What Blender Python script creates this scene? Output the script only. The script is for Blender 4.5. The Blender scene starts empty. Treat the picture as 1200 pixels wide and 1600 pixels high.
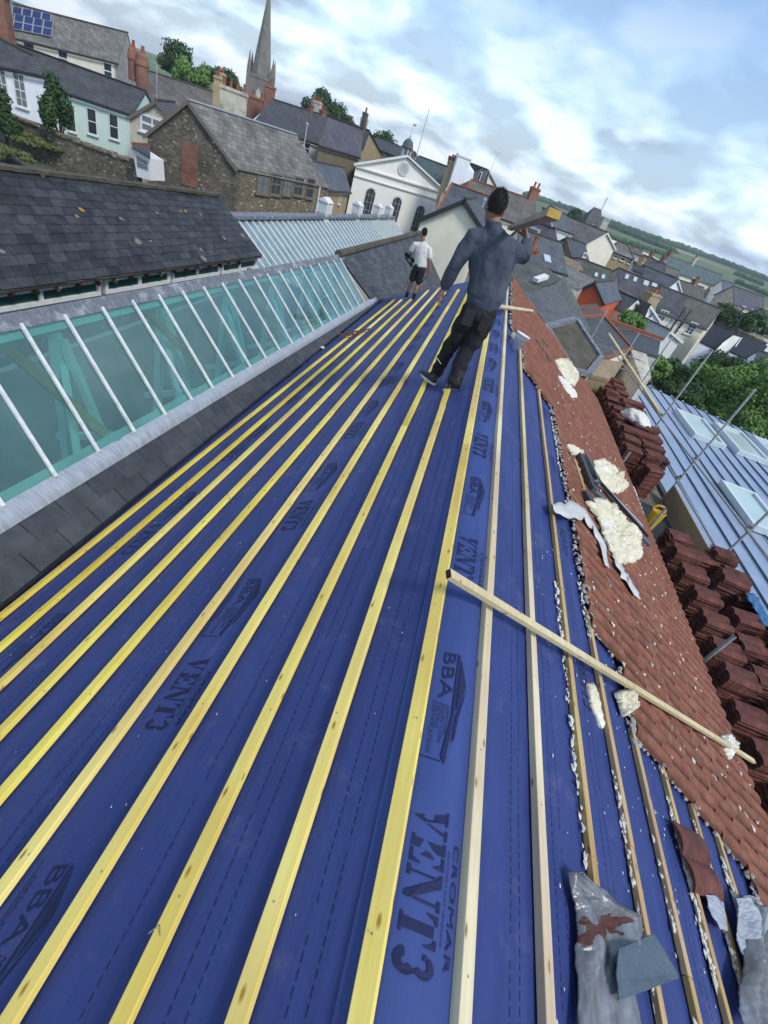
import bpy, bmesh, math, random
from mathutils import Vector, Matrix, noise
R = math.radians
random.seed(7)
SC = bpy.context.scene
COL = SC.collection
V = Vector

# ---------------------------------------------------------------- camera
F_PX = 725.0
RM = Matrix(((0.93048837, -0.36623492, 0.00796093),
             (0.22461002, 0.55322666, -0.80217866),
             (0.28938164, 0.74820602, 0.59703101)))
cam_d = bpy.data.cameras.new('camera')
cam_d.sensor_fit = 'VERTICAL'; cam_d.sensor_height = 36.0
cam_d.lens = 36.0 * F_PX / 1600.0
cam_d.clip_start = 0.05; cam_d.clip_end = 6000
cam = bpy.data.objects.new('camera', cam_d); COL.objects.link(cam)
cam.matrix_world = RM.to_4x4()
SC.camera = cam

# ---------------------------------------------------------------- light
SUN_EL, SUN_AZ = 50.0, 126.0          # azimuth clockwise from +Y : light comes from the right and a little behind
w = bpy.data.worlds.new('World'); SC.world = w; w.use_nodes = True
nt = w.node_tree; nt.nodes.clear()
def N(nt, t, **kw):
    n = nt.nodes.new(t)
    for k, v in kw.items():
        if k == 'i':
            for a, b in v.items(): n.inputs[a].default_value = b
        else: setattr(n, k, v)
    return n
out = N(nt, 'ShaderNodeOutputWorld')
bg = N(nt, 'ShaderNodeBackground'); bg.inputs['Strength'].default_value = 0.14
sky = N(nt, 'ShaderNodeTexSky', sky_type='NISHITA', sun_disc=False, sun_elevation=R(SUN_EL), sun_rotation=R(SUN_AZ))
sky.air_density = 1.0; sky.dust_density = 0.0; sky.ozone_density = 3.0
tc = N(nt, 'ShaderNodeTexCoord')
sep = N(nt, 'ShaderNodeSeparateXYZ'); nt.links.new(tc.outputs['Generated'], sep.inputs[0])
zz = N(nt, 'ShaderNodeMath', operation='ADD', i={1: 0.34}); nt.links.new(sep.outputs['Z'], zz.inputs[0])
zm = N(nt, 'ShaderNodeMath', operation='MAXIMUM', i={1: 0.05}); nt.links.new(zz.outputs[0], zm.inputs[0])
dx = N(nt, 'ShaderNodeMath', operation='DIVIDE'); nt.links.new(sep.outputs['X'], dx.inputs[0]); nt.links.new(zm.outputs[0], dx.inputs[1])
dy = N(nt, 'ShaderNodeMath', operation='DIVIDE'); nt.links.new(sep.outputs['Y'], dy.inputs[0]); nt.links.new(zm.outputs[0], dy.inputs[1])
cmb = N(nt, 'ShaderNodeCombineXYZ'); nt.links.new(dx.outputs[0], cmb.inputs[0]); nt.links.new(dy.outputs[0], cmb.inputs[1])
n1 = N(nt, 'ShaderNodeTexNoise', i={'Scale': 1.3, 'Detail': 7.0, 'Roughness': 0.53, 'Distortion': 0.3}); nt.links.new(cmb.outputs[0], n1.inputs['Vector'])
n2 = N(nt, 'ShaderNodeTexNoise', i={'Scale': 3.4, 'Detail': 7.0, 'Roughness': 0.5, 'Distortion': 0.25}); nt.links.new(cmb.outputs[0], n2.inputs['Vector'])
cr = N(nt, 'ShaderNodeValToRGB'); cr.color_ramp.elements[0].position = 0.45; cr.color_ramp.elements[1].position = 0.62
nt.links.new(n1.outputs['Fac'], cr.inputs[0])
cr2 = N(nt, 'ShaderNodeValToRGB')
e = cr2.color_ramp.elements
e[0].position = 0.41; e[0].color = (2.4, 3.0, 3.9, 1)
e[1].position = 0.59; e[1].color = (6.6, 7.0, 7.4, 1)
m_ = e.new(0.50); m_.color = (4.0, 5.1, 6.3, 1)
nt.links.new(n2.outputs['Fac'], cr2.inputs[0])
mx = N(nt, 'ShaderNodeMix', data_type='RGBA')
hz_ = N(nt, 'ShaderNodeMapRange', i={'From Min': 0.0, 'From Max': 0.30, 'To Min': 0.92, 'To Max': 0.0}); nt.links.new(sep.outputs['Z'], hz_.inputs[0])
mxx_ = N(nt, 'ShaderNodeMath', operation='MAXIMUM'); nt.links.new(cr.outputs[0], mxx_.inputs[0]); nt.links.new(hz_.outputs[0], mxx_.inputs[1])
nt.links.new(mxx_.outputs[0], mx.inputs[0])
nt.links.new(sky.outputs[0], mx.inputs[6]); nt.links.new(cr2.outputs[0], mx.inputs[7])
nt.links.new(mx.outputs[2], bg.inputs[0]); nt.links.new(bg.outputs[0], out.inputs[0])

sl = bpy.data.lights.new('sun', 'SUN'); sl.energy = 2.0; sl.angle = R(14); sl.color = (1.0, 0.965, 0.91)
so = bpy.data.objects.new('sun', sl); COL.objects.link(so)
az, el = R(SUN_AZ), R(SUN_EL)
sd = V((math.sin(az)*math.cos(el), math.cos(az)*math.cos(el), math.sin(el)))
so.rotation_euler = sd.to_track_quat('Z', 'Y').to_euler()
so.location = sd*60
SC.view_settings.view_transform = 'Standard'; SC.view_settings.look = 'None'
SC.view_settings.gamma = 1; SC.view_settings.exposure = 0.42
SC.cycles.max_bounces = 6; SC.cycles.transparent_max_bounces = 12

# ---------------------------------------------------------------- surveying helpers (photo bearing -> place)
def W(p):
    return RM @ V((p[0]-600.0, 800.0-p[1], -F_PX))
def atY(p, Y): d = W(p); return d*(Y/d.y)
def atX(p, X): d = W(p); return d*(X/d.x)
def atZ(p, Z): d = W(p); return d*(Z/d.z)
def atP(p, q, n):
    d = W(p); return d*(n.dot(q)/n.dot(d))

# ---------------------------------------------------------------- materials
MATS = {}
def newmat(name):
    m = bpy.data.materials.new(name); m.use_nodes = True
    t = m.node_tree; b = t.nodes['Principled BSDF']; MATS[name] = m
    return m, t, b
def c4(c): return (c[0], c[1], c[2], 1)
def pm(name, c1, c2=None, scale=6.0, rough=0.8, bump=0.15, fine=60.0, stretch=(1, 1, 1), metal=0.0, spec=0.3, coord='Object', c3=None, s3=1.2, t3=(0.52, 0.66), bdist=0.01, rvar=0.0):
    m, t, b = newmat(name)
    c2 = c2 or tuple(x*0.75 for x in c1)
    co = N(t, 'ShaderNodeTexCoord'); mp = N(t, 'ShaderNodeMapping'); mp.inputs['Scale'].default_value = stretch
    t.links.new(co.outputs[coord], mp.inputs[0])
    a = N(t, 'ShaderNodeTexNoise', i={'Scale': scale, 'Detail': 6.0, 'Roughness': 0.62}); t.links.new(mp.outputs[0], a.inputs['Vector'])
    r = N(t, 'ShaderNodeValToRGB'); r.color_ramp.elements[0].position = 0.32; r.color_ramp.elements[1].position = 0.68
    r.color_ramp.elements[0].color = c4(c1); r.color_ramp.elements[1].color = c4(c2); t.links.new(a.outputs['Fac'], r.inputs[0])
    last = r.outputs[0]
    if c3:
        a3 = N(t, 'ShaderNodeTexNoise', i={'Scale': s3, 'Detail': 8.0, 'Roughness': 0.7}); t.links.new(co.outputs[coord], a3.inputs['Vector'])
        r3 = N(t, 'ShaderNodeValToRGB'); r3.color_ramp.elements[0].position = t3[0]; r3.color_ramp.elements[1].position = t3[1]; t.links.new(a3.outputs['Fac'], r3.inputs[0])
        mm = N(t, 'ShaderNodeMix', data_type='RGBA'); t.links.new(r3.outputs[0], mm.inputs[0]); t.links.new(last, mm.inputs[6]); mm.inputs[7].default_value = c4(c3); last = mm.outputs[2]
    t.links.new(last, b.inputs['Base Color'])
    b.inputs['Roughness'].default_value = rough; b.inputs['Metallic'].default_value = metal
    b.inputs['Specular IOR Level'].default_value = spec
    f = N(t, 'ShaderNodeTexNoise', i={'Scale': fine, 'Detail': 5.0}); t.links.new(mp.outputs[0], f.inputs['Vector'])
    bp = N(t, 'ShaderNodeBump', i={'Strength': bump, 'Distance': bdist}); t.links.new(f.outputs['Fac'], bp.inputs['Height']); t.links.new(bp.outputs[0], b.inputs['Normal'])
    return m
def slate(name, c1, c2, mortar=None, bw=0.30, bh=0.22, rough=0.6, moss=None, blotch=(0.55, 0.75), bump=0.5, msz=0.012):
    m, t, b = newmat(name)
    mortar = mortar or tuple(x*0.35 for x in c1)
    co = N(t, 'ShaderNodeTexCoord')
    br = N(t, 'ShaderNodeTexBrick'); br.offset = 0.5
    for k, v in {'Color1': c4(c1), 'Color2': c4(c2), 'Mortar': c4(mortar), 'Scale': 1.0, 'Mortar Size': msz, 'Mortar Smooth': 0.3, 'Bias': 0.0, 'Brick Width': bw, 'Row Height': bh}.items(): br.inputs[k].default_value = v
    t.links.new(co.outputs['UV'], br.inputs['Vector'])
    a = N(t, 'ShaderNodeTexNoise', i={'Scale': 0.9, 'Detail': 9.0, 'Roughness': 0.68}); t.links.new(co.outputs['Object'], a.inputs['Vector'])
    r = N(t, 'ShaderNodeValToRGB'); r.color_ramp.elements[0].position = 0.3; r.color_ramp.elements[1].position = 0.7
    r.color_ramp.elements[0].color = (0.62, 0.62, 0.62, 1); r.color_ramp.elements[1].color = (1.35, 1.35, 1.35, 1); t.links.new(a.outputs['Fac'], r.inputs[0])
    mm = N(t, 'ShaderNodeMix', data_type='RGBA', blend_type='MULTIPLY'); mm.inputs[0].default_value = 1
    t.links.new(br.outputs['Color'], mm.inputs[6]); t.links.new(r.outputs[0], mm.inputs[7]); last = mm.outputs[2]
    if moss:
        a3 = N(t, 'ShaderNodeTexNoise', i={'Scale': 2.6, 'Detail': 9.0, 'Roughness': 0.75}); t.links.new(co.outputs['Object'], a3.inputs['Vector'])
        r3 = N(t, 'ShaderNodeValToRGB'); r3.color_ramp.elements[0].position = blotch[0]; r3.color_ramp.elements[1].position = blotch[1]; t.links.new(a3.outputs['Fac'], r3.inputs[0])
        m3 = N(t, 'ShaderNodeMix', data_type='RGBA'); t.links.new(r3.outputs[0], m3.inputs[0]); t.links.new(last, m3.inputs[6]); m3.inputs[7].default_value = c4(moss); last = m3.outputs[2]
    t.links.new(last, b.inputs['Base Color']); b.inputs['Roughness'].default_value = rough; b.inputs['Specular IOR Level'].default_value = 0.3
    bp = N(t, 'ShaderNodeBump', i={'Strength': bump, 'Distance': 0.02}); t.links.new(br.outputs['Fac'], bp.inputs['Height']); bp.invert = True
    t.links.new(bp.outputs[0], b.inputs['Normal'])
    return m
def stone(name, c1, c2, c3, scale=4.5, rough=0.9, coord='Object'):
    m, t, b = newmat(name)
    co = N(t, 'ShaderNodeTexCoord')
    mp = N(t, 'ShaderNodeMapping'); mp.inputs['Scale'].default_value = (1, 1, 1.8); t.links.new(co.outputs[coord], mp.inputs[0])
    v = N(t, 'ShaderNodeTexVoronoi', i={'Scale': scale}); t.links.new(mp.outputs[0], v.inputs['Vector'])
    ve = N(t, 'ShaderNodeTexVoronoi', feature='DISTANCE_TO_EDGE', i={'Scale': scale}); t.links.new(mp.outputs[0], ve.inputs['Vector'])
    sp = N(t, 'ShaderNodeSeparateColor'); t.links.new(v.outputs['Color'], sp.inputs[0])
    r = N(t, 'ShaderNodeValToRGB'); r.color_ramp.elements[0].color = c4(c1); r.color_ramp.elements[1].color = c4(c2)
    q = r.color_ramp.elements.new(0.93); q.color = c4(c2); q2 = r.color_ramp.elements.new(0.97); q2.color = (min(1, c2[0]*2.6), min(1, c2[1]*2.6), min(1, c2[2]*2.6), 1)
    t.links.new(sp.outputs[0], r.inputs[0])
    re = N(t, 'ShaderNodeValToRGB'); re.color_ramp.elements[0].position = 0.02; re.color_ramp.elements[1].position = 0.09; t.links.new(ve.outputs['Distance'], re.inputs[0])
    mm = N(t, 'ShaderNodeMix', data_type='RGBA'); t.links.new(re.outputs[0], mm.inputs[0]); mm.inputs[6].default_value = c4(c3); t.links.new(r.outputs[0], mm.inputs[7])
    a = N(t, 'ShaderNodeTexNoise', i={'Scale': 0.8, 'Detail': 7.0, 'Roughness': 0.7}); t.links.new(co.outputs['Object'], a.inputs['Vector'])
    ra = N(t, 'ShaderNodeValToRGB'); ra.color_ramp.elements[0].position = .3; ra.color_ramp.elements[1].position = .7; ra.color_ramp.elements[0].color = (.6, .6, .6, 1); ra.color_ramp.elements[1].color = (1.3, 1.25, 1.15, 1); t.links.new(a.outputs['Fac'], ra.inputs[0])
    m2 = N(t, 'ShaderNodeMix', data_type='RGBA', blend_type='MULTIPLY'); m2.inputs[0].default_value = 1; t.links.new(mm.outputs[2], m2.inputs[6]); t.links.new(ra.outputs[0], m2.inputs[7])
    t.links.new(m2.outputs[2], b.inputs['Base Color']); b.inputs['Roughness'].default_value = rough
    bp = N(t, 'ShaderNodeBump', i={'Strength': 0.6, 'Distance': 0.03}); t.links.new(re.outputs[0], bp.inputs['Height']); t.links.new(bp.outputs[0], b.inputs['Normal'])
    return m
def brick(name, c1, c2, mortar, rough=0.85):
    m = slate(name, c1, c2, mortar, bw=0.225, bh=0.075, rough=rough, bump=0.4, msz=0.010); return m
def wood(name, c1, c2, knots=True):
    m, t, b = newmat(name)
    co = N(t, 'ShaderNodeTexCoord'); mp = N(t, 'ShaderNodeMapping'); mp.inputs['Scale'].default_value = (1.0, 0.045, 1.0)
    t.links.new(co.outputs['Object'], mp.inputs[0])
    oi = N(t, 'ShaderNodeObjectInfo')
    ad = N(t, 'ShaderNodeVectorMath', operation='ADD'); sc_ = N(t, 'ShaderNodeVectorMath', operation='SCALE'); sc_.inputs['Scale'].default_value = 37.0
    cb = N(t, 'ShaderNodeCombineXYZ'); t.links.new(oi.outputs['Random'], cb.inputs[0]); t.links.new(oi.outputs['Random'], cb.inputs[1]); t.links.new(oi.outputs['Random'], cb.inputs[2])
    t.links.new(cb.outputs[0], sc_.inputs[0]); t.links.new(mp.outputs[0], ad.inputs[0]); t.links.new(sc_.outputs[0], ad.inputs[1])
    g = N(t, 'ShaderNodeTexNoise', i={'Scale': 38.0, 'Detail': 7.0, 'Roughness': 0.65, 'Distortion': 0.8}); t.links.new(ad.outputs[0], g.inputs['Vector'])
    r = N(t, 'ShaderNodeValToRGB'); r.color_ramp.elements[0].position = 0.3; r.color_ramp.elements[1].position = 0.72
    r.color_ramp.elements[0].color = c4(c1); r.color_ramp.elements[1].color = c4(c2); t.links.new(g.outputs['Fac'], r.inputs[0]); last = r.outputs[0]
    # broad tone change along the stick
    mp3 = N(t, 'ShaderNodeVectorMath', operation='ADD'); t.links.new(co.outputs['Object'], mp3.inputs[0]); t.links.new(sc_.outputs[0], mp3.inputs[1])
    g2 = N(t, 'ShaderNodeTexNoise', i={'Scale': 1.1, 'Detail': 3.0}); t.links.new(mp3.outputs[0], g2.inputs['Vector'])
    rr = N(t, 'ShaderNodeValToRGB'); rr.color_ramp.elements[0].position = .35; rr.color_ramp.elements[1].position = .65; rr.color_ramp.elements[0].color = (.84, .76, .74, 1); rr.color_ramp.elements[1].color = (1.08, 1.1, 1.12, 1); t.links.new(g2.outputs['Fac'], rr.inputs[0])
    m2 = N(t, 'ShaderNodeMix', data_type='RGBA', blend_type='MULTIPLY'); m2.inputs[0].default_value = 1; t.links.new(last, m2.inputs[6]); t.links.new(rr.outputs[0], m2.inputs[7]); last = m2.outputs[2]
    hs_ = N(t, 'ShaderNodeHueSaturation'); r1 = N(t, 'ShaderNodeMapRange', i={'To Min': .88, 'To Max': 1.12}); r2 = N(t, 'ShaderNodeMapRange', i={'From Min': 1.0, 'From Max': 0.0, 'To Min': .90, 'To Max': 1.04}); r3_ = N(t, 'ShaderNodeMapRange', i={'To Min': .488, 'To Max': .502})
    for q_ in (r1, r2, r3_): t.links.new(oi.outputs['Random'], q_.inputs[0])
    t.links.new(r1.outputs[0], hs_.inputs['Saturation']); t.links.new(r2.outputs[0], hs_.inputs['Value']); t.links.new(r3_.outputs[0], hs_.inputs['Hue']); t.links.new(last, hs_.inputs['Color']); last = hs_.outputs[0]
    if knots:
        mk = N(t, 'ShaderNodeMapping'); mk.inputs['Scale'].default_value = (4.6, 12.0, 0.0); t.links.new(co.outputs['UV'], mk.inputs[0])
        ak = N(t, 'ShaderNodeVectorMath', operation='ADD'); t.links.new(mk.outputs[0], ak.inputs[0]); t.links.new(sc_.outputs[0], ak.inputs[1])
        vo = N(t, 'ShaderNodeTexVoronoi', voronoi_dimensions='2D', i={'Scale': 1.0}); t.links.new(ak.outputs[0], vo.inputs['Vector'])
        mk2 = N(t, 'ShaderNodeValToRGB'); mk2.color_ramp.elements[0].position = 0.04; mk2.color_ramp.elements[1].position = 0.105
        mk2.color_ramp.elements[0].color = (1, 1, 1, 1); mk2.color_ramp.elements[1].color = (0, 0, 0, 1); t.links.new(vo.outputs['Distance'], mk2.inputs[0])
        rg = N(t, 'ShaderNodeMath', operation='MULTIPLY', i={1: 46.0}); t.links.new(vo.outputs['Distance'], rg.inputs[0]); rs = N(t, 'ShaderNodeMath', operation='SINE'); t.links.new(rg.outputs[0], rs.inputs[0])
        gt_ = N(t, 'ShaderNodeSeparateColor'); t.links.new(vo.outputs['Color'], gt_.inputs[0]); gg = N(t, 'ShaderNodeMath', operation='GREATER_THAN', i={1: .45}); t.links.new(gt_.outputs[0], gg.inputs[0])
        km = N(t, 'ShaderNodeMath', operation='MULTIPLY'); t.links.new(mk2.outputs[0], km.inputs[0]); t.links.new(gg.outputs[0], km.inputs[1])
        m3 = N(t, 'ShaderNodeMix', data_type='RGBA'); t.links.new(km.outputs[0], m3.inputs[0]); t.links.new(last, m3.inputs[6]); m3.inputs[7].default_value = c4((c1[0]*.50, c1[1]*.36, c1[2]*.30)); last = m3.outputs[2]
    t.links.new(last, b.inputs['Base Color']); b.inputs['Roughness'].default_value = 0.62; b.inputs['Specular IOR Level'].default_value = 0.3
    bp = N(t, 'ShaderNodeBump', i={'Strength': 0.25, 'Distance': 0.002}); t.links.new(g.outputs['Fac'], bp.inputs['Height']); t.links.new(bp.outputs[0], b.inputs['Normal'])
    return m
def glassmat(name, tint, haze, hz=0.4, rough=0.04):
    m, t, b = newmat(name); t.nodes.remove(b)
    o = t.nodes['Material Output']
    tr = N(t, 'ShaderNodeBsdfTransparent'); tr.inputs[0].default_value = c4(tint)
    df = N(t, 'ShaderNodeBsdfDiffuse')
    co = N(t, 'ShaderNodeTexCoord'); ns = N(t, 'ShaderNodeTexNoise', i={'Scale': 2.2, 'Detail': 6.0, 'Roughness': .6}); t.links.new(co.outputs['Object'], ns.inputs['Vector'])
    rr = N(t, 'ShaderNodeValToRGB'); rr.color_ramp.elements[0].position = .3; rr.color_ramp.elements[1].position = .7
    rr.color_ramp.elements[0].color = c4(tuple(x*.72 for x in haze)); rr.color_ramp.elements[1].color = c4(tuple(x*1.25 for x in haze)); t.links.new(ns.outputs['Fac'], rr.inputs[0]); t.links.new(rr.outputs[0], df.inputs[0])
    gl = N(t, 'ShaderNodeBsdfGlossy'); gl.inputs['Roughness'].default_value = rough; gl.inputs[0].default_value = (.9, .97, .97, 1)
    m1 = N(t, 'ShaderNodeMixShader'); m1.inputs[0].default_value = hz; t.links.new(tr.outputs[0], m1.inputs[1]); t.links.new(df.outputs[0], m1.inputs[2])
    lw_ = N(t, 'ShaderNodeLayerWeight', i={'Blend': .5}); pw = N(t, 'ShaderNodeMath', operation='POWER', i={1: 3.5}); t.links.new(lw_.outputs['Facing'], pw.inputs[0])
    fr = N(t, 'ShaderNodeMapRange', i={'To Min': .035, 'To Max': .75}); t.links.new(pw.outputs[0], fr.inputs[0])
    m2 = N(t, 'ShaderNodeMixShader'); t.links.new(fr.outputs[0], m2.inputs[0]); t.links.new(m1.outputs[0], m2.inputs[1]); t.links.new(gl.outputs[0], m2.inputs[2])
    t.links.new(m2.outputs[0], o.inputs[0]); return m

pm('membrane_ridge', (.047, .076, .24), (.035, .059, .195), scale=3, rough=.62, bump=.25, fine=9, stretch=(3, .5, 3), spec=.25, bdist=.01)
pm('membrane', (.034, .055, .195), (.022, .038, .150), scale=2.2, rough=.6, bump=.5, fine=5, stretch=(3.5, .45, 3.5), spec=.3, bdist=.02, c3=(.075, .082, .21), s3=5, t3=(.56, .74))
pm('print_ink', (.010, .014, .055), (.014, .02, .08), scale=30, rough=.7, bump=0)
pm('print_faint', (.008, .012, .042), (.012, .018, .06), scale=30, rough=.7, bump=0)
wood('batten_yellow', (.84, .65, .10), (.93, .80, .22))
wood('batten_pale', (.56, .47, .25), (.70, .62, .38))
wood('batten_grey', (.22, .185, .14), (.36, .31, .24))
wood('batten_old', (.42, .29, .11), (.60, .45, .2))
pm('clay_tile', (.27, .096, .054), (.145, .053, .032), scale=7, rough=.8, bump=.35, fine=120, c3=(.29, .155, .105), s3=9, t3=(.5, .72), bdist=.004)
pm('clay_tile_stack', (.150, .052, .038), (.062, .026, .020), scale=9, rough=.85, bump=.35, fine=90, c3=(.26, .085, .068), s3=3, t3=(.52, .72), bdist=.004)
pm('clay_dark', (.06, .027, .02), (.03, .015, .012), scale=9, rough=.9, bump=.3)
pm('mortar', (.46, .44, .40), (.20, .18, .16), scale=14, rough=.95, bump=.6, fine=50)
pm('foam', (.78, .74, .58), (.62, .55, .36), scale=16, rough=.85, bump=1.0, fine=60, c3=(.85, .84, .77), s3=4, bdist=.01)
pm('foam_white', (.80, .79, .72), (.62, .60, .50), scale=14, rough=.9, bump=.5, fine=80)
pm('lead_new', (.44, .47, .52), (.24, .27, .31), scale=7, rough=.5, bump=.3, fine=16, metal=.0, spec=.5, stretch=(1, 9, 1))
pm('lead_ridge', (.20, .215, .24), (.105, .115, .13), scale=14, rough=.6, bump=.35, fine=30, c3=(.34, .36, .38), s3=6, stretch=(1, 3, 1), spec=.4)
pm('lead_old', (.085, .092, .10), (.22, .235, .26), scale=7, rough=.32, bump=.2, fine=18, c3=(.14, .125, .115), s3=4, t3=(.5, .68), spec=.7, stretch=(2.5, .7, 2.5))
pm('red_paint', (.10, .035, .028), (.06, .024, .02), scale=14, rough=.6, bump=.4)
pm('dark_flashing', (.055, .085, .115), (.085, .12, .15), scale=8, rough=.42, bump=.2, spec=.5)
pm('gutter_black', (.012, .012, .014), (.03, .03, .032), scale=8, rough=.4, bump=.1, spec=.5)
pm('galv', (.50, .52, .52), (.34, .36, .36), scale=18, rough=.5, bump=.1, metal=.25, spec=.5)
pm('galv_rust', (.25, .22, .19), (.36, .36, .36), scale=8, rough=.5, bump=.2, metal=.5)
pm('white_paint', (.78, .78, .76), (.66, .66, .64), scale=9, rough=.5, bump=.05)
pm('glaze_bar', (.74, .76, .76), (.52, .54, .52), scale=16, rough=.45, bump=.15, c3=(.18, .17, .14), s3=26, t3=(.66, .72))
pm('teal_steel', (.66, .86, .80), (.58, .80, .74), scale=5, rough=.6, bump=.1)
pm('interior_dark', (.24, .29, .29), (.17, .21, .21), scale=1, rough=.95, bump=0)
pm('plain_black', (.010, .010, .012), (.018, .018, .02), scale=8, rough=.6, bump=.1)
pm('ply', (.40, .30, .18), (.30, .22, .13), scale=5, rough=.8, bump=.2, stretch=(1, .2, 1))
pm('board_old', (.23, .18, .14), (.12, .10, .085), scale=8, rough=.9, bump=.4, stretch=(4, .4, 1))
pm('rubber_mat', (.045, .048, .055), (.025, .027, .03), scale=5, rough=.8, bump=.2)
pm('yellow_plastic', (.75, .48, .02), (.66, .40, .01), scale=4, rough=.4, bump=.02, spec=.5)
pm('white_plastic', (.80, .80, .80), (.70, .70, .72), scale=5, rough=.35, bump=.02, spec=.5)
pm('tarp', (.05, .16, .33), (.09, .23, .42), scale=5, rough=.45, bump=.6, fine=12)
pm('metal_roof', (.30, .375, .49), (.38, .45, .56), scale=1.2, rough=.42, bump=.08, fine=4, spec=.5, metal=.25)
pm('seam_dark', (.05, .09, .15), (.07, .11, .17), scale=5, rough=.5, bump=0)
pm('rooflight_frame', (.66, .72, .72), (.58, .65, .65), scale=3, rough=.4, bump=.05)
pm('rooflight_glass', (.44, .56, .54), (.52, .64, .62), scale=.8, rough=.12, bump=.02, spec=.6)
pm('polythene', (.62, .61, .58), (.50, .50, .49), scale=9, rough=.35, bump=.5, fine=14, spec=.5)
hm_ = bpy.data.materials.new('haze'); hm_.use_nodes = True; MATS['haze'] = hm_
hm_.node_tree.nodes.clear(); ho_ = N(hm_.node_tree, 'ShaderNodeOutputMaterial'); hv_ = N(hm_.node_tree, 'ShaderNodeVolumePrincipled')
hv_.inputs['Color'].default_value = (.86, .92, 1, 1); hv_.inputs['Density'].default_value = .00042; hv_.inputs['Anisotropy'].default_value = .2
hm_.node_tree.links.new(hv_.outputs[0], ho_.inputs['Volume'])
slate('slate_strip', (.042, .045, .05), (.062, .067, .075), rough=.5)
def slateblock(name, c1, c2, c3=None, t3=(.63, .70), rough=.5, s3=5.0):
    m = pm(name, c1, c2, scale=3.2, rough=rough, bump=.45, fine=40, c3=c3, s3=s3, t3=t3, spec=.35, stretch=(.6, 5.0, 5.0) if False else (2.5, 2.5, .6), bdist=.006)
    return m
slateblock('slate_black', (.024, .025, .028), (.054, .056, .061), c3=(.020, .020, .021), s3=2.2, t3=(.5, .64))
slateblock('slate_grey', (.040, .043, .048), (.068, .073, .080))
slateblock('slate_far', (.034, .035, .038), (.075, .076, .078), c3=(.09, .095, .06), t3=(.56, .7))
pm('lichen', (.22, .225, .18), (.13, .135, .11), scale=30, rough=.95, bump=.3)
pm('lichen_orange', (.42, .20, .03), (.32, .16, .04), scale=30, rough=.95, bump=.3)
slate('slate_dk', (.062, .064, .070), (.082, .085, .092))
slate('slate_bl', (.088, .100, .115), (.11, .122, .138))
slate('slate_br', (.11, .10, .09), (.15, .138, .125), moss=(.17, .16, .13))
slate('slate_old', (.13, .125, .11), (.21, .20, .18), moss=(.10, .095, .06), bw=.4, bh=.3)
slate('slate_mossy', (.085, .085, .075), (.12, .118, .10), moss=(.07, .075, .04), blotch=(.48, .66))
slate('slate_purple', (.082, .076, .090), (.11, .10, .12))
slate('slate_green', (.08, .115, .105), (.10, .14, .13))
slate('slate_terra', (.20, .085, .05), (.13, .06, .04), moss=(.10, .10, .05))
pm('corrug', (.17, .175, .185), (.11, .115, .12), scale=3, rough=.7, bump=.3)
pm('mossflat', (.065, .058, .045), (.12, .105, .08), scale=2.4, rough=.95, bump=.6, fine=30, c3=(.05, .055, .028), s3=3)
pm('terracotta', (.33, .105, .05), (.22, .075, .04), scale=6, rough=.8, bump=.3)
stone('rubble', (.075, .066, .052), (.20, .175, .14), (.12, .105, .085), scale=6.5)
stone('rubble_warm', (.13, .105, .07), (.28, .23, .16), (.17, .145, .105), scale=6.0)
stone('ashlar', (.23, .21, .175), (.34, .315, .27), (.17, .155, .13), scale=1.6)
pm('spire_stone', (.24, .215, .18), (.17, .155, .135), scale=1.2, rough=.95, bump=.4, fine=4, c3=(.12, .11, .10), s3=.5, t3=(.5, .75))
brick('brick_red', (.22, .075, .045), (.30, .11, .07), (.25, .2, .16))
brick('brick_patch', (.20, .085, .055), (.26, .12, .08), (.20, .12, .09))
pm('render_white', (.86, .88, .90), (.78, .80, .83), scale=1.5, rough=.85, bump=.1, c3=(.62, .65, .67), s3=.6, t3=(.6, .85))
pm('render_cream', (.86, .80, .64), (.76, .70, .55), scale=1.2, rough=.85, bump=.1, c3=(.60, .55, .42), s3=.9, t3=(.56, .85))
pm('render_chapel', (.90, .87, .79), (.84, .81, .73), scale=.9, rough=.8, bump=.08)
pm('render_mint', (.62, .76, .68), (.54, .68, .61), scale=1.2, rough=.85, bump=.1)
pm('render_grey', (.46, .44, .40), (.36, .345, .31), scale=1.6, rough=.9, bump=.15, c3=(.19, .18, .15), s3=1.2)
pm('render_stained', (.62, .57, .46), (.42, .38, .31), scale=1.5, rough=.9, bump=.2, c3=(.16, .145, .11), s3=1.6, t3=(.5, .75))
pm('render_buff', (.44, .34, .19), (.34, .26, .15), scale=2, rough=.9, bump=.2)
pm('render_brown', (.20, .165, .10), (.15, .125, .08), scale=1.6, rough=.9, bump=.2)
pm('render_orange', (.62, .13, .045), (.54, .11, .04), scale=1.5, rough=.8, bump=.08)
pm('pane', (.030, .038, .045), (.05, .06, .07), scale=2, rough=.08, bump=0, spec=.7)
pm('pane_green', (.012, .05, .042), (.02, .075, .065), scale=2, rough=.1, bump=0, spec=.6)
pm('pane_pale', (.20, .22, .22), (.13, .15, .15), scale=4, rough=.15, bump=0, spec=.6)
pm('solar', (.012, .022, .085), (.016, .03, .11), scale=2, rough=.15, bump=0, spec=.7)
pm('alu', (.55, .57, .6), (.46, .48, .5), scale=5, rough=.35, bump=0, metal=.3)
pm('green_leaf', (.105, .20, .040), (.16, .28, .065), scale=2.2, rough=.6, bump=0, spec=.2)
pm('green_leaf_dk', (.028, .065, .022), (.055, .11, .032), scale=1.5, rough=.6, bump=0, spec=.2)
pm('green_leaf_ylw', (.085, .11, .035), (.14, .155, .06), scale=2, rough=.6, bump=0, spec=.2)
pm('bark', (.09, .07, .05), (.05, .04, .03), scale=9, rough=.95, bump=.5)
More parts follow.
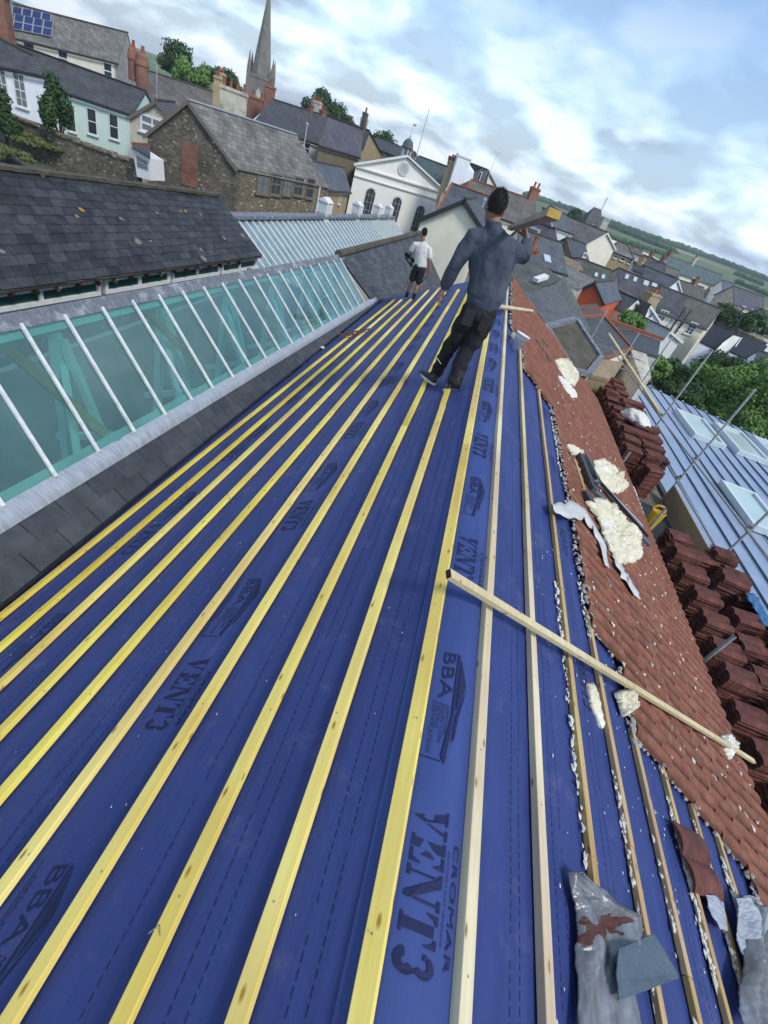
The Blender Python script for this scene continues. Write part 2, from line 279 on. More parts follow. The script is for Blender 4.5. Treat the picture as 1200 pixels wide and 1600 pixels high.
pm('ground_town', (.12, .115, .105), (.075, .075, .068), scale=.12, rough=.95, bump=.1, fine=2, c3=(.04, .065, .022), s3=.05, t3=(.45, .6))
pm('skin_tan', (.30, .165, .105), (.26, .14, .09), scale=20, rough=.55, bump=.05)
pm('hair', (.010, .008, .007), (.02, .017, .014), scale=60, rough=.6, bump=.6, fine=200)
pm('sweatshirt', (.088, .100, .128), (.058, .068, .092), scale=4, rough=.95, bump=.6, fine=11, bdist=.04, spec=.1)
pm('sweatshirt_rib', (.055, .072, .108), (.04, .055, .085), scale=30, rough=.9, bump=.4, fine=70)
pm('tshirt_white', (.66, .64, .60), (.56, .54, .5), scale=5, rough=.9, bump=.4, fine=12, bdist=.02)
pm('trousers', (.011, .011, .013), (.021, .020, .024), scale=6, rough=.85, bump=.4, fine=14, bdist=.02)
pm('trouser_panel', (.022, .021, .024), (.034, .032, .035), scale=8, rough=.85, bump=.3)
pm('shoe', (.06, .065, .065), (.02, .02, .022), scale=30, rough=.7, bump=.2)
pm('sole', (.62, .58, .5), (.5, .47, .4), scale=20, rough=.7, bump=.1)
pm('yellow_end', (.62, .42, .10), (.50, .33, .08), scale=40, rough=.8, bump=.2)
pm('orange_plastic', (.62, .06, .015), (.5, .05, .01), scale=5, rough=.4, bump=0)
glassmat('roof_glass', (.66, .84, .82), (.20, .34, .34), hz=.20)
glassmat('roof_glass_pale', (.45, .62, .66), (.30, .42, .47), hz=.6, rough=.15)
glassmat('roof_glass_dusty', (.5, .6, .55), (.33, .38, .34), hz=.85, rough=.3)

# face tint
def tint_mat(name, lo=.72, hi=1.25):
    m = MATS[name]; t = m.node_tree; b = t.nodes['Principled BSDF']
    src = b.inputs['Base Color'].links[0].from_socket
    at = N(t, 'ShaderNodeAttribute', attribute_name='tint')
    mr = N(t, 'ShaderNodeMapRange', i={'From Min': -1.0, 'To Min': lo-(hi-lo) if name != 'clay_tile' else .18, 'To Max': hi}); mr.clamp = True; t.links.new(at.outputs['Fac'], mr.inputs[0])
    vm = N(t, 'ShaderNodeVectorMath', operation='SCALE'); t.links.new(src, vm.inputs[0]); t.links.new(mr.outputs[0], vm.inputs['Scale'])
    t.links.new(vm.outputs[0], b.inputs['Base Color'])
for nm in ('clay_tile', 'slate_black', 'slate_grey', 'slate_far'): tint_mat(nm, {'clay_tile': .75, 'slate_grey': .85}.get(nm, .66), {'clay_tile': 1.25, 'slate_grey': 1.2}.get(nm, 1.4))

# ---------------------------------------------------------------- mesh helpers
class MB:
    def __init__(s): s.v = []; s.f = []; s.m = []; s.t = []; s.cur = 0; s.tint = .5
    def add(s, vs, fs):
        b = len(s.v); s.v += [tuple(x) for x in vs]
        for f in fs: s.f.append(tuple(b+i for i in f)); s.m.append(s.cur); s.t.append(s.tint)
        return s
    def box(s, o, ax, ay, az):
        """o = corner, ax ay az edge vectors"""
        o, ax, ay, az = V(o), V(ax), V(ay), V(az)
        vs = [o, o+ax, o+ax+ay, o+ay, o+az, o+ax+az, o+ax+ay+az, o+ay+az]
        fs = [(0, 3, 2, 1), (4, 5, 6, 7), (0, 1, 5, 4), (1, 2, 6, 5), (2, 3, 7, 6), (3, 0, 4, 7)]
        if ax.cross(ay).dot(az) < 0: fs = [tuple(reversed(f)) for f in fs]
        return s.add(vs, fs)
    def cbox(s, c, sx, sy, sz, rz=0):
        X = V((math.cos(rz), math.sin(rz), 0))*sx; Y = V((-math.sin(rz), math.cos(rz), 0))*sy; Z = V((0, 0, sz))
        return s.box(V(c)-X/2-Y/2-Z/2, X, Y, Z)
    def bar(s, a, b, wd, th, up=V((0, 0, 1))):
        a, b = V(a), V(b); d = (b-a).normalized(); side = d.cross(up).normalized(); u = side.cross(d).normalized()
        return s.box(a-side*wd/2-u*th/2, b-a, side*wd, u*th)
    def tube(s, a, b, r, n=10, r2=None, caps=True):
        a, b = V(a), V(b); r2 = r if r2 is None else r2
        d = (b-a).normalized(); x = d.orthogonal().normalized(); y = d.cross(x)
        vs = []
        for k in range(n):
            q = 2*math.pi*k/n; o = x*math.cos(q)+y*math.sin(q); vs += [a+o*r, b+o*r2]
        fs = [(2*k, 2*((k+1) % n), 2*((k+1) % n)+1, 2*k+1) for k in range(n)]
        if caps: fs += [tuple(2*k for k in reversed(range(n))), tuple(2*k+1 for k in range(n))]
        return s.add(vs, fs)
    def prism(s, poly, ext):
        """poly list of points, extruded by vector ext"""
        n = len(poly); poly = [V(p) for p in poly]; ext = V(ext)
        nrm = V((0, 0, 0))
        for i in range(n): nrm += poly[i].cross(poly[(i+1) % n])
        vs = poly+[p+ext for p in poly]
        if nrm.dot(ext) > 0: base = tuple(reversed(range(n))); top = tuple(range(n, 2*n)); sides = [(i, (i+1) % n, (i+1) % n+n, i+n) for i in range(n)]
        else: base = tuple(range(n)); top = tuple(reversed(range(n, 2*n))); sides = [((i+1) % n, i, i+n, (i+1) % n+n) for i in range(n)]
        return s.add(vs, [base, top]+sides)
    def lathe(s, c, prof, n=14, ax=V((0, 0, 1))):
        c = V(c); x = ax.orthogonal().normalized(); y = ax.cross(x); vs = []
        for (r, h) in prof:
            for k in range(n):
                q = 2*math.pi*k/n; vs.append(c+ax*h+(x*math.cos(q)+y*math.sin(q))*r)
        fs = []
        for i in range(len(prof)-1):
            for k in range(n): fs.append((i*n+k, i*n+(k+1) % n, (i+1)*n+(k+1) % n, (i+1)*n+k))
        fs.append(tuple(reversed(range(n)))); fs.append(tuple(range((len(prof)-1)*n, len(prof)*n)))
        return s.add(vs, fs)
    def build(s, name, mats, parent=None, smooth=False, tint=False, bevel=0.0, loc=None):
        if not isinstance(mats, (list, tuple)): mats = [mats]
        me = bpy.data.meshes.new(name)
        vv = s.v
        if loc is not None: loc = V(loc); vv = [tuple(V(p)-loc) for p in s.v]
        me.from_pydata(vv, [], s.f); me.update()
        for m in mats: me.materials.append(MATS[m])
        me.polygons.foreach_set('material_index', s.m)
        uv = me.uv_layers.new(name='UVMap'); data = [0.0]*(2*len(me.loops))
        Z = V((0, 0, 1))
        for p in me.polygons:
            n = p.normal; u = Z.cross(n)
            if u.length < .05: u = V((1, 0, 0)); w2 = V((0, 1, 0))
            else: u = u.normalized(); w2 = n.cross(u)
            for li in p.loop_indices:
                co = me.vertices[me.loops[li].vertex_index].co
                data[2*li] = co.dot(u); data[2*li+1] = co.dot(w2)
        uv.data.foreach_set('uv', data)
        if tint:
            a = me.attributes.new('tint', 'FLOAT', 'FACE'); a.data.foreach_set('value', s.t)
        if smooth: me.polygons.foreach_set('use_smooth', [True]*len(me.polygons))
        o = bpy.data.objects.new(name, me); COL.objects.link(o)
        if loc is not None: o.location = loc
        if parent: o.parent = parent; o.matrix_parent_inverse = parent.matrix_world.inverted() if False else Matrix.Identity(4)
        if parent and loc is None and parent.location.length > 0:
            # geometry is in world coordinates: shift so that parenting keeps it in place
            for vtx in me.vertices: vtx.co -= world_off(parent)
        if bevel:
            md = o.modifiers.new('bevel', 'BEVEL'); md.width = bevel; md.segments = 2; md.limit_method = 'ANGLE'
        return o
def world_off(o):
    t = V((0, 0, 0))
    while o: t += o.location; o = o.parent
    return t
def tag(o, label=None, cat=None, group=None, kind=None):
    if label: o['label'] = label
    if cat: o['category'] = cat
    if group: o['group'] = group
    if kind: o['kind'] = kind
    return o
def empty(name, loc, label, cat, group=None):
    o = bpy.data.objects.new(name, None); COL.objects.link(o); o.location = loc; o.empty_display_size = .3
    return tag(o, label, cat, group)
def lerp(a, b, t): return a+(b-a)*t

# ---------------------------------------------------------------- terrain
def ground_z(x, y):
    r = math.hypot(x, y)
    z = -10.0
    z += 3.0*max(0, min(1, (-x-14)/16.0)) * max(0, min(1, 1-(y-75)/200.0))          # hillside to the left
    if y > 60: z += min(1, (y-60)/260.0)*4.5
    if y > 250:
        k = max(0, min(1, (x/y+.05)/.35))
        t = min(1, (y-250)/500.0); z += (t*t*(3-2*t))*(4.0+k*9.0)
        z += 3.0*noise.noise(V((x*.0035, y*.003, 0)))*t
    return z
def make_ground():
    xs = [-700, -400, -250, -160, -110] + [-90+6*i for i in range(41)] + [175, 215, 270, 340, 420, 520, 650, 800, 1100]
    ys = [-60, -30] + [-10+6*i for i in range(32)] + [200, 225, 255, 290, 330, 380, 430, 490, 560, 640, 720, 800, 900, 1200]
    mb = MB(); nx = len(xs)
    vs = [(x if y < 900 else x*(y/900)*1.5, y, ground_z(x, y) if y < 850 else ground_z(x, 850)-(y-850)*.012) for y in ys for x in xs]
    fs = [(j*nx+i, j*nx+i+1, (j+1)*nx+i+1, (j+1)*nx+i) for j in range(len(ys)-1) for i in range(nx-1)]
    mb.add(vs, fs)
    o = mb.build('ground', 'ground_fields', smooth=True); tag(o, kind='structure')
def ground_mat():
    m, t, b = newmat('ground_fields')
    co = N(t, 'ShaderNodeTexCoord')
    a = N(t, 'ShaderNodeTexNoise', i={'Scale': .12, 'Detail': 8.0}); t.links.new(co.outputs['Object'], a.inputs['Vector'])
    r = N(t, 'ShaderNodeValToRGB'); r.color_ramp.elements[0].position = .42; r.color_ramp.elements[1].position = .58
    r.color_ramp.elements[0].color = (.10, .096, .09, 1); r.color_ramp.elements[1].color = (.045, .07, .03, 1); t.links.new(a.outputs['Fac'], r.inputs[0])
    mp = N(t, 'ShaderNodeMapping'); mp.inputs['Scale'].default_value = (.008, .0055, 0); mp.inputs['Rotation'].default_value = (0, 0, .35); t.links.new(co.outputs['Object'], mp.inputs[0])
    v = N(t, 'ShaderNodeTexVoronoi', i={'Scale': 1.0}); t.links.new(mp.outputs[0], v.inputs['Vector'])
    sp = N(t, 'ShaderNodeSeparateColor'); t.links.new(v.outputs['Color'], sp.inputs[0])
    f = N(t, 'ShaderNodeValToRGB'); f.color_ramp.interpolation = 'CONSTANT'
    f.color_ramp.elements[0].color = (.085, .13, .04, 1); f.color_ramp.elements[1].position = .3; f.color_ramp.elements[1].color = (.26, .24, .10, 1)
    for p_, c_ in ((.5, (.09, .15, .04, 1)), (.66, (.30, .23, .12, 1)), (.84, (.10, .145, .05, 1))): e_ = f.color_ramp.elements.new(p_); e_.color = c_
    t.links.new(sp.outputs[1], f.inputs[0])
    s3 = N(t, 'ShaderNodeSeparateXYZ'); t.links.new(co.outputs['Object'], s3.inputs[0])
    mr = N(t, 'ShaderNodeMapRange', i={'From Min': 215.0, 'From Max': 260.0}); t.links.new(s3.outputs['Y'], mr.inputs[0])
    mm = N(t, 'ShaderNodeMix', data_type='RGBA'); t.links.new(mr.outputs[0], mm.inputs[0]); t.links.new(r.outputs[0], mm.inputs[6]); t.links.new(f.outputs[0], mm.inputs[7])
    t.links.new(mm.outputs[2], b.inputs['Base Color']); b.inputs['Roughness'].default_value = .95
ground_mat(); make_ground()

# ================================================================ the market hall we stand on
AX, AZ, PIT = .465, -1.5, R(30)
CA, SA = math.cos(PIT), math.sin(PIT)
Y0, Y1 = -1.2, 12.35
RB = .16                                   # half width of the rounded ridge roll
def surf(s, lift=0.0):
    """s < 0: distance down the left slope, s > 0: down the right slope, rounded over the ridge. returns x, z"""
    a = abs(s); sg = 1 if s > 0 else -1
    if a >= RB: return AX+sg*(a*CA+lift*SA), AZ-a*SA+lift*CA
    # quadratic blend in the roll
    h = a*a/(2*RB)+RB/2; nx = SA*(a/RB); nz = math.sqrt(1-nx*nx)
    return AX+sg*(a*CA+lift*nx), AZ-h*SA+lift*nz
def SP(s, y, lift=0.0):
    x, z = surf(s, lift); return V((x, y, z))
NL = V((-SA, 0, CA)); NR = V((SA, 0, CA)); AP = V((AX, 0, AZ))
def onL(p): q = atP(p, AP, NL); return -(AX-q.x)/CA, q.y         # signed s, y
def onR(p): q = atP(p, AP, NR); return (q.x-AX)/CA, q.y

hall = empty('market_hall', (0, 0, 0), 'long hall with blue membrane, yellow battens and red tiles on its roof under repair', 'building')
# membrane
def mem_lift(s, y):
    lf = .003*noise.noise(V((s*2.2, y*.6, 3)))
    lf += .0045*max(0, 1-abs(noise.noise(V((s*3.1+y*.5, y*1.7-s*.8, 7))))*9)*max(0, noise.noise(V((s, y*.5, 11)))+.2)
    lf -= .0025*(0.5-0.5*math.cos(2*math.pi*y/.6))*(1 if abs(s) > RB else 0)
    return lf-.003
mb = MB()
sL = -3.0
ss = [sL+i*(abs(sL)-RB)/60 for i in range(61)] + [-RB+RB*2*i/10 for i in range(1, 10)] + [RB+i*(4.42-RB)/50 for i in range(51)]
ys = [Y0+(Y1-Y0)*i/270 for i in range(271)]
vs = []
for y in ys:
    for s in ss:
        lf = mem_lift(s, y)
        s2 = s
        if s == ss[0]: s2 = lerp(-3.03, -2.86, (y-1)/11)
        vs.append(SP(s2, y, lf))
n_ = len(ss)
mb.add(vs, [(j*n_+i, j*n_+i+1, (j+1)*n_+i+1, (j+1)*n_+i) for j in range(len(ys)-1) for i in range(n_-1)])
mem = mb.build('underlay_membrane', 'membrane', hall, smooth=True)
mem['label'] = 'blue breather membrane stretched over the rafters'
# deck below and gable end so the roof has body
mb = MB()
p = [SP(-2.98, Y0, -.03), SP(0, Y0, -.03), SP(4.40, Y0, -.03), V((4.05, Y0, -4.05)), V((4.05, Y0, -13)), V((-1.7, Y0, -13)), V((-1.75, Y0, -3.3))]
mb.prism(p, (0, Y1-.02-Y0, 0)); mb.build('wall', 'rubble_warm', hall)

# ridge capping sheet laid over (second layer over the ridge, edges visible)
mb = MB(); vs = []
ss2 = [-.17, -.1, -.05, 0, .05, .1, .16]
for j, y in enumerate(ys):
    for s in ss2:
        vs.append(SP(s, y, .002+.0035*abs(noise.noise(V((s*5, y*2.2, 9))))))
n_ = len(ss2)
mb.add(vs, [(j*n_+i, j*n_+i+1, (j+1)*n_+i+1, (j+1)*n_+i) for j in range(len(ys)-1) for i in range(n_-1)])
mb.build('ridge_membrane', 'membrane_ridge', hall, smooth=True)

# ---- printing on the membrane
def font_mesh(txt, size=1.0, shear=0.0, spacing=1.0):
    cu = bpy.data.curves.new('f', 'FONT'); cu.body = txt; cu.size = size; cu.shear = shear; cu.space_character = spacing; cu.resolution_u = 3
    o = bpy.data.objects.new('f', cu); COL.objects.link(o)
    dg = bpy.context.evaluated_depsgraph_get(); me = bpy.data.meshes.new_from_object(o.evaluated_get(dg))
    vs = [tuple(v.co) for v in me.vertices]; fs = [tuple(p.vertices) for p in me.polygons]
    bpy.data.objects.remove(o); bpy.data.curves.remove(cu); bpy.data.meshes.remove(me)
    return vs, fs
def put2d(mb, vs, fs, s0, y0, sx, sh, lift, clip=None):
    """2D text space: x runs toward the camera (-Y), y runs up across the strip (+s). s0,y0 origin; sx, sh scale"""
    fz = (lambda s_, y_: lift) if abs(s0) < RB*.9 else (lambda s_, y_: mem_lift(s_, y_)+.0016)
    st = .05/sx
    for f in fs:
        P_ = [(vs[i][0], vs[i][1]) for i in f]; x0 = min(p[0] for p in P_); x1 = max(p[0] for p in P_)
        n_ = max(1, int(math.ceil((x1-x0)/st)))
        for k in range(n_):
            Q = P_
            if n_ > 1:
                for (lim, sg) in ((x0+(x1-x0)*k/n_, 1), (x0+(x1-x0)*(k+1)/n_, -1)):
                    O = []
                    for i in range(len(Q)):
                        p, q = Q[i], Q[(i+1) % len(Q)]; a = (p[0]-lim)*sg >= 0; b = (q[0]-lim)*sg >= 0
                        if a: O.append(p)
                        if a != b: t = (lim-p[0])/(q[0]-p[0]); O.append((lim, p[1]+(q[1]-p[1])*t))
                    Q = O
            if len(Q) >= 3:
                pts = []
                for p in Q:
                    s_, y_ = s0+p[1]*sh, y0-p[0]*sx; pts.append(SP(s_, y_, fz(s_, y_)))
                mb.add(pts, [tuple(range(len(pts)))])
def arc_poly(cx, cy, r, r2, a0, a1, n=9):
    o = []
    for i in range(n+1):
        a = R(lerp(a0, a1, i/n)); o.append((cx+r*math.cos(a), cy+r*math.sin(a)))
    for i in range(n, -1, -1):
        a = R(lerp(a0, a1, i/n)); o.append((cx+r2*math.cos(a)*.9, cy+r2*math.sin(a)))
    return o
def glyph_polys():
    G = []
    def P(dx, pts): G.append([(dx+a, b) for a, b in pts])
    # V
    P(0, [(0, 1), (.46, 1), (.46, .94), (0, .94)]); P(0, [(.08, .92), (.36, .92), (.56, .30), (.46, 0), (.42, 0)])
    P(0, [(.58, 1), (.92, 1), (.92, .94), (.58, .94)]); P(0, [(.70, .92), (.79, .92), (.62, .34), (.58, .44)])
    # E
    P(1.0, [(0, 1), (.36, 1), (.36, 0), (0, 0), (0, .07), (.08, .07), (.08, .93), (0, .93)])
    P(1.0, [(.41, 1), (.78, 1), (.78, .70), (.74, .70), (.62, .92), (.41, .92)])
    P(1.0, [(.41, .55), (.52, .68), (.56, .68), (.56, .33), (.52, .33), (.41, .46)])
    P(1.0, [(.41, 0), (.80, 0), (.80, .31), (.76, .31), (.64, .08), (.41, .08)])
    # N
    P(1.88, [(0, 1), (.34, 1), (.86, .16), (.86, 0), (.72, 0), (.17, .84), (.0, .94)])
    P(1.88, [(.0, .07), (.0, 0), (.3, 0), (.3, .07), (.19, .1), (.19, .74), (.12, .84), (.12, .1)])
    P(1.88, [(.68, 1), (.98, 1), (.98, .93), (.88, .9), (.88, .24), (.80, .36), (.80, .9), (.68, .93)])
    # T
    P(2.94, [(.26, .90), (.54, .90), (.54, .06), (.64, .06), (.64, 0), (.16, 0), (.16, .06), (.26, .06)])
    P(2.94, [(0, 1), (.24, 1), (.24, .93), (.14, .9), (.04, .68), (0, .68)]); P(2.94, [(.80, 1), (.56, 1), (.56, .93), (.66, .9), (.76, .68), (.80, .68)])
    # 3
    P(3.82, arc_poly(.34, .74, .27, .10, -62, 150)); P(3.82, arc_poly(.34, .28, .30, .11, -165, 62))
    P(3.82, [(.07, .80), (.20, .80), (.22, .70), (.08, .70)])
    return G
VENT = glyph_polys()
def vent_print(mb, s0, y0, hgt=.105, length=.40, lift=.007, small=True, faint=None):
    k = length/4.46
    for g in VENT:
        # thin strips so that the print follows the roll
        put2d(mb, [(x, y, 0) for x, y in g], [tuple(range(len(g)))], s0, y0, k, hgt, lift)
    if small:
        vs, fs = font_mesh('CROMAR', 1.0); mxx = max(v[0] for v in vs)
        put2d(mb, vs, fs, s0+hgt*1.28, y0-.07, length*.74/mxx, .030, lift)
        vs, fs = font_mesh('BREATHABLE ROOF MEMBRANE', 1.0); mxx = max(v[0] for v in vs)
        put2d(mb, vs, fs, s0+hgt*1.10, y0-.10, length*.55/mxx, .010, lift)
def bba_print(mb, s0, y0, hgt=.13, length=.42, lift=.007):
    def P(pts): put2d(mb, [(a, b, 0) for a, b in pts], [tuple(range(len(pts)))], s0, y0, length, hgt, lift)
    # swoosh mountains above the letters
    P([(-.02, .66), (.62, .66), (.97, .50), (1.02, .62), (.60, .74), (-.0, .74)])
    P([(.02, .78), (.56, .78), (.28, 1.02)]); P([(.30, 1.05), (.60, .79), (.84, .74), (.78, .82), (.62, .86)])
    vs, fs = font_mesh('BBA', 1.0, shear=-.15); mxx = max(v[0] for v in vs); mh = max(v[1] for v in vs)
    put2d(mb, [(v[0]*.50/mxx, v[1]/mh*.36+.24, 0) for v in vs], fs, s0, y0, length, hgt, lift)
    for i, tx in enumerate(('APPROVAL', 'INSPECTION', 'TESTING', 'CERTIFICATION')):
        vs, fs = font_mesh(tx, 1.0); mxx = max(v[0] for v in vs); ln = len(tx)*.034
        put2d(mb, [(v[0]*ln/mxx+.53, v[1]*.13+.50-i*.125, 0) for v in vs], fs, s0, y0, length, hgt, lift)
    vs, fs = font_mesh('CERTIFICATE 19/5646', 1.0); mxx = max(v[0] for v in vs)
    put2d(mb, [(v[0]*.62/mxx+.1, v[1]*.12-.10, 0) for v in vs], fs, s0, y0, length, hgt, lift)
    P([(.0, -.16), (1.0, -.16), (1.0, -.145), (.0, -.145)]); P([(1.0, -.16), (1.012, -.16), (1.012, .5), (1.0, .5)])
mb = MB()
# ridge line prints (text tops toward +s)
for y in [.70, 2.15, 3.55, 4.95, 6.35, 7.8, 9.2, 10.6]: vent_print(mb, -.045, y, .125, .40)
for y in [1.31, 2.82, 4.25, 5.65, 7.05, 8.5, 9.9, 11.3]: bba_print(mb, -.065, y, .16, .46)
mb.build('printed_lettering', 'print_ink', hall)
mb = MB()
for row, (s0, ystart) in enumerate(((-1.26, 1.20), (-2.46, 2.42))):
    for k in range(-1, 9):
        y = ystart+k*1.42
        if y < 12: vent_print(mb, s0, y, .11, .37, lift=.006)
        y2 = ystart+(.57 if row == 0 else .48)+k*1.42
        if y2 < 12.2: bba_print(mb, s0-.01, y2, .15, .43, lift=.006)
# sides of the right slope, faint
for k in range(6): vent_print(mb, 1.12, .7+k*1.42, .09, .36, lift=.004, small=False)
mb.build('printed_lettering', 'print_faint', hall)
mb = MB()
def dash_line(s, y0, y1, dash=.022, gap=.011, wd=.0016):
    y = y0
    while y < y1:
        L_ = dash*random.uniform(.85, 1.1)
        lz = mem_lift(s, y+.01)+.0014 if abs(s) > RB else .004
        mb.add([SP(s-wd, y, lz), SP(s+wd, y, lz), SP(s+wd, y+L_, lz), SP(s-wd, y+L_, lz)], [(0, 1, 2, 3)]); y += L_+gap
for s in (-.24, -.29, -.545, -.60, -.84, -1.44, -1.50, -2.05, -2.11, -2.66, .42, .47, .70, .76, 1.12, 1.17, 1.9, 1.95, 2.6):
    y = Y0+random.uniform(0, .3)
    while y < Y1-.5:
        L2 = random.uniform(.55, 1.0); dash_line(s, y, min(Y1-.1, y+L2)); y += L2+.06
mb.build('printed_dashes', 'print_ink', hall)

# ---- battens
def batten(sA, yA, sB, yB, mat, label=None, th=.025, wd=.05, name='batten', joints=(), wob=.0012):
    """straight timber from (sA,yA) to (sB,yB) on the slope; split in lengths at joints"""
    cuts = [yA]+[j for j in sorted(joints) if yA < j < yB]+[yB]
    for i in range(len(cuts)-1):
        a, b = cuts[i], cuts[i+1]-(.004 if i < len(cuts)-2 else 0)
        off = random.uniform(-.003, .003)
        mbb = MB(); nseg = max(2, int((b-a)/.35)); vs = []
        ph = random.uniform(0, 50)
        for k in range(nseg+1):
            y = lerp(a, b, k/nseg); s = lerp(sA, sB, (y-yA)/(yB-yA))+off+wob*3*noise.noise(V((y*.7, ph, 0)))
            w2 = wd/2+.0012*noise.noise(V((y*3, ph, 5)))
            sg = 1 if s > 0 else -1
            aa = max(abs(s), RB)
            c = V((AX+sg*abs(s)*CA, y, AZ-abs(s)*SA)) if abs(s) >= RB else SP(s, y, 0)
            n = V((sg*SA, 0, CA)) if abs(s) >= RB*.6 else V((sg*SA*.8, 0, math.sqrt(1-(SA*.8)**2)))
            d = V((n.z, 0, -n.x))            # +x direction along slope
            for (q, h) in ((-w2, 0), (w2, 0), (w2, th), (-w2, th)):
                vs.append(c+d*q+n*(h+.002))
        fs = []
        for k in range(nseg):
            for q in range(4): fs.append((k*4+q, k*4+(q+1) % 4, (k+1)*4+(q+1) % 4, (k+1)*4+q))
        fs += [(0, 3, 2, 1), (nseg*4, nseg*4+1, nseg*4+2, nseg*4+3)]
        fs = [tuple(reversed(f)) for f in fs]
        mbb.add(vs, fs)
        o = mbb.build(name, mat, hall, bevel=.0025)
        if label: o['label'] = label
rows = [(-.100, .2, -.115, 11.5), (-.405, .14, -.39, 10.8), (-.705, .08, -.665, 10.6), (-1.03, .02, None, (693, 493)), (-1.35, .23, None, (683, 475)),
        (-1.68, .49, None, (687, 451)), (-1.97, .72, None, (669, 455)), (-2.27, .95, None, (642, 469)), (-2.56, 1.18, None, (628, 469)), (-2.852, 1.41, None, (617, 469))]
ordn = ['first', 'second', 'third', 'fourth', 'fifth', 'sixth', 'seventh', 'eighth', 'ninth', 'tenth']
for i, (sa, ya, sb, fb) in enumerate(rows):
    if sb is None: sb, yb = onL(fb)
    else: yb = fb
    yN = Y0; sN = sa+(sb-sa)*(yN-ya)/(yb-ya)
    yF = min(Y1-.03, max(yb, 11.2)); sF = sa+(sb-sa)*(yF-ya)/(yb-ya)
    js = {0: (3.25,), 1: (4.15, 8.3), 2: (3.75, 8.4), 3: (5.2, 9.3), 4: (2.6, 7.1), 5: (4.4, 8.9), 6: (3.1, 7.6), 7: (5.0, 9.7), 8: (2.9, 7.4), 9: (4.6, 9.2)}[i]
    batten(sN, yN, sF, yF, 'batten_pale' if False else 'batten_yellow', '%s yellow batten down from the ridge on the left slope' % ordn[i] if i else 'yellow batten along the ridge', joints=js, wd=.056 if i == 0 else .052)
rr = [(.178, Y0, .165, 12.2, 'batten_pale', (3.6, 7.7)), (.577, Y0, .55, 7.6, 'batten_pale', (3.05,)), (.955, .84, 1.0, 6.7, 'batten_old', (3.6,)),
      (1.40, Y0, 1.33, 2.65, 'batten_old', (1.15,)), (1.74, Y0, 1.70, 1.95, 'batten_old', (.8,)), (2.09, Y0, 2.07, 1.9, 'batten_old', (.5,)),
      (2.45, Y0, 2.43, 1.85, 'batten_old', ()), (2.80, Y0, 2.80, 1.85, 'batten_old', ()), (3.16, Y0, 3.16, 1.5, 'batten_old', ())]
for i, (sa, ya, sb, yb, mt, js) in enumerate(rr):
    batten(sa, ya, sb, yb, mt, '%s batten down from the ridge on the right slope' % ordn[i], joints=js, wd=.052 if i < 2 else .045, th=.032 if i < 2 else .028)

mb = MB()
def nails(sA, yA, sB, yB, th):
    y = Y0+.35
    while y < min(yB, 7.5):
        if y > yA:
            s = lerp(sA, sB, (y-yA)/(yB-yA))+random.uniform(-.008, .008); sg = 1 if s > 0 else -1; aa = abs(s); n = V((sg*SA, 0, CA)); c = V((AX+sg*aa*CA, y+random.uniform(-.02, .02), AZ-aa*SA))+n*(th+.002)
            mb.tube(c, c+n*.0012, .0034, 6)
        y += .60
for i, (sa, ya, sb, fb) in enumerate(rows):
    if sb is None: sb, yb = onL(fb)
    else: yb = fb
    nails(sa, Y0, sb, yb, .025)
for (sa, ya, sb, yb, mt, js) in rr: nails(sa, ya, sb, yb, .032 if sa < .6 else .028)
o = mb.build('nail_heads', 'galv_rust', hall); o['kind'] = 'stuff'

# ---- red concrete tiles on the right slope, one covering
def tile_profile(n=20, wdt=.30, roll=.034):
    o = []
    for i in range(n+1):
        u = i/n; ph = (u*2) % 1.0
        h = roll*(abs(math.sin(math.pi*ph))**.62)
        o.append((u*wdt, h))
    return o
PROF = tile_profile()
EXPO = .372
first_y = {0: 8.1, 1: 6.72, 2: 6.66, 3: 2.50, 4: 1.90, 5: 1.87, 6: 1.84, 7: 1.80, 8: 1.45, 9: 1.2, 10: 1.1}
s_head = [.30, .60, .955, 1.33, 1.70, 2.075, 2.45, 2.82, 3.19, 3.56, 3.93]
mb = MB()
def add_tile(mbx, s0, y, sag=0, lf=.035, ln=.42, jit=None):
    j = jit or (0, 0, 0)
    vt = []; n = len(PROF)
    for (s, up) in ((s0+j[0], lf-.012), (s0+ln+j[0], lf+.000)):
        for (u, h) in PROF:
            vt.append(SP(s, y+u+j[1]+(j[2] if s > s0+.2 else 0), h+up))
    for (s, up) in ((s0+j[0], lf-.020), (s0+ln+j[0], lf-.009)):
        for (u, h) in PROF:
            vt.append(SP(s, y+u+j[1]+(j[2] if s > s0+.2 else 0), h+up))
    fs = []; t0_ = mbx.tint; tt = []
    for i in range(n-1):
        hm = (PROF[i][1]+PROF[i+1][1])/2/.034; gr = -1.25*(1-min(1, hm*1.1))**1.0; fl = .0 if PROF[i+1][1] < PROF[i][1] else -.04  # shade in the grooves between rolls, painted into the face tint
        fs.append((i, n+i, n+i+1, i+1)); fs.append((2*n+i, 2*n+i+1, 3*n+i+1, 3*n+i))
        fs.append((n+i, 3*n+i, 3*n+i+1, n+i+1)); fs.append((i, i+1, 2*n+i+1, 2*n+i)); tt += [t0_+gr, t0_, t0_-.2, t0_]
    fs += [(0, 2*n, 3*n, n), (n-1, 2*n-1, 4*n-1, 3*n-1)]; tt += [t0_, t0_]
    k0 = len(mbx.t); mbx.add(vt, fs); mbx.t[k0:] = tt
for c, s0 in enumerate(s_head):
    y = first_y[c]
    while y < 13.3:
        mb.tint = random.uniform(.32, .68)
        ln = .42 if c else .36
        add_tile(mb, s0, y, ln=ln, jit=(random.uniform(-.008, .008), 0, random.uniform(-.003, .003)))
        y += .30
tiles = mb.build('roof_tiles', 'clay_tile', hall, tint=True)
for p_ in tiles.data.polygons: p_.use_smooth = True
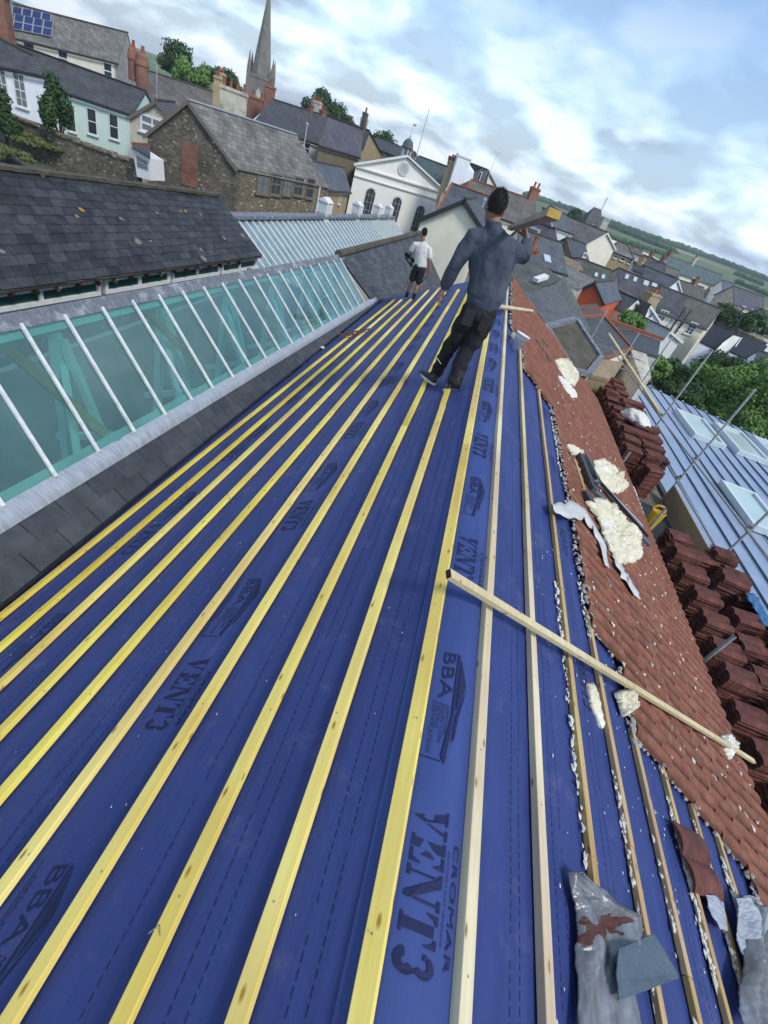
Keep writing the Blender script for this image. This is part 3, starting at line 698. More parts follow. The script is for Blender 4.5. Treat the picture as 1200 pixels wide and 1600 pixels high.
md = tiles.modifiers.new('es', 'EDGE_SPLIT'); md.split_angle = R(38)
# mortar / broken bedding along the stripped upper edge
def lump(mbx, c, r, seed, flat=.5, n=1):
    bm = bmesh.new(); bmesh.ops.create_icosphere(bm, subdivisions=n, radius=1)
    vs = []
    for v in bm.verts:
        k = 1+.55*noise.noise(v.co*1.3+V((seed, seed*.7, 0)))+.25*noise.noise(v.co*3.7+V((0, seed, 0)))
        vs.append(V(c)+V((v.co.x*r*k, v.co.y*r*k*1.3, v.co.z*r*flat*k)))
    fs = [tuple(x.index for x in f.verts) for f in bm.faces]; bm.free(); mbx.add(vs, fs)
mb = MB()
for c, s0 in enumerate(s_head):
    ya = first_y[c]; yb = first_y[c-1] if c else 12.3
    y = ya
    while y < min(yb, 12.3):
        for q in range(4):
            s = s0+random.uniform(-.035, .05); lump(mb, SP(s, y+random.uniform(-.05, .05), .035+random.uniform(-.015, .01)), random.uniform(.008, .024), random.uniform(0, 99), .6)
        y += .075
    for q in range(6): lump(mb, SP(s0+random.random()*.36, ya+random.uniform(-.02, .01), .02), random.uniform(.008, .018), random.uniform(0, 99), .7)
mo = mb.build('mortar_bedding', 'mortar', hall, smooth=False); mo['kind'] = 'stuff'
# dark verge strip under the first tiles at each step, fascia, gutter at eaves
mb = MB()
mb.box((4.27, Y0, -3.78), (.02, 0, 0), (0, 14, 0), (0, 0, -.22))
mb.build('fascia', 'board_old', hall)
mb = MB(); n = 8
for sgn in (0, 1):
    pts = [(4.30+.055+.06*math.cos(math.pi+math.pi*k/n), -3.80+.06*math.sin(math.pi+math.pi*k/n)) for k in range(n+1)]
vs = [(x, Y0, z) for x, z in pts]+[(x, 8.9, z) for x, z in pts]+[(x+(.004 if x > 4.355 else -.004), Y0, z-.004) for x, z in pts]+[(x+(.004 if x > 4.355 else -.004), 8.9, z-.004) for x, z in pts]
m1 = n+1
mb.add(vs, [(i, i+1, m1+i+1, m1+i) for i in range(n)]+[(2*m1+i, 3*m1+i, 3*m1+i+1, 2*m1+i+1) for i in range(n)])
mb.build('gutter', 'gutter_black', hall)
# left edge black tilting strip
mb = MB()
mb.box(SP(-3.05, Y0, .01), (0, 13.55, 0), SP(-2.93, Y0, .01)-SP(-3.05, Y0, .01), (0, 0, .012)); mb.build('eaves_strip', 'gutter_black', hall)

# ================================================================ glazed roof to the left of the valley
GA = R(42)
NG = V((math.sin(GA), 0, math.cos(GA))); QG = V((-2.12, 0, -3.0))
def onG(p, lift=0): return atP(p, QG+NG*lift, NG)
glz = empty('glazed_roof', (0, 0, 0), 'long rooflight of teal glass with white bars, left of the blue roof', 'glass roof')
bot0, bot1 = onG((0, 795)), onG((569, 474)); top0, top1 = onG((0, 515)), onG((530, 405))
def lineY(a, b, y): return a+(b-a)*((y-a.y)/(b.y-a.y))
YG0, YG1 = -.9, bot1.y
YT1 = top1.y
def gb(y): return lineY(bot0, bot1, y)
def gt(y): return lineY(top0, top1, y)
# bars: measured foot/head pairs
barpx = [((30, 508), (152, 708)), ((98, 494), (208, 677)), ((157, 482), (257, 651)), ((204, 471), (298, 627)), ((245, 462), (331, 609)), ((282, 456), (363, 592))]
foot = [onG(b) for a, b in barpx]; head = [onG(a) for a, b in barpx]
bars = list(zip(foot, head))
stp = (foot[-1].y-foot[0].y)/5
y = foot[-1].y; yh = head[-1].y; n_far = max(1, round((YG1-y)/stp))
for k in range(1, n_far+1):
    bars.append((gb(lerp(foot[-1].y, YG1, k/n_far)), gt(lerp(head[-1].y, YT1, k/n_far))))
for k in range(1, 11):
    bars.insert(0, (gb(foot[0].y-k*stp), gt(head[0].y-k*stp)))
for i, (a, b) in enumerate(bars):
    mbb = MB(); mbb.bar(a+NG*.025, b+NG*.025, .027, .026, up=NG)
    q = mbb.build('glazing_bar', 'glaze_bar', glz, bevel=.003)
# panes (each between two bars)
for i in range(len(bars)-1):
    (a, b), (c, d) = bars[i], bars[i+1]
    mbb = MB(); g = .012; sh = NG*random.uniform(.004, .010)
    mbb.prism([a+sh, c+sh, d+sh, b+sh], NG*-.006); mbb.build('glass_pane', 'roof_glass', glz)
# lead apron at the foot with vertical wrinkles, and lead ridge at the head
mb = MB(); vs = []; ny = 260; nv = 6
lo0, lo1 = onG((0, 835)), onG((578, 478))
for j in range(ny+1):
    y = lerp(-.9, 11.9, j/ny); a = lineY(lo0, lo1, y); b = gb(y)+NG*.0
    for i in range(nv+1):
        t = i/nv; pnt = lerp(a-NG*-.012, b+(b-a).normalized()*.02, t)
        wv = .017*noise.noise(V((y*10, t*.9, 0)))+.009*noise.noise(V((y*27, t*1.6, 4)))
        bow = .028*math.sin(math.pi*t)
        vs.append(pnt+NG*(wv+bow+.012))
mb.add(vs, [(j*(nv+1)+i, (j+1)*(nv+1)+i, (j+1)*(nv+1)+i+1, j*(nv+1)+i+1) for j in range(ny) for i in range(nv)])
mb.build('lead_apron', 'lead_new', glz, smooth=True)
mb = MB(); vs = []
for j in range(ny+1):
    y = lerp(-.9, 11.3, j/ny); b = gt(y)
    up = V((-math.cos(GA), 0, math.sin(GA)))
    prof = [(-.03, .010), (0, .022), (.03, .024), (.06, .024), (.075, .034), (.095, .03), (.105, .005), (.11, -.06)]
    for (u, h) in prof:
        vs.append(b+up*u+NG*(h+.004*noise.noise(V((y*7, u*20, 0)))))
npf = len(prof)
mb.add(vs, [(j*npf+i, (j+1)*npf+i, (j+1)*npf+i+1, j*npf+i+1) for j in range(ny) for i in range(npf-1)])
mb.build('lead_ridge', 'lead_ridge', glz, smooth=True)
# frame rails seen through the glass, trusses and the hall below
mb = MB()
dwn = (gb(5)-gt(5)).normalized()
for (t0, wdt, dep) in ((.04, .09, .05), (.95, .07, .05)):
    a = lerp(gt(-.5), gb(-.5), t0)-NG*.05; b = lerp(gt(11.0), gb(10.7), t0)-NG*.05
    mb.bar(a, b, wdt, dep, up=NG)
mb.build('purlin', 'teal_steel', glz)
for i, yy in enumerate([0.6, 2.05, 3.5, 4.95, 6.4, 7.85, 9.3, 10.4]):
    mbb = MB()
    a = gb(yy)-NG*.12; b = gt(yy)-NG*.12; c = V((b.x, yy, b.z-1.7)); 
    mbb.bar(a+V((0, 0, -.05)), V((b.x-.4, yy+.35, a.z-.75)), .07, .07)
    mbb.bar(b+V((.05, 0, -.05)), c, .08, .08); mbb.bar(b+V((.1, 0.02, -.1)), V((a.x-.15, yy+.03, a.z-.9)), .06, .06)
    mbb.bar(V((a.x-.05, yy-.7, a.z-.05)), V((b.x, yy+.1, b.z-.35)), .06, .12)
    mbb.build('roof_truss', 'teal_steel', glz)
for (p0, p1) in (((12, 545), (165, 680)), ((228, 486), (330, 590)), ((395, 455), (440, 530))):
    a = onG(p0, -.10); b = onG(p1, -.10); mbb = MB(); mbb.bar(a, b, .10, .03, up=NG); mbb.build('timber_brace', 'batten_old', glz)
mb = MB()
mb.box((-5.6, -1.2, -9.0), (3.7, 0, 0), (0, 13.4, 0), (0, 0, .1)); mb.box((-5.6, -1.2, -9), (.1, 0, 0), (0, 13.4, 0), (0, 0, 5.2)); mb.box((-2.1, -1.2, -9), (.1, 0, 0), (0, 13.3, 0), (0, 0, 5.7))
mb.box((-5.6, -1.3, -9), (3.6, 0, 0), (0, .1, 0), (0, 0, 5.9)); mb.box((-5.6, 12.1, -9), (3.6, 0, 0), (0, .1, 0), (0, 0, 5.6))
mb.build('wall', 'interior_dark', glz)

# slate strip between lead and valley; slate continuation of the same slope beyond the glass
def slates(mbx, A, B, C, D, nrow, wd, th=.007, over=.5, lift=.0, jit=.006):
    """A bottom start, B bottom end, C top start, D top end"""
    A, B, C, D = map(V, (A, B, C, D)); nrm = (B-A).cross(C-A).normalized()
    if nrm.z < 0: nrm = -nrm
    for r in range(nrow):
        t0 = r/nrow; t1 = min(1.0, (r+1+over)/nrow)
        p0, p1 = lerp(A, C, t0), lerp(B, D, t0); q0, q1 = lerp(A, C, t1), lerp(B, D, t1)
        L_ = (p1-p0).length; n = max(1, int(L_/wd)); off = (.5 if r % 2 else 0)
        us = [0]+[min(1, max(0, (k+off)/n)) for k in range(n+1)]+[1]
        for k in range(len(us)-1):
            u0, u1 = us[k], us[k+1]
            if u1-u0 < 1e-4: continue
            g = .004/max(L_, .1); mbx.tint = random.random()
            dn = (p0-q0).normalized()*random.uniform(-jit, jit)
            a, b = lerp(p0, p1, u0+g)+dn, lerp(p0, p1, u1-g)+dn; d, c = lerp(q0, q1, u0+g), lerp(q0, q1, u1-g)
            l0 = nrm*(lift+th*2.2+random.uniform(0, .002)); l1 = nrm*(lift+.001)
            vs = [a+l0-nrm*th, b+l0-nrm*th, c+l1, d+l1, a+l0, b+l0, c+l1+nrm*th, d+l1+nrm*th]
            mbx.add(vs, [(0, 3, 2, 1), (4, 5, 6, 7), (0, 1, 5, 4), (1, 2, 6, 5), (3, 0, 4, 7)])
mb = MB()
v0 = QG+V((-.02, -.9, .015)); v1 = QG+V((.02, 11.9, .015)); l0_ = lineY(lo0, lo1, -.9); l1_ = lineY(lo0, lo1, 11.9)
slates(mb, v0, v1, l0_+NG*.004, l1_+NG*.004, 2, .30)
sv = mb.build('valley_slates', 'slate_grey', glz, tint=True)
# slate slope beyond the glass
far_s = empty('slate_hip_roof', (0, 0, 0), 'dark slate roof slope with a mossy crest beyond the end of the blue roof', 'roof')
A_ = onG((575, 486)); A_.y = max(A_.y, 11.0)
pA = QG+V((.03, 11.6, 0)); pB = atP((702, 470), QG, NG); pC = onG((527, 398)); pD = onG((655, 364))
mb = MB(); slates(mb, pA, pB, pC, pD, 11, .34, lift=.0)
mb.build('slate_covering', 'slate_far', far_s, tint=True)
mb = MB(); mb.tube(pC+NG*.02, pD+NG*.02, .085, 8); mb.build('ridge_tiles', 'mossflat', far_s)
mb = MB(); mb.prism([pA-NG*.03, pB-NG*.03, pD-NG*.03, pC-NG*.03], (0, 0, -7)); mb.build('wall', 'render_grey', far_s)

# ================================================================ black slate roof with clerestory (left)
blk = empty('slate_market_roof', (0, 0, 0), 'black slate roof with lichen spots above a strip of green clerestory windows, at the left', 'building')
ZE = -3.4
e0 = atZ((0, 455), ZE); e1 = atZ((410, 400), ZE)
exd = (e1-e0).normalized()
en = V((exd.y, -exd.x, 0))                # horizontal, facing right/us
SP_ = R(30)
upv = -en*math.cos(SP_)+V((0, 0, 1))*math.sin(SP_)
NB = exd.cross(upv).normalized()
if NB.z < 0: NB = -NB
r0 = atP((0, 262), e0, NB); r1 = atP((340, 305), e0, NB)
# extend to the near side
ext = (e0-e1).normalized()*9
mb = MB(); slates(mb, e0+ext, e1, r0+(r0-r1).normalized()*9, r1, 12, .30, th=.009, jit=.008)
mb.build('slate_covering', 'slate_black', blk, tint=True)
mb = MB(); mb.prism([e0+ext-NB*.02, e1-NB*.02, r1-NB*.02, r0+(r0-r1).normalized()*9-NB*.02], NB*-.06); mb.build('roof_boarding', 'board_old', blk)
mb = MB()
for i in range(60):
    a = lerp(r0+(r0-r1).normalized()*9, r1, i/60); b = lerp(r0+(r0-r1).normalized()*9, r1, (i+.97)/60); mb.bar(a+V((0, 0, .02)), b+V((0, 0, .02+random.uniform(-.01, .01))), .2, .06)
mb.build('ridge_tiles', 'mossflat', blk)
mb = MB(); mb2 = MB()
for (px, py, r) in ((216, 378, .10), (235, 377, .045), (120, 338, .05), (314, 390, .06), (379, 368, .09), (318, 404, .10), (190, 342, .05), (245, 333, .045), (3, 393, .05), (282, 330, .05), (350, 372, .07), (313, 335, .05)):
    c = atP((px, py), e0+NB*.022, NB); fl = []
    k = 9
    pts = [c+exd*(r*math.cos(2*math.pi*i/k)*random.uniform(.6, 1.1))+upv*(r*.9*math.sin(2*math.pi*i/k)*random.uniform(.6, 1.1)) for i in range(k)]
    mb.prism(pts, NB*.005)
for (px, py, r) in ((128, 328, .07), (66, 274, .05), (290, 330, .05)):
    c = atP((px, py), e0+NB*.022, NB); k = 8
    pts = [c+exd*(r*math.cos(2*math.pi*i/k)*random.uniform(.5, 1.1))+upv*(r*math.sin(2*math.pi*i/k)*random.uniform(.5, 1.1)) for i in range(k)]
    mb2.prism(pts, NB*.005)
mb.build('lichen', 'lichen', blk); mb2.build('lichen', 'lichen_orange', blk)
# rear slope
back = -en*2.4+V((0, 0, -1.3))
mb = MB(); rA = r0+(r0-r1).normalized()*9
mb.prism([rA, r1, r1+back, rA+back], (0, 0, -.06)); mb.build('rear_slope', 'slate_dk', blk)
# gable end + walls
mb = MB(); wl = e0+ext-en*.35; wr = e1-en*.35-exd*.15
mb.prism([wr+V((0, 0, .1)), V((r1.x, r1.y, r1.z-.1))-exd*.15, wr-en*(2*((r1-e1).dot(-en))-.4)+V((0, 0, .1)), wr-en*(2*((r1-e1).dot(-en))-.4)+V((0, 0, -8)), wr+V((0, 0, -8))], -exd*.15)
mb.box(wl+V((0, 0, -8)), wr-wl, -en*.15, (0, 0, 6.9)); mb.build('wall', 'render_grey', blk)
# rafter feet
Lw = (wr-wl).length; nr = int(Lw/.42)
for i in range(nr):
    if i*.42 < 7.2: continue
    a = wl+exd*(i*.42); mbb = MB(); mbb.bar(a+en*.30+V((0, 0, -.14)), a+V((0, 0, .04)), .05, .09); mbb.build('rafter_foot', 'clay_dark' if i % 3 else 'board_old', blk)
# clerestory frames with green panes, three bays
zt, zb = -.10, -.40
bays = [(-.1, .315), (.325, .60), (.655, .80), (.815, .985)]
tspan = [((0, 462), (152, 446)), ((160, 446), (262, 430)), ((265, 430), (340, 420)), ((343, 418), (398, 408))]
wallq = wl+en*.10
for k, (pL, pR) in enumerate(tspan):
    a = atP(pL, wallq, en); b = atP(pR, wallq, en)
    if k == 0: a = a-exd*3.0
    a.z = ZE+zt; b.z = ZE+zt; L_ = (b-a).length; d = exd
    mbb = MB(); fw = .07
    mbb.box(a, d*L_, en*.08, (0, 0, -fw)); mbb.box(a+V((0, 0, zb-zt)), d*L_, en*.08, (0, 0, fw))
    nsub = 2 if k else 4
    for q in range(nsub+1):
        mbb.box(a+d*((L_-fw)*q/nsub)+V((0, 0, -fw)), d*fw, en*.075, (0, 0, zb-zt+2*fw))
    f = mbb.build('window', 'white_paint', blk)
    mbb = MB(); mbb.box(a+en*.02+d*.01, d*(L_-.02), en*.02, (0, 0, zb-zt)); mbb.build('pane', 'pane_green', f)
for q in range(1):
    mbb = MB(); a = wl+V((0, 0, -1.7)); mbb.box(a, exd*Lw, en*.05, (0, 0, 1.19)); mbb.build('sill_flashing', 'lead_ridge', blk)

# ================================================================ second glazed roof, with louvred vents, beyond
g2 = empty('patent_glazed_roof', (0, 0, 0), 'pale blue ribbed glass roof with white louvred vents along its ridge, beyond the slate roof', 'glass roof')
t0 = atZ((365, 340), -3.5); t1 = atZ((612, 340), -3.5)
t1.x = lerp(t1.x, t0.x, .0)
gd = (t1-t0).normalized(); gn = V((gd.y, -gd.x, 0)); gslope = gn*math.cos(R(34))-V((0, 0, 1))*math.sin(R(34)); gN = gd.cross(gslope).normalized()
if gN.z < 0: gN = -gN
t0 = t0-gd*5; GL = (t1-t0).length; dn = 4.2
n_b = int(GL/.42)
for i in range(n_b+1):
    a = t0+gd*(GL*i/n_b); mbb = MB(); mbb.bar(a+gN*.03, a+gslope*dn+gN*.03, .07, .05, up=gN); mbb.build('glazing_bar', 'glaze_bar', g2)
for i in range(n_b):
    a = t0+gd*(GL*i/n_b); b = t0+gd*(GL*(i+1)/n_b); mbb = MB(); sh = gN*random.uniform(0, .01)
    mbb.prism([a+sh, b+sh, b+gslope*dn+sh, a+gslope*dn+sh], gN*-.006)
    mbb.build('glass_pane', 'roof_glass_dusty' if i > n_b*.80 else 'roof_glass_pale', g2)
mb = MB(); mb.bar(t0+V((0, 0, .06)), t1+V((0, 0, .06)), .45, .10); mb.build('ridge_flashing', 'lead_ridge', g2)
mb = MB(); mb.prism([t0-gN*.3, t1-gN*.3, t1-gn*3-V((0, 0, 2.2)), t0-gn*3-V((0, 0, 2.2))], (0, 0, -.1)); mb.build('rear_slope', 'slate_dk', g2)
for i in range(14):
    a = t0+gd*(GL*(i+.5)/14)-gn*.25; mbb = MB(); mbb.bar(a+V((0, 0, .02)), a-gn*2.4-V((0, 0, 1.72)), .45, .05); mbb.build('rear_rooflight', 'rooflight_glass', g2)
mb = MB(); mb.prism([t0+gslope*.3-gN*.5, t0+gslope*dn-gN*.5, t1+gslope*dn-gN*.5, t1+gslope*.3-gN*.5], (0, 0, -.4)); mb.build('lining', 'teal_steel', g2)
mb = MB(); mb.prism([t1-V((0, 0, .1)), t1+gslope*dn-V((0, 0, .1)), t1+gslope*dn-V((0, 0, 6)), t1-gn*3-V((0, 0, 8)), t1-gn*3-V((0, 0, 2.2))], -gd*.1)
mb.build('wall', 'render_grey', g2)
vents = [(505, 338, .70), (555, 343, .62), (586, 344, .58), (604, 344, .55)]
for i, (px, py, sc) in enumerate(vents):
    c = atP((px, py), t0, gn.copy()) if False else None
    # on the ridge line: nearest point of the bearing to the ridge
    d = W((px, py)); best = min(range(400), key=lambda k: (V((d.x/d.y, 0, 0))-V(((t0+gd*GL*k/399).x/(t0+gd*GL*k/399).y, 0, 0))).length)
    c = t0+gd*GL*best/399
    lab = ['large white louvred roof vent nearest on the glazed ridge', 'white louvred vent second along the glazed ridge', 'white louvred vent third along the glazed ridge', 'small white louvred vent farthest along the glazed ridge'][i]
    t = empty('roof_vent', c, lab, 'roof vent', 'louvred vents on the glazed ridge')
    wv, dv, hv = .78*sc, .70*sc, .80*sc
    rz = math.atan2(gd.y, gd.x)
    mbb = MB(); mbb.cbox((0, 0, .22), wv*.8, dv*.8, .7, rz); mbb.cbox((0, 0, hv*.9), wv*.86, dv*.86, .05, rz)
    X = V((math.cos(rz), math.sin(rz), 0)); Y = V((-math.sin(rz), math.cos(rz), 0))
    for sx in (-1, 1):
        for sy in (-1, 1): mbb.cbox(X*sx*wv*.47+Y*sy*dv*.47+V((0, 0, .2+hv*.4)), .06, .06, hv*.85, rz)
    b = MB(); b.v, b.f, b.m, b.t = mbb.v, mbb.f, mbb.m, mbb.t; b.build('vent_body', 'white_paint', t, loc=(0, 0, 0))
    mbb = MB()
    for k in range(9):
        z = .22+hv*.8*k/9
        for sx in (-1, 1):
            mbb.box(X*sx*wv*.40-Y*dv*.44+V((0, 0, z+.05)), X*sx*wv*.10+V((0, 0, -.05)), Y*dv*.88, (0, 0, .012))
            mbb.box(Y*sx*dv*.40-X*wv*.44+V((0, 0, z+.05)), Y*sx*dv*.10+V((0, 0, -.05)), X*wv*.88, (0, 0, .012))
    mbb.build('louvre', 'white_paint', t, loc=(0, 0, 0))
    mbb = MB(); rz0 = .2+hv*.82
    mbb.prism([-X*wv*.58-Y*dv*.58+V((0, 0, rz0)), -X*wv*.58+Y*dv*.58+V((0, 0, rz0)), -X*wv*.58+V((0, 0, rz0+hv*.33))], X*wv*1.16); mbb.build('vent_cap', 'white_paint', t, loc=(0, 0, 0))

# ================================================================ buildings of the town
def wall_quad(mbx, a, b, zb, th=.25, inn=None):
    mbx.box(V((a.x, a.y, zb)), V((b.x-a.x, b.y-a.y, 0)), inn*th, (0, 0, a.z-zb))
def add_window(root, c, u, n, wd, ht, frame='white_paint', pane='pane', style=2, arch=False, sill=True):
    """c centre on wall plane, u horizontal dir in wall, n outward"""
    mbb = MB(); f = max(.05, wd*.09); Z = V((0, 0, 1)); d = .06
    o = c-u*wd/2-Z*ht/2
    if not arch:
        mbb.box(o, u*f, n*d, Z*ht); mbb.box(o+u*(wd-f), u*f, n*d, Z*ht); mbb.box(o+u*f, u*(wd-2*f), n*d*.95, Z*f); mbb.box(o+u*f+Z*(ht-f), u*(wd-2*f), n*d*.95, Z*f)
        if style >= 2: mbb.box(o+u*f+Z*(ht/2-f/2), u*(wd-2*f), n*d*.9, Z*f)
        if style >= 3: mbb.box(o+u*(wd/2-f/3)+Z*f, u*f*.66, n*d*.85, Z*(ht-2*f))
        if style >= 4:
            for q in (.25, .75): mbb.box(o+u*f+Z*(ht*q), u*(wd-2*f), n*d*.8, Z*f*.5)
        if sill: mbb.box(o-u*f-Z*.08, u*(wd+2*f), n*.14, Z*.08)
    else:
        k = 12; pts = [o, o+u*wd]+[c+Z*(ht/2-wd/2)+u*(wd/2*math.cos(math.pi*i/k))+Z*(wd/2*math.sin(math.pi*i/k)) for i in range(k+1)]
        mbb.prism(pts, n*.05); mbb.box(o-u*f*2-Z*.12, u*(wd+4*f), n*.16, Z*.12)
        f_ = mbb.build('window', frame, root)
        mbb = MB(); pts2 = [c+(p-c)*.86 for p in pts]; mbb.prism(pts2, n*.07); pn = mbb.build('pane', pane, f_)
        mbb = MB()
        for q in (-.18, .18): mbb.box(c+u*wd*q-Z*ht*.43, u*.035, n*.085, Z*ht*.86)
        for q in (-.25, 0, .22): mbb.box(c-u*wd*.43+Z*ht*q, u*wd*.86, n*.08, Z*.035)
        mbb.build('glazing_bars', 'render_grey', f_); return
    f_ = mbb.build('window', frame, root)
    mbb = MB(); mbb.box(o+u*f*.9+Z*f*.9+n*.004, u*(wd-1.8*f), n*d*.4, Z*(ht-1.8*f)); mbb.build('pane', pane, f_)
def add_chimney(root, c, d, wd=.9, dp=.6, ht=1.4, mat='brick_red', pots=2, potmat='terracotta', down=1.2):
    """c centre at the ridge"""
    n = V((-d.y, d.x, 0)); mbb = MB()
    mbb.box(c-d*wd/2-n*dp/2-V((0, 0, down)), d*wd, n*dp, (0, 0, ht+down))
    mbb.box(c-d*(wd/2+.05)-n*(dp/2+.05)+V((0, 0, ht)), d*(wd+.1), n*(dp+.1), (0, 0, .10))
    mbb.box(c-d*(wd/2-.02)-n*(dp/2-.02)+V((0, 0, ht+.1)), d*(wd-.04), n*(dp-.04), (0, 0, .08))
    ch = mbb.build('chimney', mat, root)
    for k in range(pots):
        p = c+d*(wd*((k+.5)/pots-.5))+V((0, 0, ht+.18)); m2 = MB(); m2.lathe(p, [(.12, 0), (.10, .06), (.095, .34), (.12, .36), (.12, .42), (.08, .42)], 8); m2.build('chimney_pot', potmat, ch)
BASE_DROP = 9.0
def roofslab(mbx, a, b, c, d, th=.10):
    """a,b eave; c,d ridge (c above a). thickness below"""
    n = (b-a).cross(c-a).normalized()
    if n.z < 0: n = -n
    mbx.prism([a, b, d, c], n*-th)
def house(name, label, EL, ER, RL, RR, Y, YR=None, pitch=38, wall='render_cream', roof='slate_dk', base=None, hipL=False, hipR=False, wins=(), chims=(), lights=(), ridge='mossflat', cat='house', group=None, over=.22, gwall=None, gutter='gutter_black'):
    root = empty(name, (0, 0, 0), label, cat, group)
    A = atY(EL, Y)
    if YR is None:
        Bq = atZ(ER, A.z); YB = Bq.y if (W(ER).z*A.z > 0) else Y
        YB = max(.86*Y, min(1.2*Y, YB))
    else: YB = YR
    B = atY(ER, YB)
    d = V((B.x-A.x, B.y-A.y, 0)); L_ = d.length; d.normalize(); n = V((d.y, -d.x, 0))
    if n.dot(V((A.x, A.y, 0))) > 0: n = -n
    up = -n*math.cos(R(pitch))+V((0, 0, 1))*math.sin(R(pitch)); Nr = (B-A).cross(up).normalized()
    if Nr.z < 0: Nr = -Nr
    C = atP(RL, A, Nr); D = atP(RR, A, Nr)
    def backof(E_, Rg, hip):
        hd = V((Rg.x-E_.x, Rg.y-E_.y, 0))
        if hip: hd = -n*hd.dot(-n)
        q = E_+hd*2; return V((q.x, q.y, E_.z))
    A2, B2 = backof(A, C, hipL), backof(B, D, hipR)
    zb = base if base is not None else min(A.z, ground_z(A.x, A.y))-BASE_DROP*.2
    inn = -n
    lowmat = wall
    m1 = MB()
    if hipL: m1.box(V((A.x, A.y, zb)), V((A2.x-A.x, A2.y-A.y, 0)), d*.2, (0, 0, A.z-zb-.02))
    else: m1.prism([V((A.x, A.y, zb)), A-V((0, 0, .03)), C-V((0, 0, .06)), A2-V((0, 0, .03)), V((A2.x, A2.y, zb))], d*.2)
    if hipR: m1.box(V((B.x, B.y, zb)), V((B2.x-B.x, B2.y-B.y, 0)), -d*.2, (0, 0, B.z-zb-.02))
    else: m1.prism([V((B.x, B.y, zb)), B-V((0, 0, .03)), D-V((0, 0, .06)), B2-V((0, 0, .03)), V((B2.x, B2.y, zb))], -d*.2)
    if gwall:
        m1.build('gable_wall', gwall, root); m1 = MB()
    ia, ib = A+d*.205, B-d*.205
    m1.prism([V((ia.x, ia.y, zb)), V((ib.x, ib.y, zb)), ib-V((0, 0, .02)), ia-V((0, 0, .02))], inn*.2)
    m1.prism([V((A2.x, A2.y, zb))+d*.205, V((B2.x, B2.y, zb))-d*.205, B2-V((0, 0, .02))-d*.205, A2-V((0, 0, .02))+d*.205], n*.2)
    m1.build('wall', wall, root)
    m2 = MB(); upn = up*over
    vg = .12
    a_ = A-upn+V((0, 0, .03)); b_ = B-upn+V((0, 0, .03)); c_ = C+V((0, 0, .03)); d_ = D+V((0, 0, .03))
    if not hipL: a_ = a_-d*vg; c_ = c_-d*vg
    if not hipR: b_ = b_+d*vg; d_ = d_+d*vg
    roofslab(m2, a_, b_, c_, d_)
    a2_, b2_ = V((2*c_.x-a_.x, 2*c_.y-a_.y, a_.z)), V((2*d_.x-b_.x, 2*d_.y-b_.y, b_.z))
    if hipL: a2_ = A2+(n*-over*.8)+V((0, 0, a_.z-A.z))
    if hipR: b2_ = B2+(n*-over*.8)+V((0, 0, b_.z-B.z))
    m2.prism([a2_, b2_, d_-inn*-.002, c_-inn*-.002], (0, 0, -.1))
    if hipL: m2.prism([a_, a2_, c_+V((0, 0, .001))], (0, 0, -.09))
    if hipR: m2.prism([b_, b2_, d_+V((0, 0, .001))], (0, 0, -.09))
    rf = m2.build('roof', roof, root)
    m3 = MB(); m3.bar(c_+V((0, 0, .03)), d_+V((0, 0, .03)), .22, .09)
    if hipL: m3.bar(c_+V((0, 0, .03)), a_+V((0, 0, .03)), .2, .08)
    if hipR: m3.bar(d_+V((0, 0, .03)), b_+V((0, 0, .03)), .2, .08)
    m3.build('ridge_tiles', ridge, root)
    if gutter:
        m4 = MB(); m4.tube(a_+n*.05-V((0, 0, .1)), b_+n*.05-V((0, 0, .1)), .07, 6); m4.build('gutter', gutter, root)
    for wn in wins:
        px, py, ww, wh = wn[:4]; st = wn[4] if len(wn) > 4 else 2; pn = wn[5] if len(wn) > 5 else 'pane'; side = wn[6] if len(wn) > 6 else 'f'
        if side == 'f': c = atP((px, py), A, n); add_window(root, c, d, n, ww, wh, pane=pn, style=st)
        else:
            q = A if side == 'l' else B; o2 = A2 if side == 'l' else B2
            u = V((o2.x-q.x, o2.y-q.y, 0)).normalized(); nn = V((u.y, -u.x, 0))
            if nn.dot(V((q.x, q.y, 0))) > 0: nn = -nn
            c = atP((px, py), q, nn); add_window(root, c, u, nn, ww, wh, pane=pn, style=st)
    for ch in chims:
        t = ch[0]; add_chimney(root, lerp(c_, d_, t), d, *ch[1:])
    for (px, py, lw, lh) in lights:
        c = atP((px, py), a_, Nr); m5 = MB(); m5.box(c-d*lw/2-up*lh/2, d*lw, up*lh, Nr*.10); fr = m5.build('rooflight', 'alu', root)
        m5 = MB(); m5.box(c-d*lw*.4-up*lh*.42+Nr*.09, d*lw*.8, up*lh*.84, Nr*.015); m5.build('pane', 'rooflight_glass', fr)
    root['kdbg'] = 0; del root['kdbg']
    return dict(root=root, A=A, B=B, C=C, D=D, d=d, n=n, N=Nr, up=up, a=a_, c=c_, dd=d_, A2=A2, B2=B2)
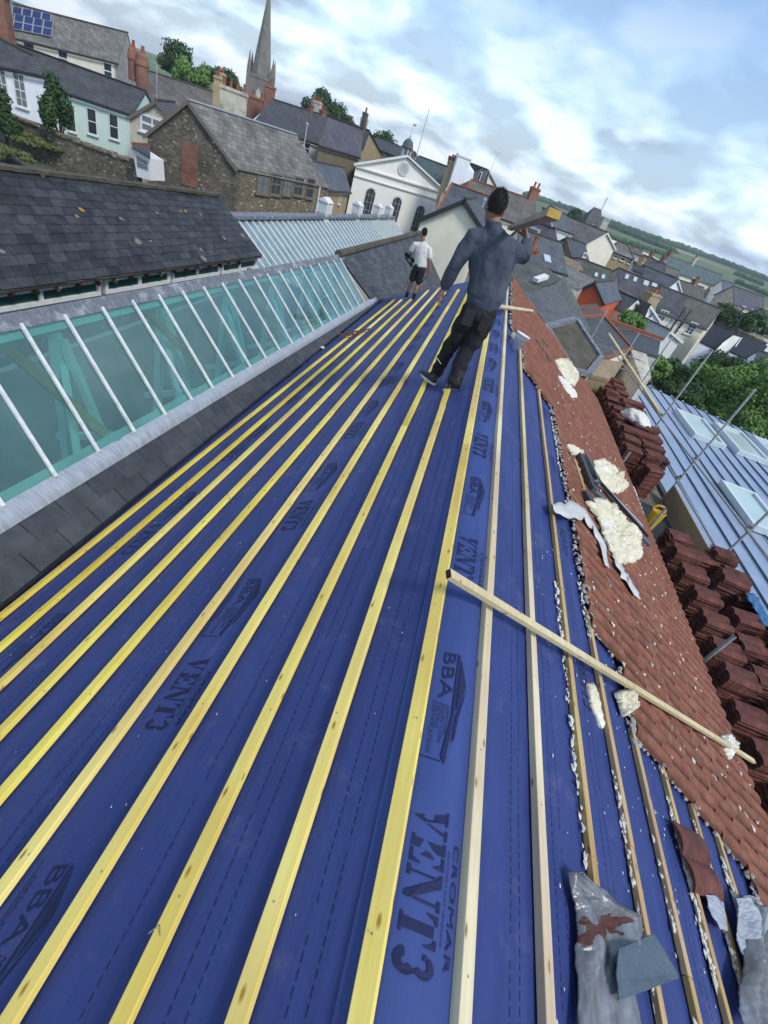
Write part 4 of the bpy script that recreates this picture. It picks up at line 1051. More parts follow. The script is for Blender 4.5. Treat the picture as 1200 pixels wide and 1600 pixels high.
def gable(name, label, G1, AP_, G2, Y, YR=None, L_=8, back=None, wall='render_cream', roof='slate_dk', base=None, wins=(), verge='white_paint', cat='house', group=None, chims=(), ridge='mossflat', sidewins=(), over=.18, sidewall=None, dirv=None):
    root = empty(name, (0, 0, 0), label, cat, group)
    P1 = atY(G1, Y)
    if YR is None:
        q = atZ(G2, P1.z); YB = max(.92*Y, min(1.1*Y, q.y if W(G2).z*P1.z > 0 else Y))
    else: YB = YR
    P2 = atY(G2, YB)
    u = V((P2.x-P1.x, P2.y-P1.y, 0)).normalized(); n = V((u.y, -u.x, 0))
    if n.dot(V((P1.x, P1.y, 0))) > 0: n = -n
    T = atP(AP_, P1, n); bk = -n*L_
    if dirv: bk = V((dirv[0], dirv[1], 0)).normalized()*L_
    if back is not None:
        q = atZ(back, T.z) if abs(W(back).z/W(back).y) > .02 else T+bk
        bk = V((q.x-T.x, q.y-T.y, 0))
    zb = base if base is not None else min(P1.z, ground_z(P1.x, P1.y))-2
    bl = bk.normalized()
    m1 = MB(); m1.prism([V((P1.x, P1.y, zb)), P1, T-V((0, 0, .04)), P2, V((P2.x, P2.y, zb))], bl*.25); m1.build('gable_wall', wall, root)
    m1 = MB(); dz = V((0, 0, .03))
    for P in (P1, P2):
        q = P+bl*.255; iw = (u if P is P1 else -u)*.2
        m1.prism([V((q.x, q.y, zb)), q-dz, q+bk-bl*.26-dz, V((q.x+bk.x, q.y+bk.y, zb))-bl*.26], iw)
    m1.build('wall', sidewall or wall, root)
    m2 = MB(); o = -bl*over
    for P in (P1, P2):
        e = P+(P-T).normalized()*over+V((0, 0, .04)); t_ = T+V((0, 0, .04))
        roofslab(m2, e+o, e+bk, t_+o, t_+bk)
    m2.build('roof', roof, root)
    if verge:
        m3 = MB()
        for P in (P1, P2):
            e = P+(P-T).normalized()*over; m3.bar(e+o-bl*.02+V((0, 0, -.08)), T+o-bl*.02+V((0, 0, -.08)), .04, .17, up=V((0, 0, 1)))
        m3.build('bargeboard', verge, root)
    m3 = MB(); m3.bar(T+o+V((0, 0, .07)), T+bk+V((0, 0, .07)), .2, .08); m3.build('ridge_tiles', ridge, root)
    for wn in wins:
        px, py, ww, wh = wn[:4]; st = wn[4] if len(wn) > 4 else 2; pn = wn[5] if len(wn) > 5 else 'pane'
        c = atP((px, py), P1, n); add_window(root, c, u, n, ww, wh, style=st, pane=pn)
    for (px, py, ww, wh, st, pn) in sidewins:
        nn = V((bl.y, -bl.x, 0))
        if nn.dot(P2) > 0: nn = -nn
        c = atP((px, py), P2, nn); add_window(root, c, bl, nn, ww, wh, style=st, pane=pn, frame='board_old')
    for ch in chims: add_chimney(root, T+bk*ch[0], bl, *ch[1:])
    return dict(root=root, P1=P1, P2=P2, T=T, n=n, u=u, bk=bk, bl=bl)
def block(name, label, pts, roof='slate_dk', wall='render_grey', base=None, cat='roof', th=.12, group=None, trim=None, proud=.06):
    """pts: list of (px,py,Y) roof corners; walls drop to base"""
    root = empty(name, (0, 0, 0), label, cat, group)
    P = [atY((a, b), y) for a, b, y in pts]
    zb = base if base is not None else min(ground_z(P[0].x, P[0].y), min(p.z for p in P))-1.5
    m1 = MB(); cen = sum(P, V((0, 0, 0)))/len(P)
    inner = [cen+(p-cen)*.985-V((0, 0, th)) for p in P]; k = len(P)
    vs = inner+[V((p.x, p.y, zb)) for p in inner]
    m1.add(vs, [(i, (i+1) % k, (i+1) % k+k, i+k) for i in range(k)]); m1.build('wall', wall, root)
    m2 = MB(); m2.prism(P, (0, 0, -th)); m2.build('roof', roof, root)
    if trim:
        m3 = MB()
        for i in range(k): m3.bar(P[i]+V((0, 0, .03)), P[(i+1) % k]+V((0, 0, .03)), .16, .12)
        m3.build('roof_trim', trim, root)
    return dict(root=root, P=P)

# ---- left hillside
h = house('terraced_house', 'cream house with solar panels on its grey slate roof, top left', (23, 56), (181, 95), (22, 7), (198, 51), 48, pitch=40, wall='render_cream', gwall='render_grey', roof='slate_old',
          wins=((45, 76, 1.0, 1.1), (98, 91, 1.0, 1.2), (168, 111, 1.0, 1.3)))
# solar array
sroot = h['root']; a = atP((34, 15), h['a'], h['N'])
def onroof(h, p, lift=0): return atP(p, h['a']+h['N']*lift, h['N'])
for (rx0, ry0, nx_, ox, oy) in ((27, 10, 4, 13.6, 3.6),):
    pass
def _pc(c_, r_): return onroof(h, (20+15.2*c_-1.6*r_+(4.5 if r_ >= 1 else 0), 10+3.1*c_+11.6*r_), .15)
for r_ in range(3):
    for c_ in range(4):
        q0, q1, q2, q3 = [onroof(h, (20+15.2*(c_+i)-1.6*(r_+j)+(4.5 if r_ >= 1 else 0), 10+3.1*(c_+i)+11.9*(r_+j)), .15) for i, j in ((0, 0), (.96, 0), (.96, .96), (0, .96))]
        m5 = MB(); m5.prism([q0, q1, q2, q3], h['N']*.04); q = m5.build('solar_panel', 'alu', sroot)
        cc = (q0+q1+q2+q3)/4; m5 = MB(); m5.prism([cc+(p-cc)*.9+h['N']*.04 for p in (q0, q1, q2, q3)], h['N']*.02); m5.build('solar_cells', 'solar', q)
for lab, px, w_, ht, m_ in (('tall round red brick chimney stack at the right gable of the solar panel house', (222, 108), .95, 1.0, 'brick_red'),
                        ('dark brick chimney stack just left of the round red one', (207, 80), .7, .2, 'brick_red')):
    c = atY(px, 50); r_ = empty('chimney_stack', c, lab, 'chimney')
    m5 = MB(); m5.lathe((0, 0, -2.0), [(w_*.55, 0), (w_*.55, ht+1.2), (w_*.62, ht+1.25), (w_*.5, ht+1.9), (w_*.3, ht+2.1)], 12); m5.build('stack', m_, r_, loc=(0, 0, 0))
    m5 = MB(); m5.lathe((.1, 0, ht+.0), [(.16, 0), (.13, .5), (.16, .55)], 8); m5.build('chimney_pot', 'terracotta', r_, loc=(0, 0, 0))
c = atY((1, 40), 36); r_ = empty('chimney_stack', c, 'brown brick chimney stack at the top left corner of the photo', 'chimney')
m5 = MB(); m5.cbox((0, 0, .1), 1.1, 1.0, 2.8, .4); m5.cbox((0, 0, 1.5), 1.25, 1.15, .15, .4); m5.build('stack', 'brick_red', r_, loc=(0, 0, 0))
m5 = MB(); m5.lathe((.1, 0, 1.55), [(.2, 0), (.16, .6), (.2, .65)], 8); m5.build('chimney_pot', 'terracotta', r_, loc=(0, 0, 0))
house('terraced_house', 'white house with sash windows and a dark slate roof at the far left', (-80, 84), (72, 115), (-60, 30), (48, 86), 32.5, 34.5, pitch=34, wall='render_white', roof='slate_dk',
      wins=((3, 131, .62, 1.75, 4, 'pane_pale'), (32, 141, .66, 1.75, 4, 'pane_pale')))
house('terraced_house', 'mint green cottage with a long dark slate roof, behind the garden wall', (71, 130), (204, 175), (30, 72), (226, 142), 37, pitch=36, wall='render_mint', roof='slate_dk', ridge='gutter_black',
      wins=((112, 186, .5, 1.5, 2), (144, 190, .62, 1.55, 2), (178, 198, .62, 1.5, 2)))
gable('cottage', 'stained cream gable cottage with a bay window, between mint house and stone barn', (202, 182), (244, 157), (284, 200), 35.5, 36.6, L_=5, wall='render_stained', roof='slate_dk', verge='board_old', wins=((238, 196, 1.5, 1.0, 3, 'pane_pale'),))
# garden wall
ga, gb_ = atY((-20, 196), 31), atY((214, 229), 31.5)
gw = empty('garden_wall', (0, 0, 0), 'old rubble stone garden wall with flat coping in front of the mint cottage', 'wall')
wn_ = V((gb_.y-ga.y, -(gb_.x-ga.x), 0)).normalized()
m5 = MB(); m5.box(V((ga.x, ga.y, -14)), V((gb_.x-ga.x, gb_.y-ga.y, 0)), -wn_*.5, (0, 0, (ga.z+gb_.z)/2+14)); m5.build('stonework', 'rubble', gw)
m5 = MB()
for k in range(24):
    a_ = lerp(ga, gb_, k/24); b_ = lerp(ga, gb_, (k+.97)/24); z_ = (ga.z+gb_.z)/2+.04+random.uniform(-.03, .05); a_.z = z_; b_.z = z_; m5.bar(a_-wn_*.25, b_-wn_*.25, .7, .12)
m5.build('coping', 'rubble_warm', gw)
# lean-to
r_ = empty('lean_to', (0, 0, 0), 'small white lean-to with a sloping dark roof and red ridge beside the stone barn', 'lean-to')
q = [atY(p, 30.5) for p in ((207, 231), (233, 248), (236, 282), (214, 276))]
m5 = MB(); m5.prism(q, (0, 1.4, 0)); m5.build('wall', 'white_paint', r_)
q2 = [atY((206, 229), 30.3), atY((235, 246), 30.3), atY((234, 228), 32.2), atY((207, 226), 32.2)]; m5 = MB(); m5.prism(q2, (0, 0, -.08)); m5.build('roof', 'slate_dk', r_)
m5 = MB(); m5.bar(q2[3]+V((0, 0, .05)), q2[2]+V((0, 0, .05)), .18, .14); m5.build('ridge_tiles', 'terracotta', r_)
q3 = [atY(p, 30.49) for p in ((213, 242), (231, 253), (232, 266), (215, 260))]; m5 = MB(); m5.prism(q3, (0, -.03, 0)); f_ = m5.build('window', 'alu', r_)
for u0, u1 in ((.04, .46), (.54, .96)):
    m5 = MB(); m5.prism([lerp(q3[0], q3[3], u0)*1+(q3[1]-q3[0])*.05+V((0, -.02, 0)), lerp(q3[1], q3[2], u0)-(q3[1]-q3[0])*.05+V((0, -.02, 0)), lerp(q3[1], q3[2], u1)-(q3[1]-q3[0])*.05+V((0, -.02, 0)), lerp(q3[0], q3[3], u1)+(q3[1]-q3[0])*.05+V((0, -.02, 0))], (0, -.02, 0)); m5.build('pane', 'pane_pale', f_)
bn = gable('stone_barn', 'rubble stone barn with a pale slate roof, bricked-up patch in its gable', (231, 211), (297, 158), (371, 262), 33, L_=12, back=(462, 211), wall='rubble', sidewall='rubble_warm', roof='slate_old', verge='board_old', cat='barn', ridge='lead_new',
      sidewins=((411, 286, 1.2, 1.3, 3, 'pane_pale'), (431, 288, 1.0, 1.3, 3, 'pane'), (449, 290, .9, 1.2, 3, 'pane_pale'), (466, 291, 1.0, 1.2, 3, 'pane'), (484, 294, .9, 1.3, 2, 'pane')))
c = atP((297, 254), bn['P1'], bn['n']); m5 = MB(); m5.box(c-bn['u']*.55-V((0, 0, 1.3)), bn['u']*1.05, bn['n']*.05, (0, 0, 2.3)); m5.build('brick_infill', 'brick_patch', bn['root'])
m5 = MB(); q = bn['P2']+bn['bl']*8.2; nn = V((bn['bl'].y, -bn['bl'].x, 0)); nn = nn if nn.dot(q) < 0 else -nn
m5.tube(q+nn*.12-V((0, 0, .1)), q+nn*.12-V((0, 0, 3)), .06, 8); m5.build('downpipe', 'white_paint', bn['root'])
# roofs behind the barn
house('terraced_house', 'long brown slate roof with small chimneys behind the stained cottage', (215, 152), (352, 196), (222, 108), (372, 156), 50, pitch=38, wall='render_grey', roof='slate_br', chims=((.78, .8, .7, 1.5, 'render_buff', 2),))
def lone_chimney(px, Y, wd, dp, ht, mat, pots, label, rz=.5, potmat='terracotta'):
    c = atY(px, Y); r_ = empty('chimney_stack', c, label, 'chimney', None)
    m5 = MB(); m5.cbox((0, 0, -ht/2), wd, dp, ht, rz); m5.cbox((0, 0, -.12), wd+.14, dp+.14, .14, rz); m5.cbox((0, 0, -ht-1), wd+.2, dp+.2, 3, rz); m5.build('stack', mat, r_, loc=(0, 0, 0))
    X = V((math.cos(rz), math.sin(rz), 0))
    for k in range(pots):
        m5 = MB(); m5.lathe(X*(wd*((k+.5)/pots-.5)), [(.13, 0), (.11, .1), (.10, .42), (.13, .45), (.13, .5), (.08, .5)], 8); m5.build('chimney_pot', potmat, r_, loc=(0, 0, 0))
lone_chimney((341, 119), 52, .7, .7, 3.2, 'render_buff', 1, 'tall slim buff chimney below the dark round trees')
lone_chimney((366, 139), 44, 2.0, .9, 2.6, 'render_stained', 4, 'wide grey rendered chimney stack behind the barn ridge')
lone_chimney((402, 152), 62, 1.8, 1.1, 2.4, 'brick_red', 2, 'low red brick chimney at the foot of the church tower')
lone_chimney((423, 134), 60, 1.0, 1.0, 3.6, 'brick_red', 1, 'tall red brick chimney in front of the church tower')
house('terraced_house', 'dark slate roof with white verge stripe right of the church tower', (392, 190), (499, 223), (428, 156), (514, 183), 52, pitch=38, wall='render_white', roof='slate_dk', chims=((.62, .5, .5, .4, 'brick_red', 1), (.86, .9, .5, .25, 'brick_red', 2)), wins=((479, 232, 1.0, 1.0, 2),))
house('terraced_house', 'brown-walled house with a dark slate roof beside the chapel', (499, 224), (561, 243), (514, 183), (566, 202), 53, pitch=38, wall='render_brown', roof='slate_purple', chims=((.985, .45, .5, 1.3, 'slate_br', 1),), ridge='gutter_black')
house('outbuilding', 'low blue-grey slate roof tucked between the barn and the chapel', (496, 292), (546, 297), (489, 252), (536, 262), 44, pitch=34, wall='render_buff', roof='slate_bl', wins=((512, 308, .4, .9, 1, 'pane_pale'), (531, 310, .4, .9, 1, 'pane_pale')), cat='outbuilding')
gable('terraced_house', 'buff gable house with clustered chimney pots behind the chapel', (566, 232), (576, 204), (596, 240), 70, L_=8, wall='render_buff', roof='slate_dk', verge=None, chims=((.1, .8, .6, .8, 'render_stained', 3), (.9, 1.0, .6, .7, 'render_stained', 4)))
# chapel
ch = gable('chapel', 'white pedimented chapel with arched windows and a round louvred vent', (557, 256), (636, 245), (695, 298), 56, 61, L_=16, dirv=(-.2, 1), wall='render_chapel', roof='slate_dk', verge=None, cat='chapel')
def onw(p, k): return atP(p, k['P1'], k['n'])
m5 = MB(); n_, u_ = ch['n'], ch['u']
for P in (ch['P1'], ch['P2']):
    m5.bar(P+n_*.12+(P-ch['T']).normalized()*.3, ch['T']+n_*.12+V((0, 0, .08)), .35, .16, up=V((0, 0, 1)))
m5.bar(ch['P1']+n_*.08-u_*.1-V((0, 0, .2)), ch['P2']+n_*.08+u_*.1-V((0, 0, .2)), .2, .12); m5.bar(ch['P1']+n_*.06-V((0, 0, .95)), ch['P2']+n_*.06-V((0, 0, .95)), .15, .10)
m5.build('cornice', 'white_paint', ch['root'])
for p in ((576, 316), (617, 329), (653, 342)): add_window(ch['root'], onw(p, ch), u_, n_, 1.15, 2.9, arch=True)
c = onw((631, 263), ch); m5 = MB(); m5.tube(c, c+n_*.12, .62, 20); q = m5.build('round_vent', 'white_paint', ch['root'])
m5 = MB()
for k in range(6): zz_ = -.42+.155*k; hw = math.sqrt(max(.02, .5*.5-zz_*zz_)); m5.box(c+n_*.125-u_*hw+V((0, 0, zz_)), u_*2*hw, n_*.02, (0, 0, .06))
m5.build('louvre', 'render_grey', q)
# cupola
c = atY((631, 252), 74); r_ = empty('cupola', c, 'small blue domed cupola on white columns with a gold weathervane', 'cupola')
m5 = MB(); m5.lathe((0, 0, -1.5), [(1.1, 0), (1.1, 1.5), (1.0, 1.6)], 8); m5.build('drum', 'render_chapel', r_, loc=(0, 0, 0))
for k in range(6): q = 2*math.pi*k/6; m5 = MB(); m5.tube((.75*math.cos(q), .75*math.sin(q), 0), (.75*math.cos(q), .75*math.sin(q), 1.7), .09, 6); m5.build('column', 'white_paint', r_, loc=(0, 0, 0))
m5 = MB(); m5.lathe((0, 0, 1.7), [(.95, 0), (.98, .15), (.88, .2), (.84, .55), (.66, .95), (.35, 1.2), (.08, 1.32), (.05, 1.7)], 14); m5.build('dome', 'slate_bl', r_, loc=(0, 0, 0), smooth=True); r_.scale = (.8, .8, .8)
m5 = MB(); m5.tube((0, 0, 3.3), (0, 0, 5.0), .035, 6); m5.build('pole', 'alu', r_, loc=(0, 0, 0)); m5 = MB(); m5.prism([(0, 0, 4.65), (.5, .1, 4.6), (.4, .08, 4.78), (.55, .1, 4.95), (0, 0, 4.85)], (.01, -.03, 0)); m5.build('weathervane', 'render_buff', r_, loc=(0, 0, 0))
p0 = atY((649, 250), 74); r_ = empty('flagpole', p0, 'thin bare flagpole rising right of the cupola', 'flagpole'); m5 = MB(); m5.tube((0, 0, -2), (0, 0, 0), .22, 8); m5.build('base', 'slate_green', r_, loc=(0, 0, 0)); m5 = MB(); m5.tube((0, 0, 0), (0, 0, 5.2), .06, 6); m5.build('pole', 'alu', r_, loc=(0, 0, 0))
house('town_building', 'long green slate roof behind the white chapel', (640, 262), (690, 284), (655, 244), (703, 262), 78, pitch=35, wall='render_grey', roof='slate_green')
gable('gable_house', 'tiny stone gable poking up behind the chapel pediment', (636, 250), (648, 238), (655, 252), 80, L_=6, wall='rubble_warm', roof='slate_dk', verge=None)
hh = block('white_house', 'white rendered house with wide chimney breast behind the hipped slate roof', [(687, 292, 58), (701, 256, 58), (716, 261, 58.5), (733, 256, 59), (741, 268, 59), (736, 292, 59)], roof='render_white', wall='render_white', cat='house')
lone_chimney((726, 243), 57.5, 1.35, .9, 3.4, 'render_white', 0, 'broad white chimney stack with a dark cap on the white house', rz=.3)
lone_chimney((711, 253), 58, 1.0, .6, 1.2, 'render_buff', 4, 'short chimney with four pots on the white house')
house('terraced_house', 'grey slate house with a dark dormer right of the white chimney', (735, 276), (757, 286), (735, 255), (762, 266), 66, pitch=45, wall='render_grey', roof='slate_br', wins=((749, 279, 1.3, 1.2, 1),))
gable('house', 'small cream gable above the brown roof behind the man', (757, 288), (762, 268), (775, 292), 68, L_=5, wall='render_cream', roof='slate_br', verge=None)
house('hipped_building', 'blue-grey hipped slate roof with red ridge tiles behind the cream gable', (686, 326), (785, 366), (706, 287), (775, 311), 46, pitch=32, wall='render_grey', roof='slate_bl', ridge='terracotta', hipL=True, cat='building')
house('hipped_building', 'large brown slate roof with red hip behind the standing man', (716, 314), (838, 358), (737, 281), (835, 313), 52, pitch=36, wall='render_cream', roof='slate_br', ridge='terracotta', hipL=True, chims=((.93, .9, .6, .8, 'brick_red', 2),), cat='building')
# cream gable at the end of the hall
eg = gable('gable_building', 'plain cream rendered gable wall with brown bargeboards beyond the slate hip', (659, 340), (726, 312), (752, 352), 24, 24.0, L_=7, wall='render_cream', roof='slate_dk', verge='gutter_black', cat='building')

# ---- small distant roofs along the edge of the town
house('town_house', 'small brown roofed house left of the teal-grey roof at the foot of the hills', (985, 392), (1003, 399), (987, 384), (1004, 391), 120, pitch=36, wall='render_cream', roof='slate_br')
house('town_house', 'pale blue roofed shed between the teal-grey roof and the purple roof', (1128, 452), (1146, 458), (1129, 438), (1150, 444), 118, pitch=32, wall='render_white', roof='slate_bl')
house('town_house', 'distant grey roofed house at the right edge under the tan field', (1160, 462), (1190, 470), (1160, 455), (1192, 463), 125, pitch=32, wall='render_white', roof='slate_old')
house('town_house', 'tiny white walled house with a grey roof near the pyramid tower foot', (893, 366), (906, 371), (894, 359), (907, 364), 90, pitch=36, wall='render_white', roof='slate_bl')
house('town_house', 'dark slate house below the yellow hipped house', (990, 420), (1006, 427), (991, 409), (1008, 416), 76, pitch=36, wall='render_stained', roof='slate_dk', chims=((.5, .8, .5, .6, 'render_buff', 2),))
house('town_house', 'white house peeping between the grey house and the cream gable', (899, 384), (914, 390), (898, 377), (914, 383), 74, pitch=34, wall='render_white', roof='slate_bl')
house('town_house', 'brown slate roof with white wall right of the hipped ochre house', (1040, 425), (1060, 432), (1041, 416), (1061, 423), 100, pitch=34, wall='render_white', roof='slate_br')

# ---- church
c = atY((405, 150), 130); cz = c.z
r_ = empty('church_tower', c, 'stone church tower with tall tapering spire and corner pinnacles', 'church')
rz = .35
m5 = MB(); m5.cbox((0, 0, -11), 5.2, 5.2, 28, rz); m5.build('tower', 'spire_stone', r_, loc=(0, 0, 0))
X = V((math.cos(rz), math.sin(rz), 0)); Yv = V((-math.sin(rz), math.cos(rz), 0))
m5 = MB(); m5.lathe((0, 0, 2.9), [(2.35, 0), (2.25, .4), (.10, 14.6)], 8); m5.build('spire', 'spire_stone', r_, loc=(0, 0, 0))
m5 = MB(); m5.tube((0, 0, 17.3), (0, 0, 18.6), .05, 5); m5.tube((-.3, 0, 18.1), (.3, 0, 18.1), .04, 5); m5.build('finial', 'gutter_black', r_, loc=(0, 0, 0))
for sx in (-1, 1):
    for sy in (-1, 1):
        q = X*sx*2.45+Yv*sy*2.45; m5 = MB(); m5.cbox(q+V((0, 0, 1.5)), .75, .75, 5.0, rz); m5.lathe(q+V((0, 0, 3.95)), [(.42, 0), (.40, .5), (.04, 3.0)], 6); m5.build('pinnacle', 'spire_stone', r_, loc=(0, 0, 0))
m5 = MB()
for f_ in (X, -X, Yv, -Yv):
    g_ = V((-f_.y, f_.x, 0))
    m5.box(f_*2.605-g_*2.6+V((0, 0, 2.9)), f_*.1, g_*5.2, (0, 0, .5)); m5.box(f_*2.605-g_*2.6+V((0, 0, -2.6)), f_*.08, g_*5.2, (0, 0, .2))
m5.build('parapet', 'spire_stone', r_, loc=(0, 0, 0))
for f_ in (X, -X, Yv, -Yv):
    g_ = V((-f_.y, f_.x, 0)); m5 = MB(); m5.prism([f_*2.6-g_*.5+V((0, 0, -1.2)), f_*2.6+g_*.5+V((0, 0, -1.2)), f_*2.6+g_*.5+V((0, 0, .7)), f_*2.6+V((0, 0, 1.4)), f_*2.6-g_*.5+V((0, 0, .7))], f_*.05); m5.build('belfry_opening', 'render_stained', r_, loc=(0, 0, 0))

# ---- right hand side, near
block('low_slate_roof', 'dark mossy slate roof with a white strip light just past the hall end', [(786, 430, 19), (834, 404, 22.5), (880, 437, 21), (815, 460, 17.5)], roof='slate_mossy', wall='render_grey')
ls = atY((842, 441), 19.3)
m5 = MB(); a_ = atY((834, 443), 19.0); b_ = atY((851, 437), 19.6); r_ = empty('strip_rooflight', a_, 'narrow white strip lying on the dark mossy slate roof', 'rooflight'); m5.bar(V((0, 0, .12)), b_-a_+V((0, 0, .12)), .22, .12); m5.build('light_panel', 'white_paint', r_, loc=(0, 0, 0))
block('slate_lean_roof', 'blue-grey slate slope rising behind the mossy slate roof', [(770, 430, 23), (806, 387, 27), (836, 402, 26.5), (788, 430, 22)], roof='slate_bl', wall='render_grey')
block('corrugated_roof', 'grey corrugated sheet roof beside the hall end', [(820, 460, 16.5), (862, 447, 18.5), (897, 500, 16.5), (855, 510, 14.5)], roof='corrug', wall='render_grey')
P = [atY(p_, y_) for p_, y_ in (((820, 460), 16.5), ((862, 447), 18.5), ((897, 500), 16.5), ((855, 510), 14.5))]
m5 = MB()
for k in range(15):
    t = k/14; m5.bar(lerp(P[0], P[1], t)+V((0, 0, .02)), lerp(P[3], P[2], t)+V((0, 0, .02)), .08, .05)
m5.build('sheet_ribs', 'corrug', bpy.data.objects['corrugated_roof'])
block('valley_roof', 'grey mossy slate slope between corrugated roof and terracotta ridge', [(862, 447, 18.6), (882, 430, 22), (925, 520, 19), (897, 500, 16.6)], roof='slate_mossy', wall='render_grey')
block('flat_moss_roof', 'flat roof covered in brown and green moss below the white pipe', [(852, 512, 14), (899, 500, 16.4), (938, 560, 15.2), (918, 586, 13.2), (893, 580, 12.8)], roof='mossflat', wall='render_buff', trim='lead_ridge')
block('parapet_block', 'buff rendered parapet block between moss roof and tile stacks', [(915, 583, 15.5), (936, 560, 17.4), (975, 566, 17.5), (952, 592, 15.5)], roof='ply', wall='render_buff')
block('slate_shed_roof', 'dark ribbed slate roof with terracotta ridges behind the scaffold', [(893, 497, 25), (942, 494, 29), (987, 545, 27), (950, 560, 23), (934, 556, 22)], roof='slate_dk', wall='render_cream', trim='terracotta')
block('slate_shed_roof', 'plain charcoal roof with terracotta ridge right of the ribbed slate roof', [(957, 505, 32), (1032, 533, 32), (1028, 557, 28.5), (986, 543, 28.5)], roof='slate_dk', wall='render_stained', trim=None)
m5 = MB(); a_ = atY((955, 504), 32.2); b_ = atY((1034, 532), 32.2); m5.bar(a_+V((0, 0, .1)), b_+V((0, 0, .1)), .3, .16); m5.build('ridge_tiles', 'terracotta', bpy.data.objects['slate_shed_roof.001'])
block('terracotta_roof', 'weathered orange tile roof with moss in front of the orange wall', [(900, 478, 34), (932, 474, 36), (946, 492, 31), (896, 497, 29)], roof='slate_terra', wall='render_cream')
block('yard_wall', 'low cream yard building with brown eaves behind the scaffold', [(985, 545, 27), (1010, 553, 27), (1018, 590, 24), (1004, 598, 22.5)], roof='render_stained', wall='render_stained')
gable('orange_house', 'bright orange rendered gable house with dark bargeboards', (903, 455), (930, 441), (944, 473), 42, L_=8, wall='render_orange', roof='slate_bl', verge='gutter_black')
block('grey_roof', 'pale weathered slate roof left of the orange house', [(883, 414, 45), (931, 437, 47), (905, 452, 40), (876, 440, 38)], roof='slate_old', wall='render_grey')
# mid distance
house('town_building', 'big blue-grey slate roof with small skylight and orange pots behind the mossy roof', (812, 402), (884, 425), (812, 357), (875, 379), 36, pitch=33, wall='render_cream', roof='slate_bl', lights=((854, 405, .6, .6),), cat='building')
lone_chimney((833, 385), 30, .5, .5, 1.0, 'terracotta', 1, 'thin orange clay chimney pot on the blue-grey roof')
house('town_house', 'purple-grey slate roof behind the man holding timber', (836, 362), (873, 378), (842, 350), (866, 358), 48, pitch=36, wall='render_stained', roof='slate_purple', wins=((829, 362, 1.8, .8, 1, 'pane_pale'),))
house('town_house', 'grey slate roof with white fascia at the skyline beside the timber', (846, 343), (863, 351), (848, 325), (862, 331), 70, pitch=40, wall='white_paint', roof='slate_bl')
house('town_house', 'tall blue slate roof at the skyline left of the dark pyramid roof', (864, 352), (897, 364), (860, 322), (883, 335), 70, pitch=42, wall='white_paint', roof='slate_bl')
# pyramid tower
c = atY((916, 362), 95); r_ = empty('pyramid_tower', c, 'dark steep pyramid roofed tower with a spike aerial at the skyline', 'tower')
m5 = MB(); m5.cbox((0, 0, -6.3), 3.6, 3.6, 12, .3); m5.build('wall', 'slate_dk', r_, loc=(0, 0, 0))
X = V((math.cos(.3), math.sin(.3), 0)); Yv = V((-math.sin(.3), math.cos(.3), 0))
q = [X*sx*2.1+Yv*sy*2.1+V((0, 0, -.3)) for sx, sy in ((-1, -1), (1, -1), (1, 1), (-1, 1))]; tp = [-X*.7+V((0, 0, 3.4)), X*.7+V((0, 0, 3.4))]
m5 = MB(); m5.add(q+tp, [(0, 1, 5, 4), (1, 2, 5), (2, 3, 4, 5), (3, 0, 4), (3, 2, 1, 0)]); m5.build('roof', 'slate_dk', r_, loc=(0, 0, 0))
m5 = MB(); m5.tube(tp[1], tp[1]+V((0, 0, 1.7)), .05, 6); m5.build('aerial', 'gutter_black', r_, loc=(0, 0, 0))
house('town_house', 'grey rendered house with white verges and a twin window below the pyramid tower', (903, 378), (944, 366), (909, 358), (940, 348), 82, 80, pitch=42, wall='render_grey', roof='slate_br', wins=((929, 362, 1.5, 1.6, 3),))
lone_chimney((947, 340), 80, 1.1, .9, 2.2, 'render_grey', 0, 'tall grey rendered chimney on the skyline left of the hills', rz=.5)
gable('town_house', 'large plain cream gable with white verges in the middle of the town', (917, 380), (948, 363), (961, 388), 72, L_=9, wall='render_cream', roof='slate_br', verge='white_paint')
house('town_house', 'grey hipped slate roof over yellow ochre walls', (957, 391), (991, 404), (966, 377), (981, 384), 84, pitch=36, wall='render_buff', roof='slate_old', hipL=True, hipR=True, wins=((963, 399, .5, .8), (974, 403, .8, .8), (985, 408, .5, .8)))
house('town_house', 'slate roof with white verge stripe and dormer left of the cream gable', (892, 399), (919, 404), (885, 371), (914, 381), 60, pitch=38, wall='rubble_warm', roof='slate_dk', wins=((912, 402, 1.4, 1.0, 3),))
house('stone_building', 'long mossy slate roof with two small rooflights behind the orange house', (916, 438), (954, 453), (903, 403), (954, 422), 58, pitch=34, wall='render_white', roof='slate_mossy', lights=((931, 430, .35, .6), (942, 433, .35, .6)), cat='building')
block('stone_building', 'rough stone gable block between slate roofs left of the town centre', [(878, 398, 54), (906, 410, 54), (912, 424, 50), (884, 414, 49)], roof='rubble_warm', wall='rubble_warm', cat='building')
house('town_house', 'tall cream house with a dark roof carrying four skylights', (969, 456), (1014, 474), (967, 419), (1030, 445), 62, pitch=40, wall='render_cream', gwall='render_stained', roof='slate_purple',
      lights=((979, 433, .4, .65), (992, 437, .4, .65), (1009, 443, .6, .7), (1022, 446, .6, .5)), wins=((970, 464, .6, 1.2), (977, 467, .6, 1.2)))
block('slate_lean_roof', 'dark slate lean-to above cream walls and tall window', [(970, 478, 50), (1001, 463, 53), (1010, 471, 51), (976, 485, 48)], roof='slate_dk', wall='render_cream')
gable('white_gable_house', 'bright white gabled cottage with one dark window in the town', (1003, 500), (1014, 476), (1031, 502), 49, L_=5, wall='render_white', roof='slate_dk', wins=((1013, 497, .9, 1.1, 2),))
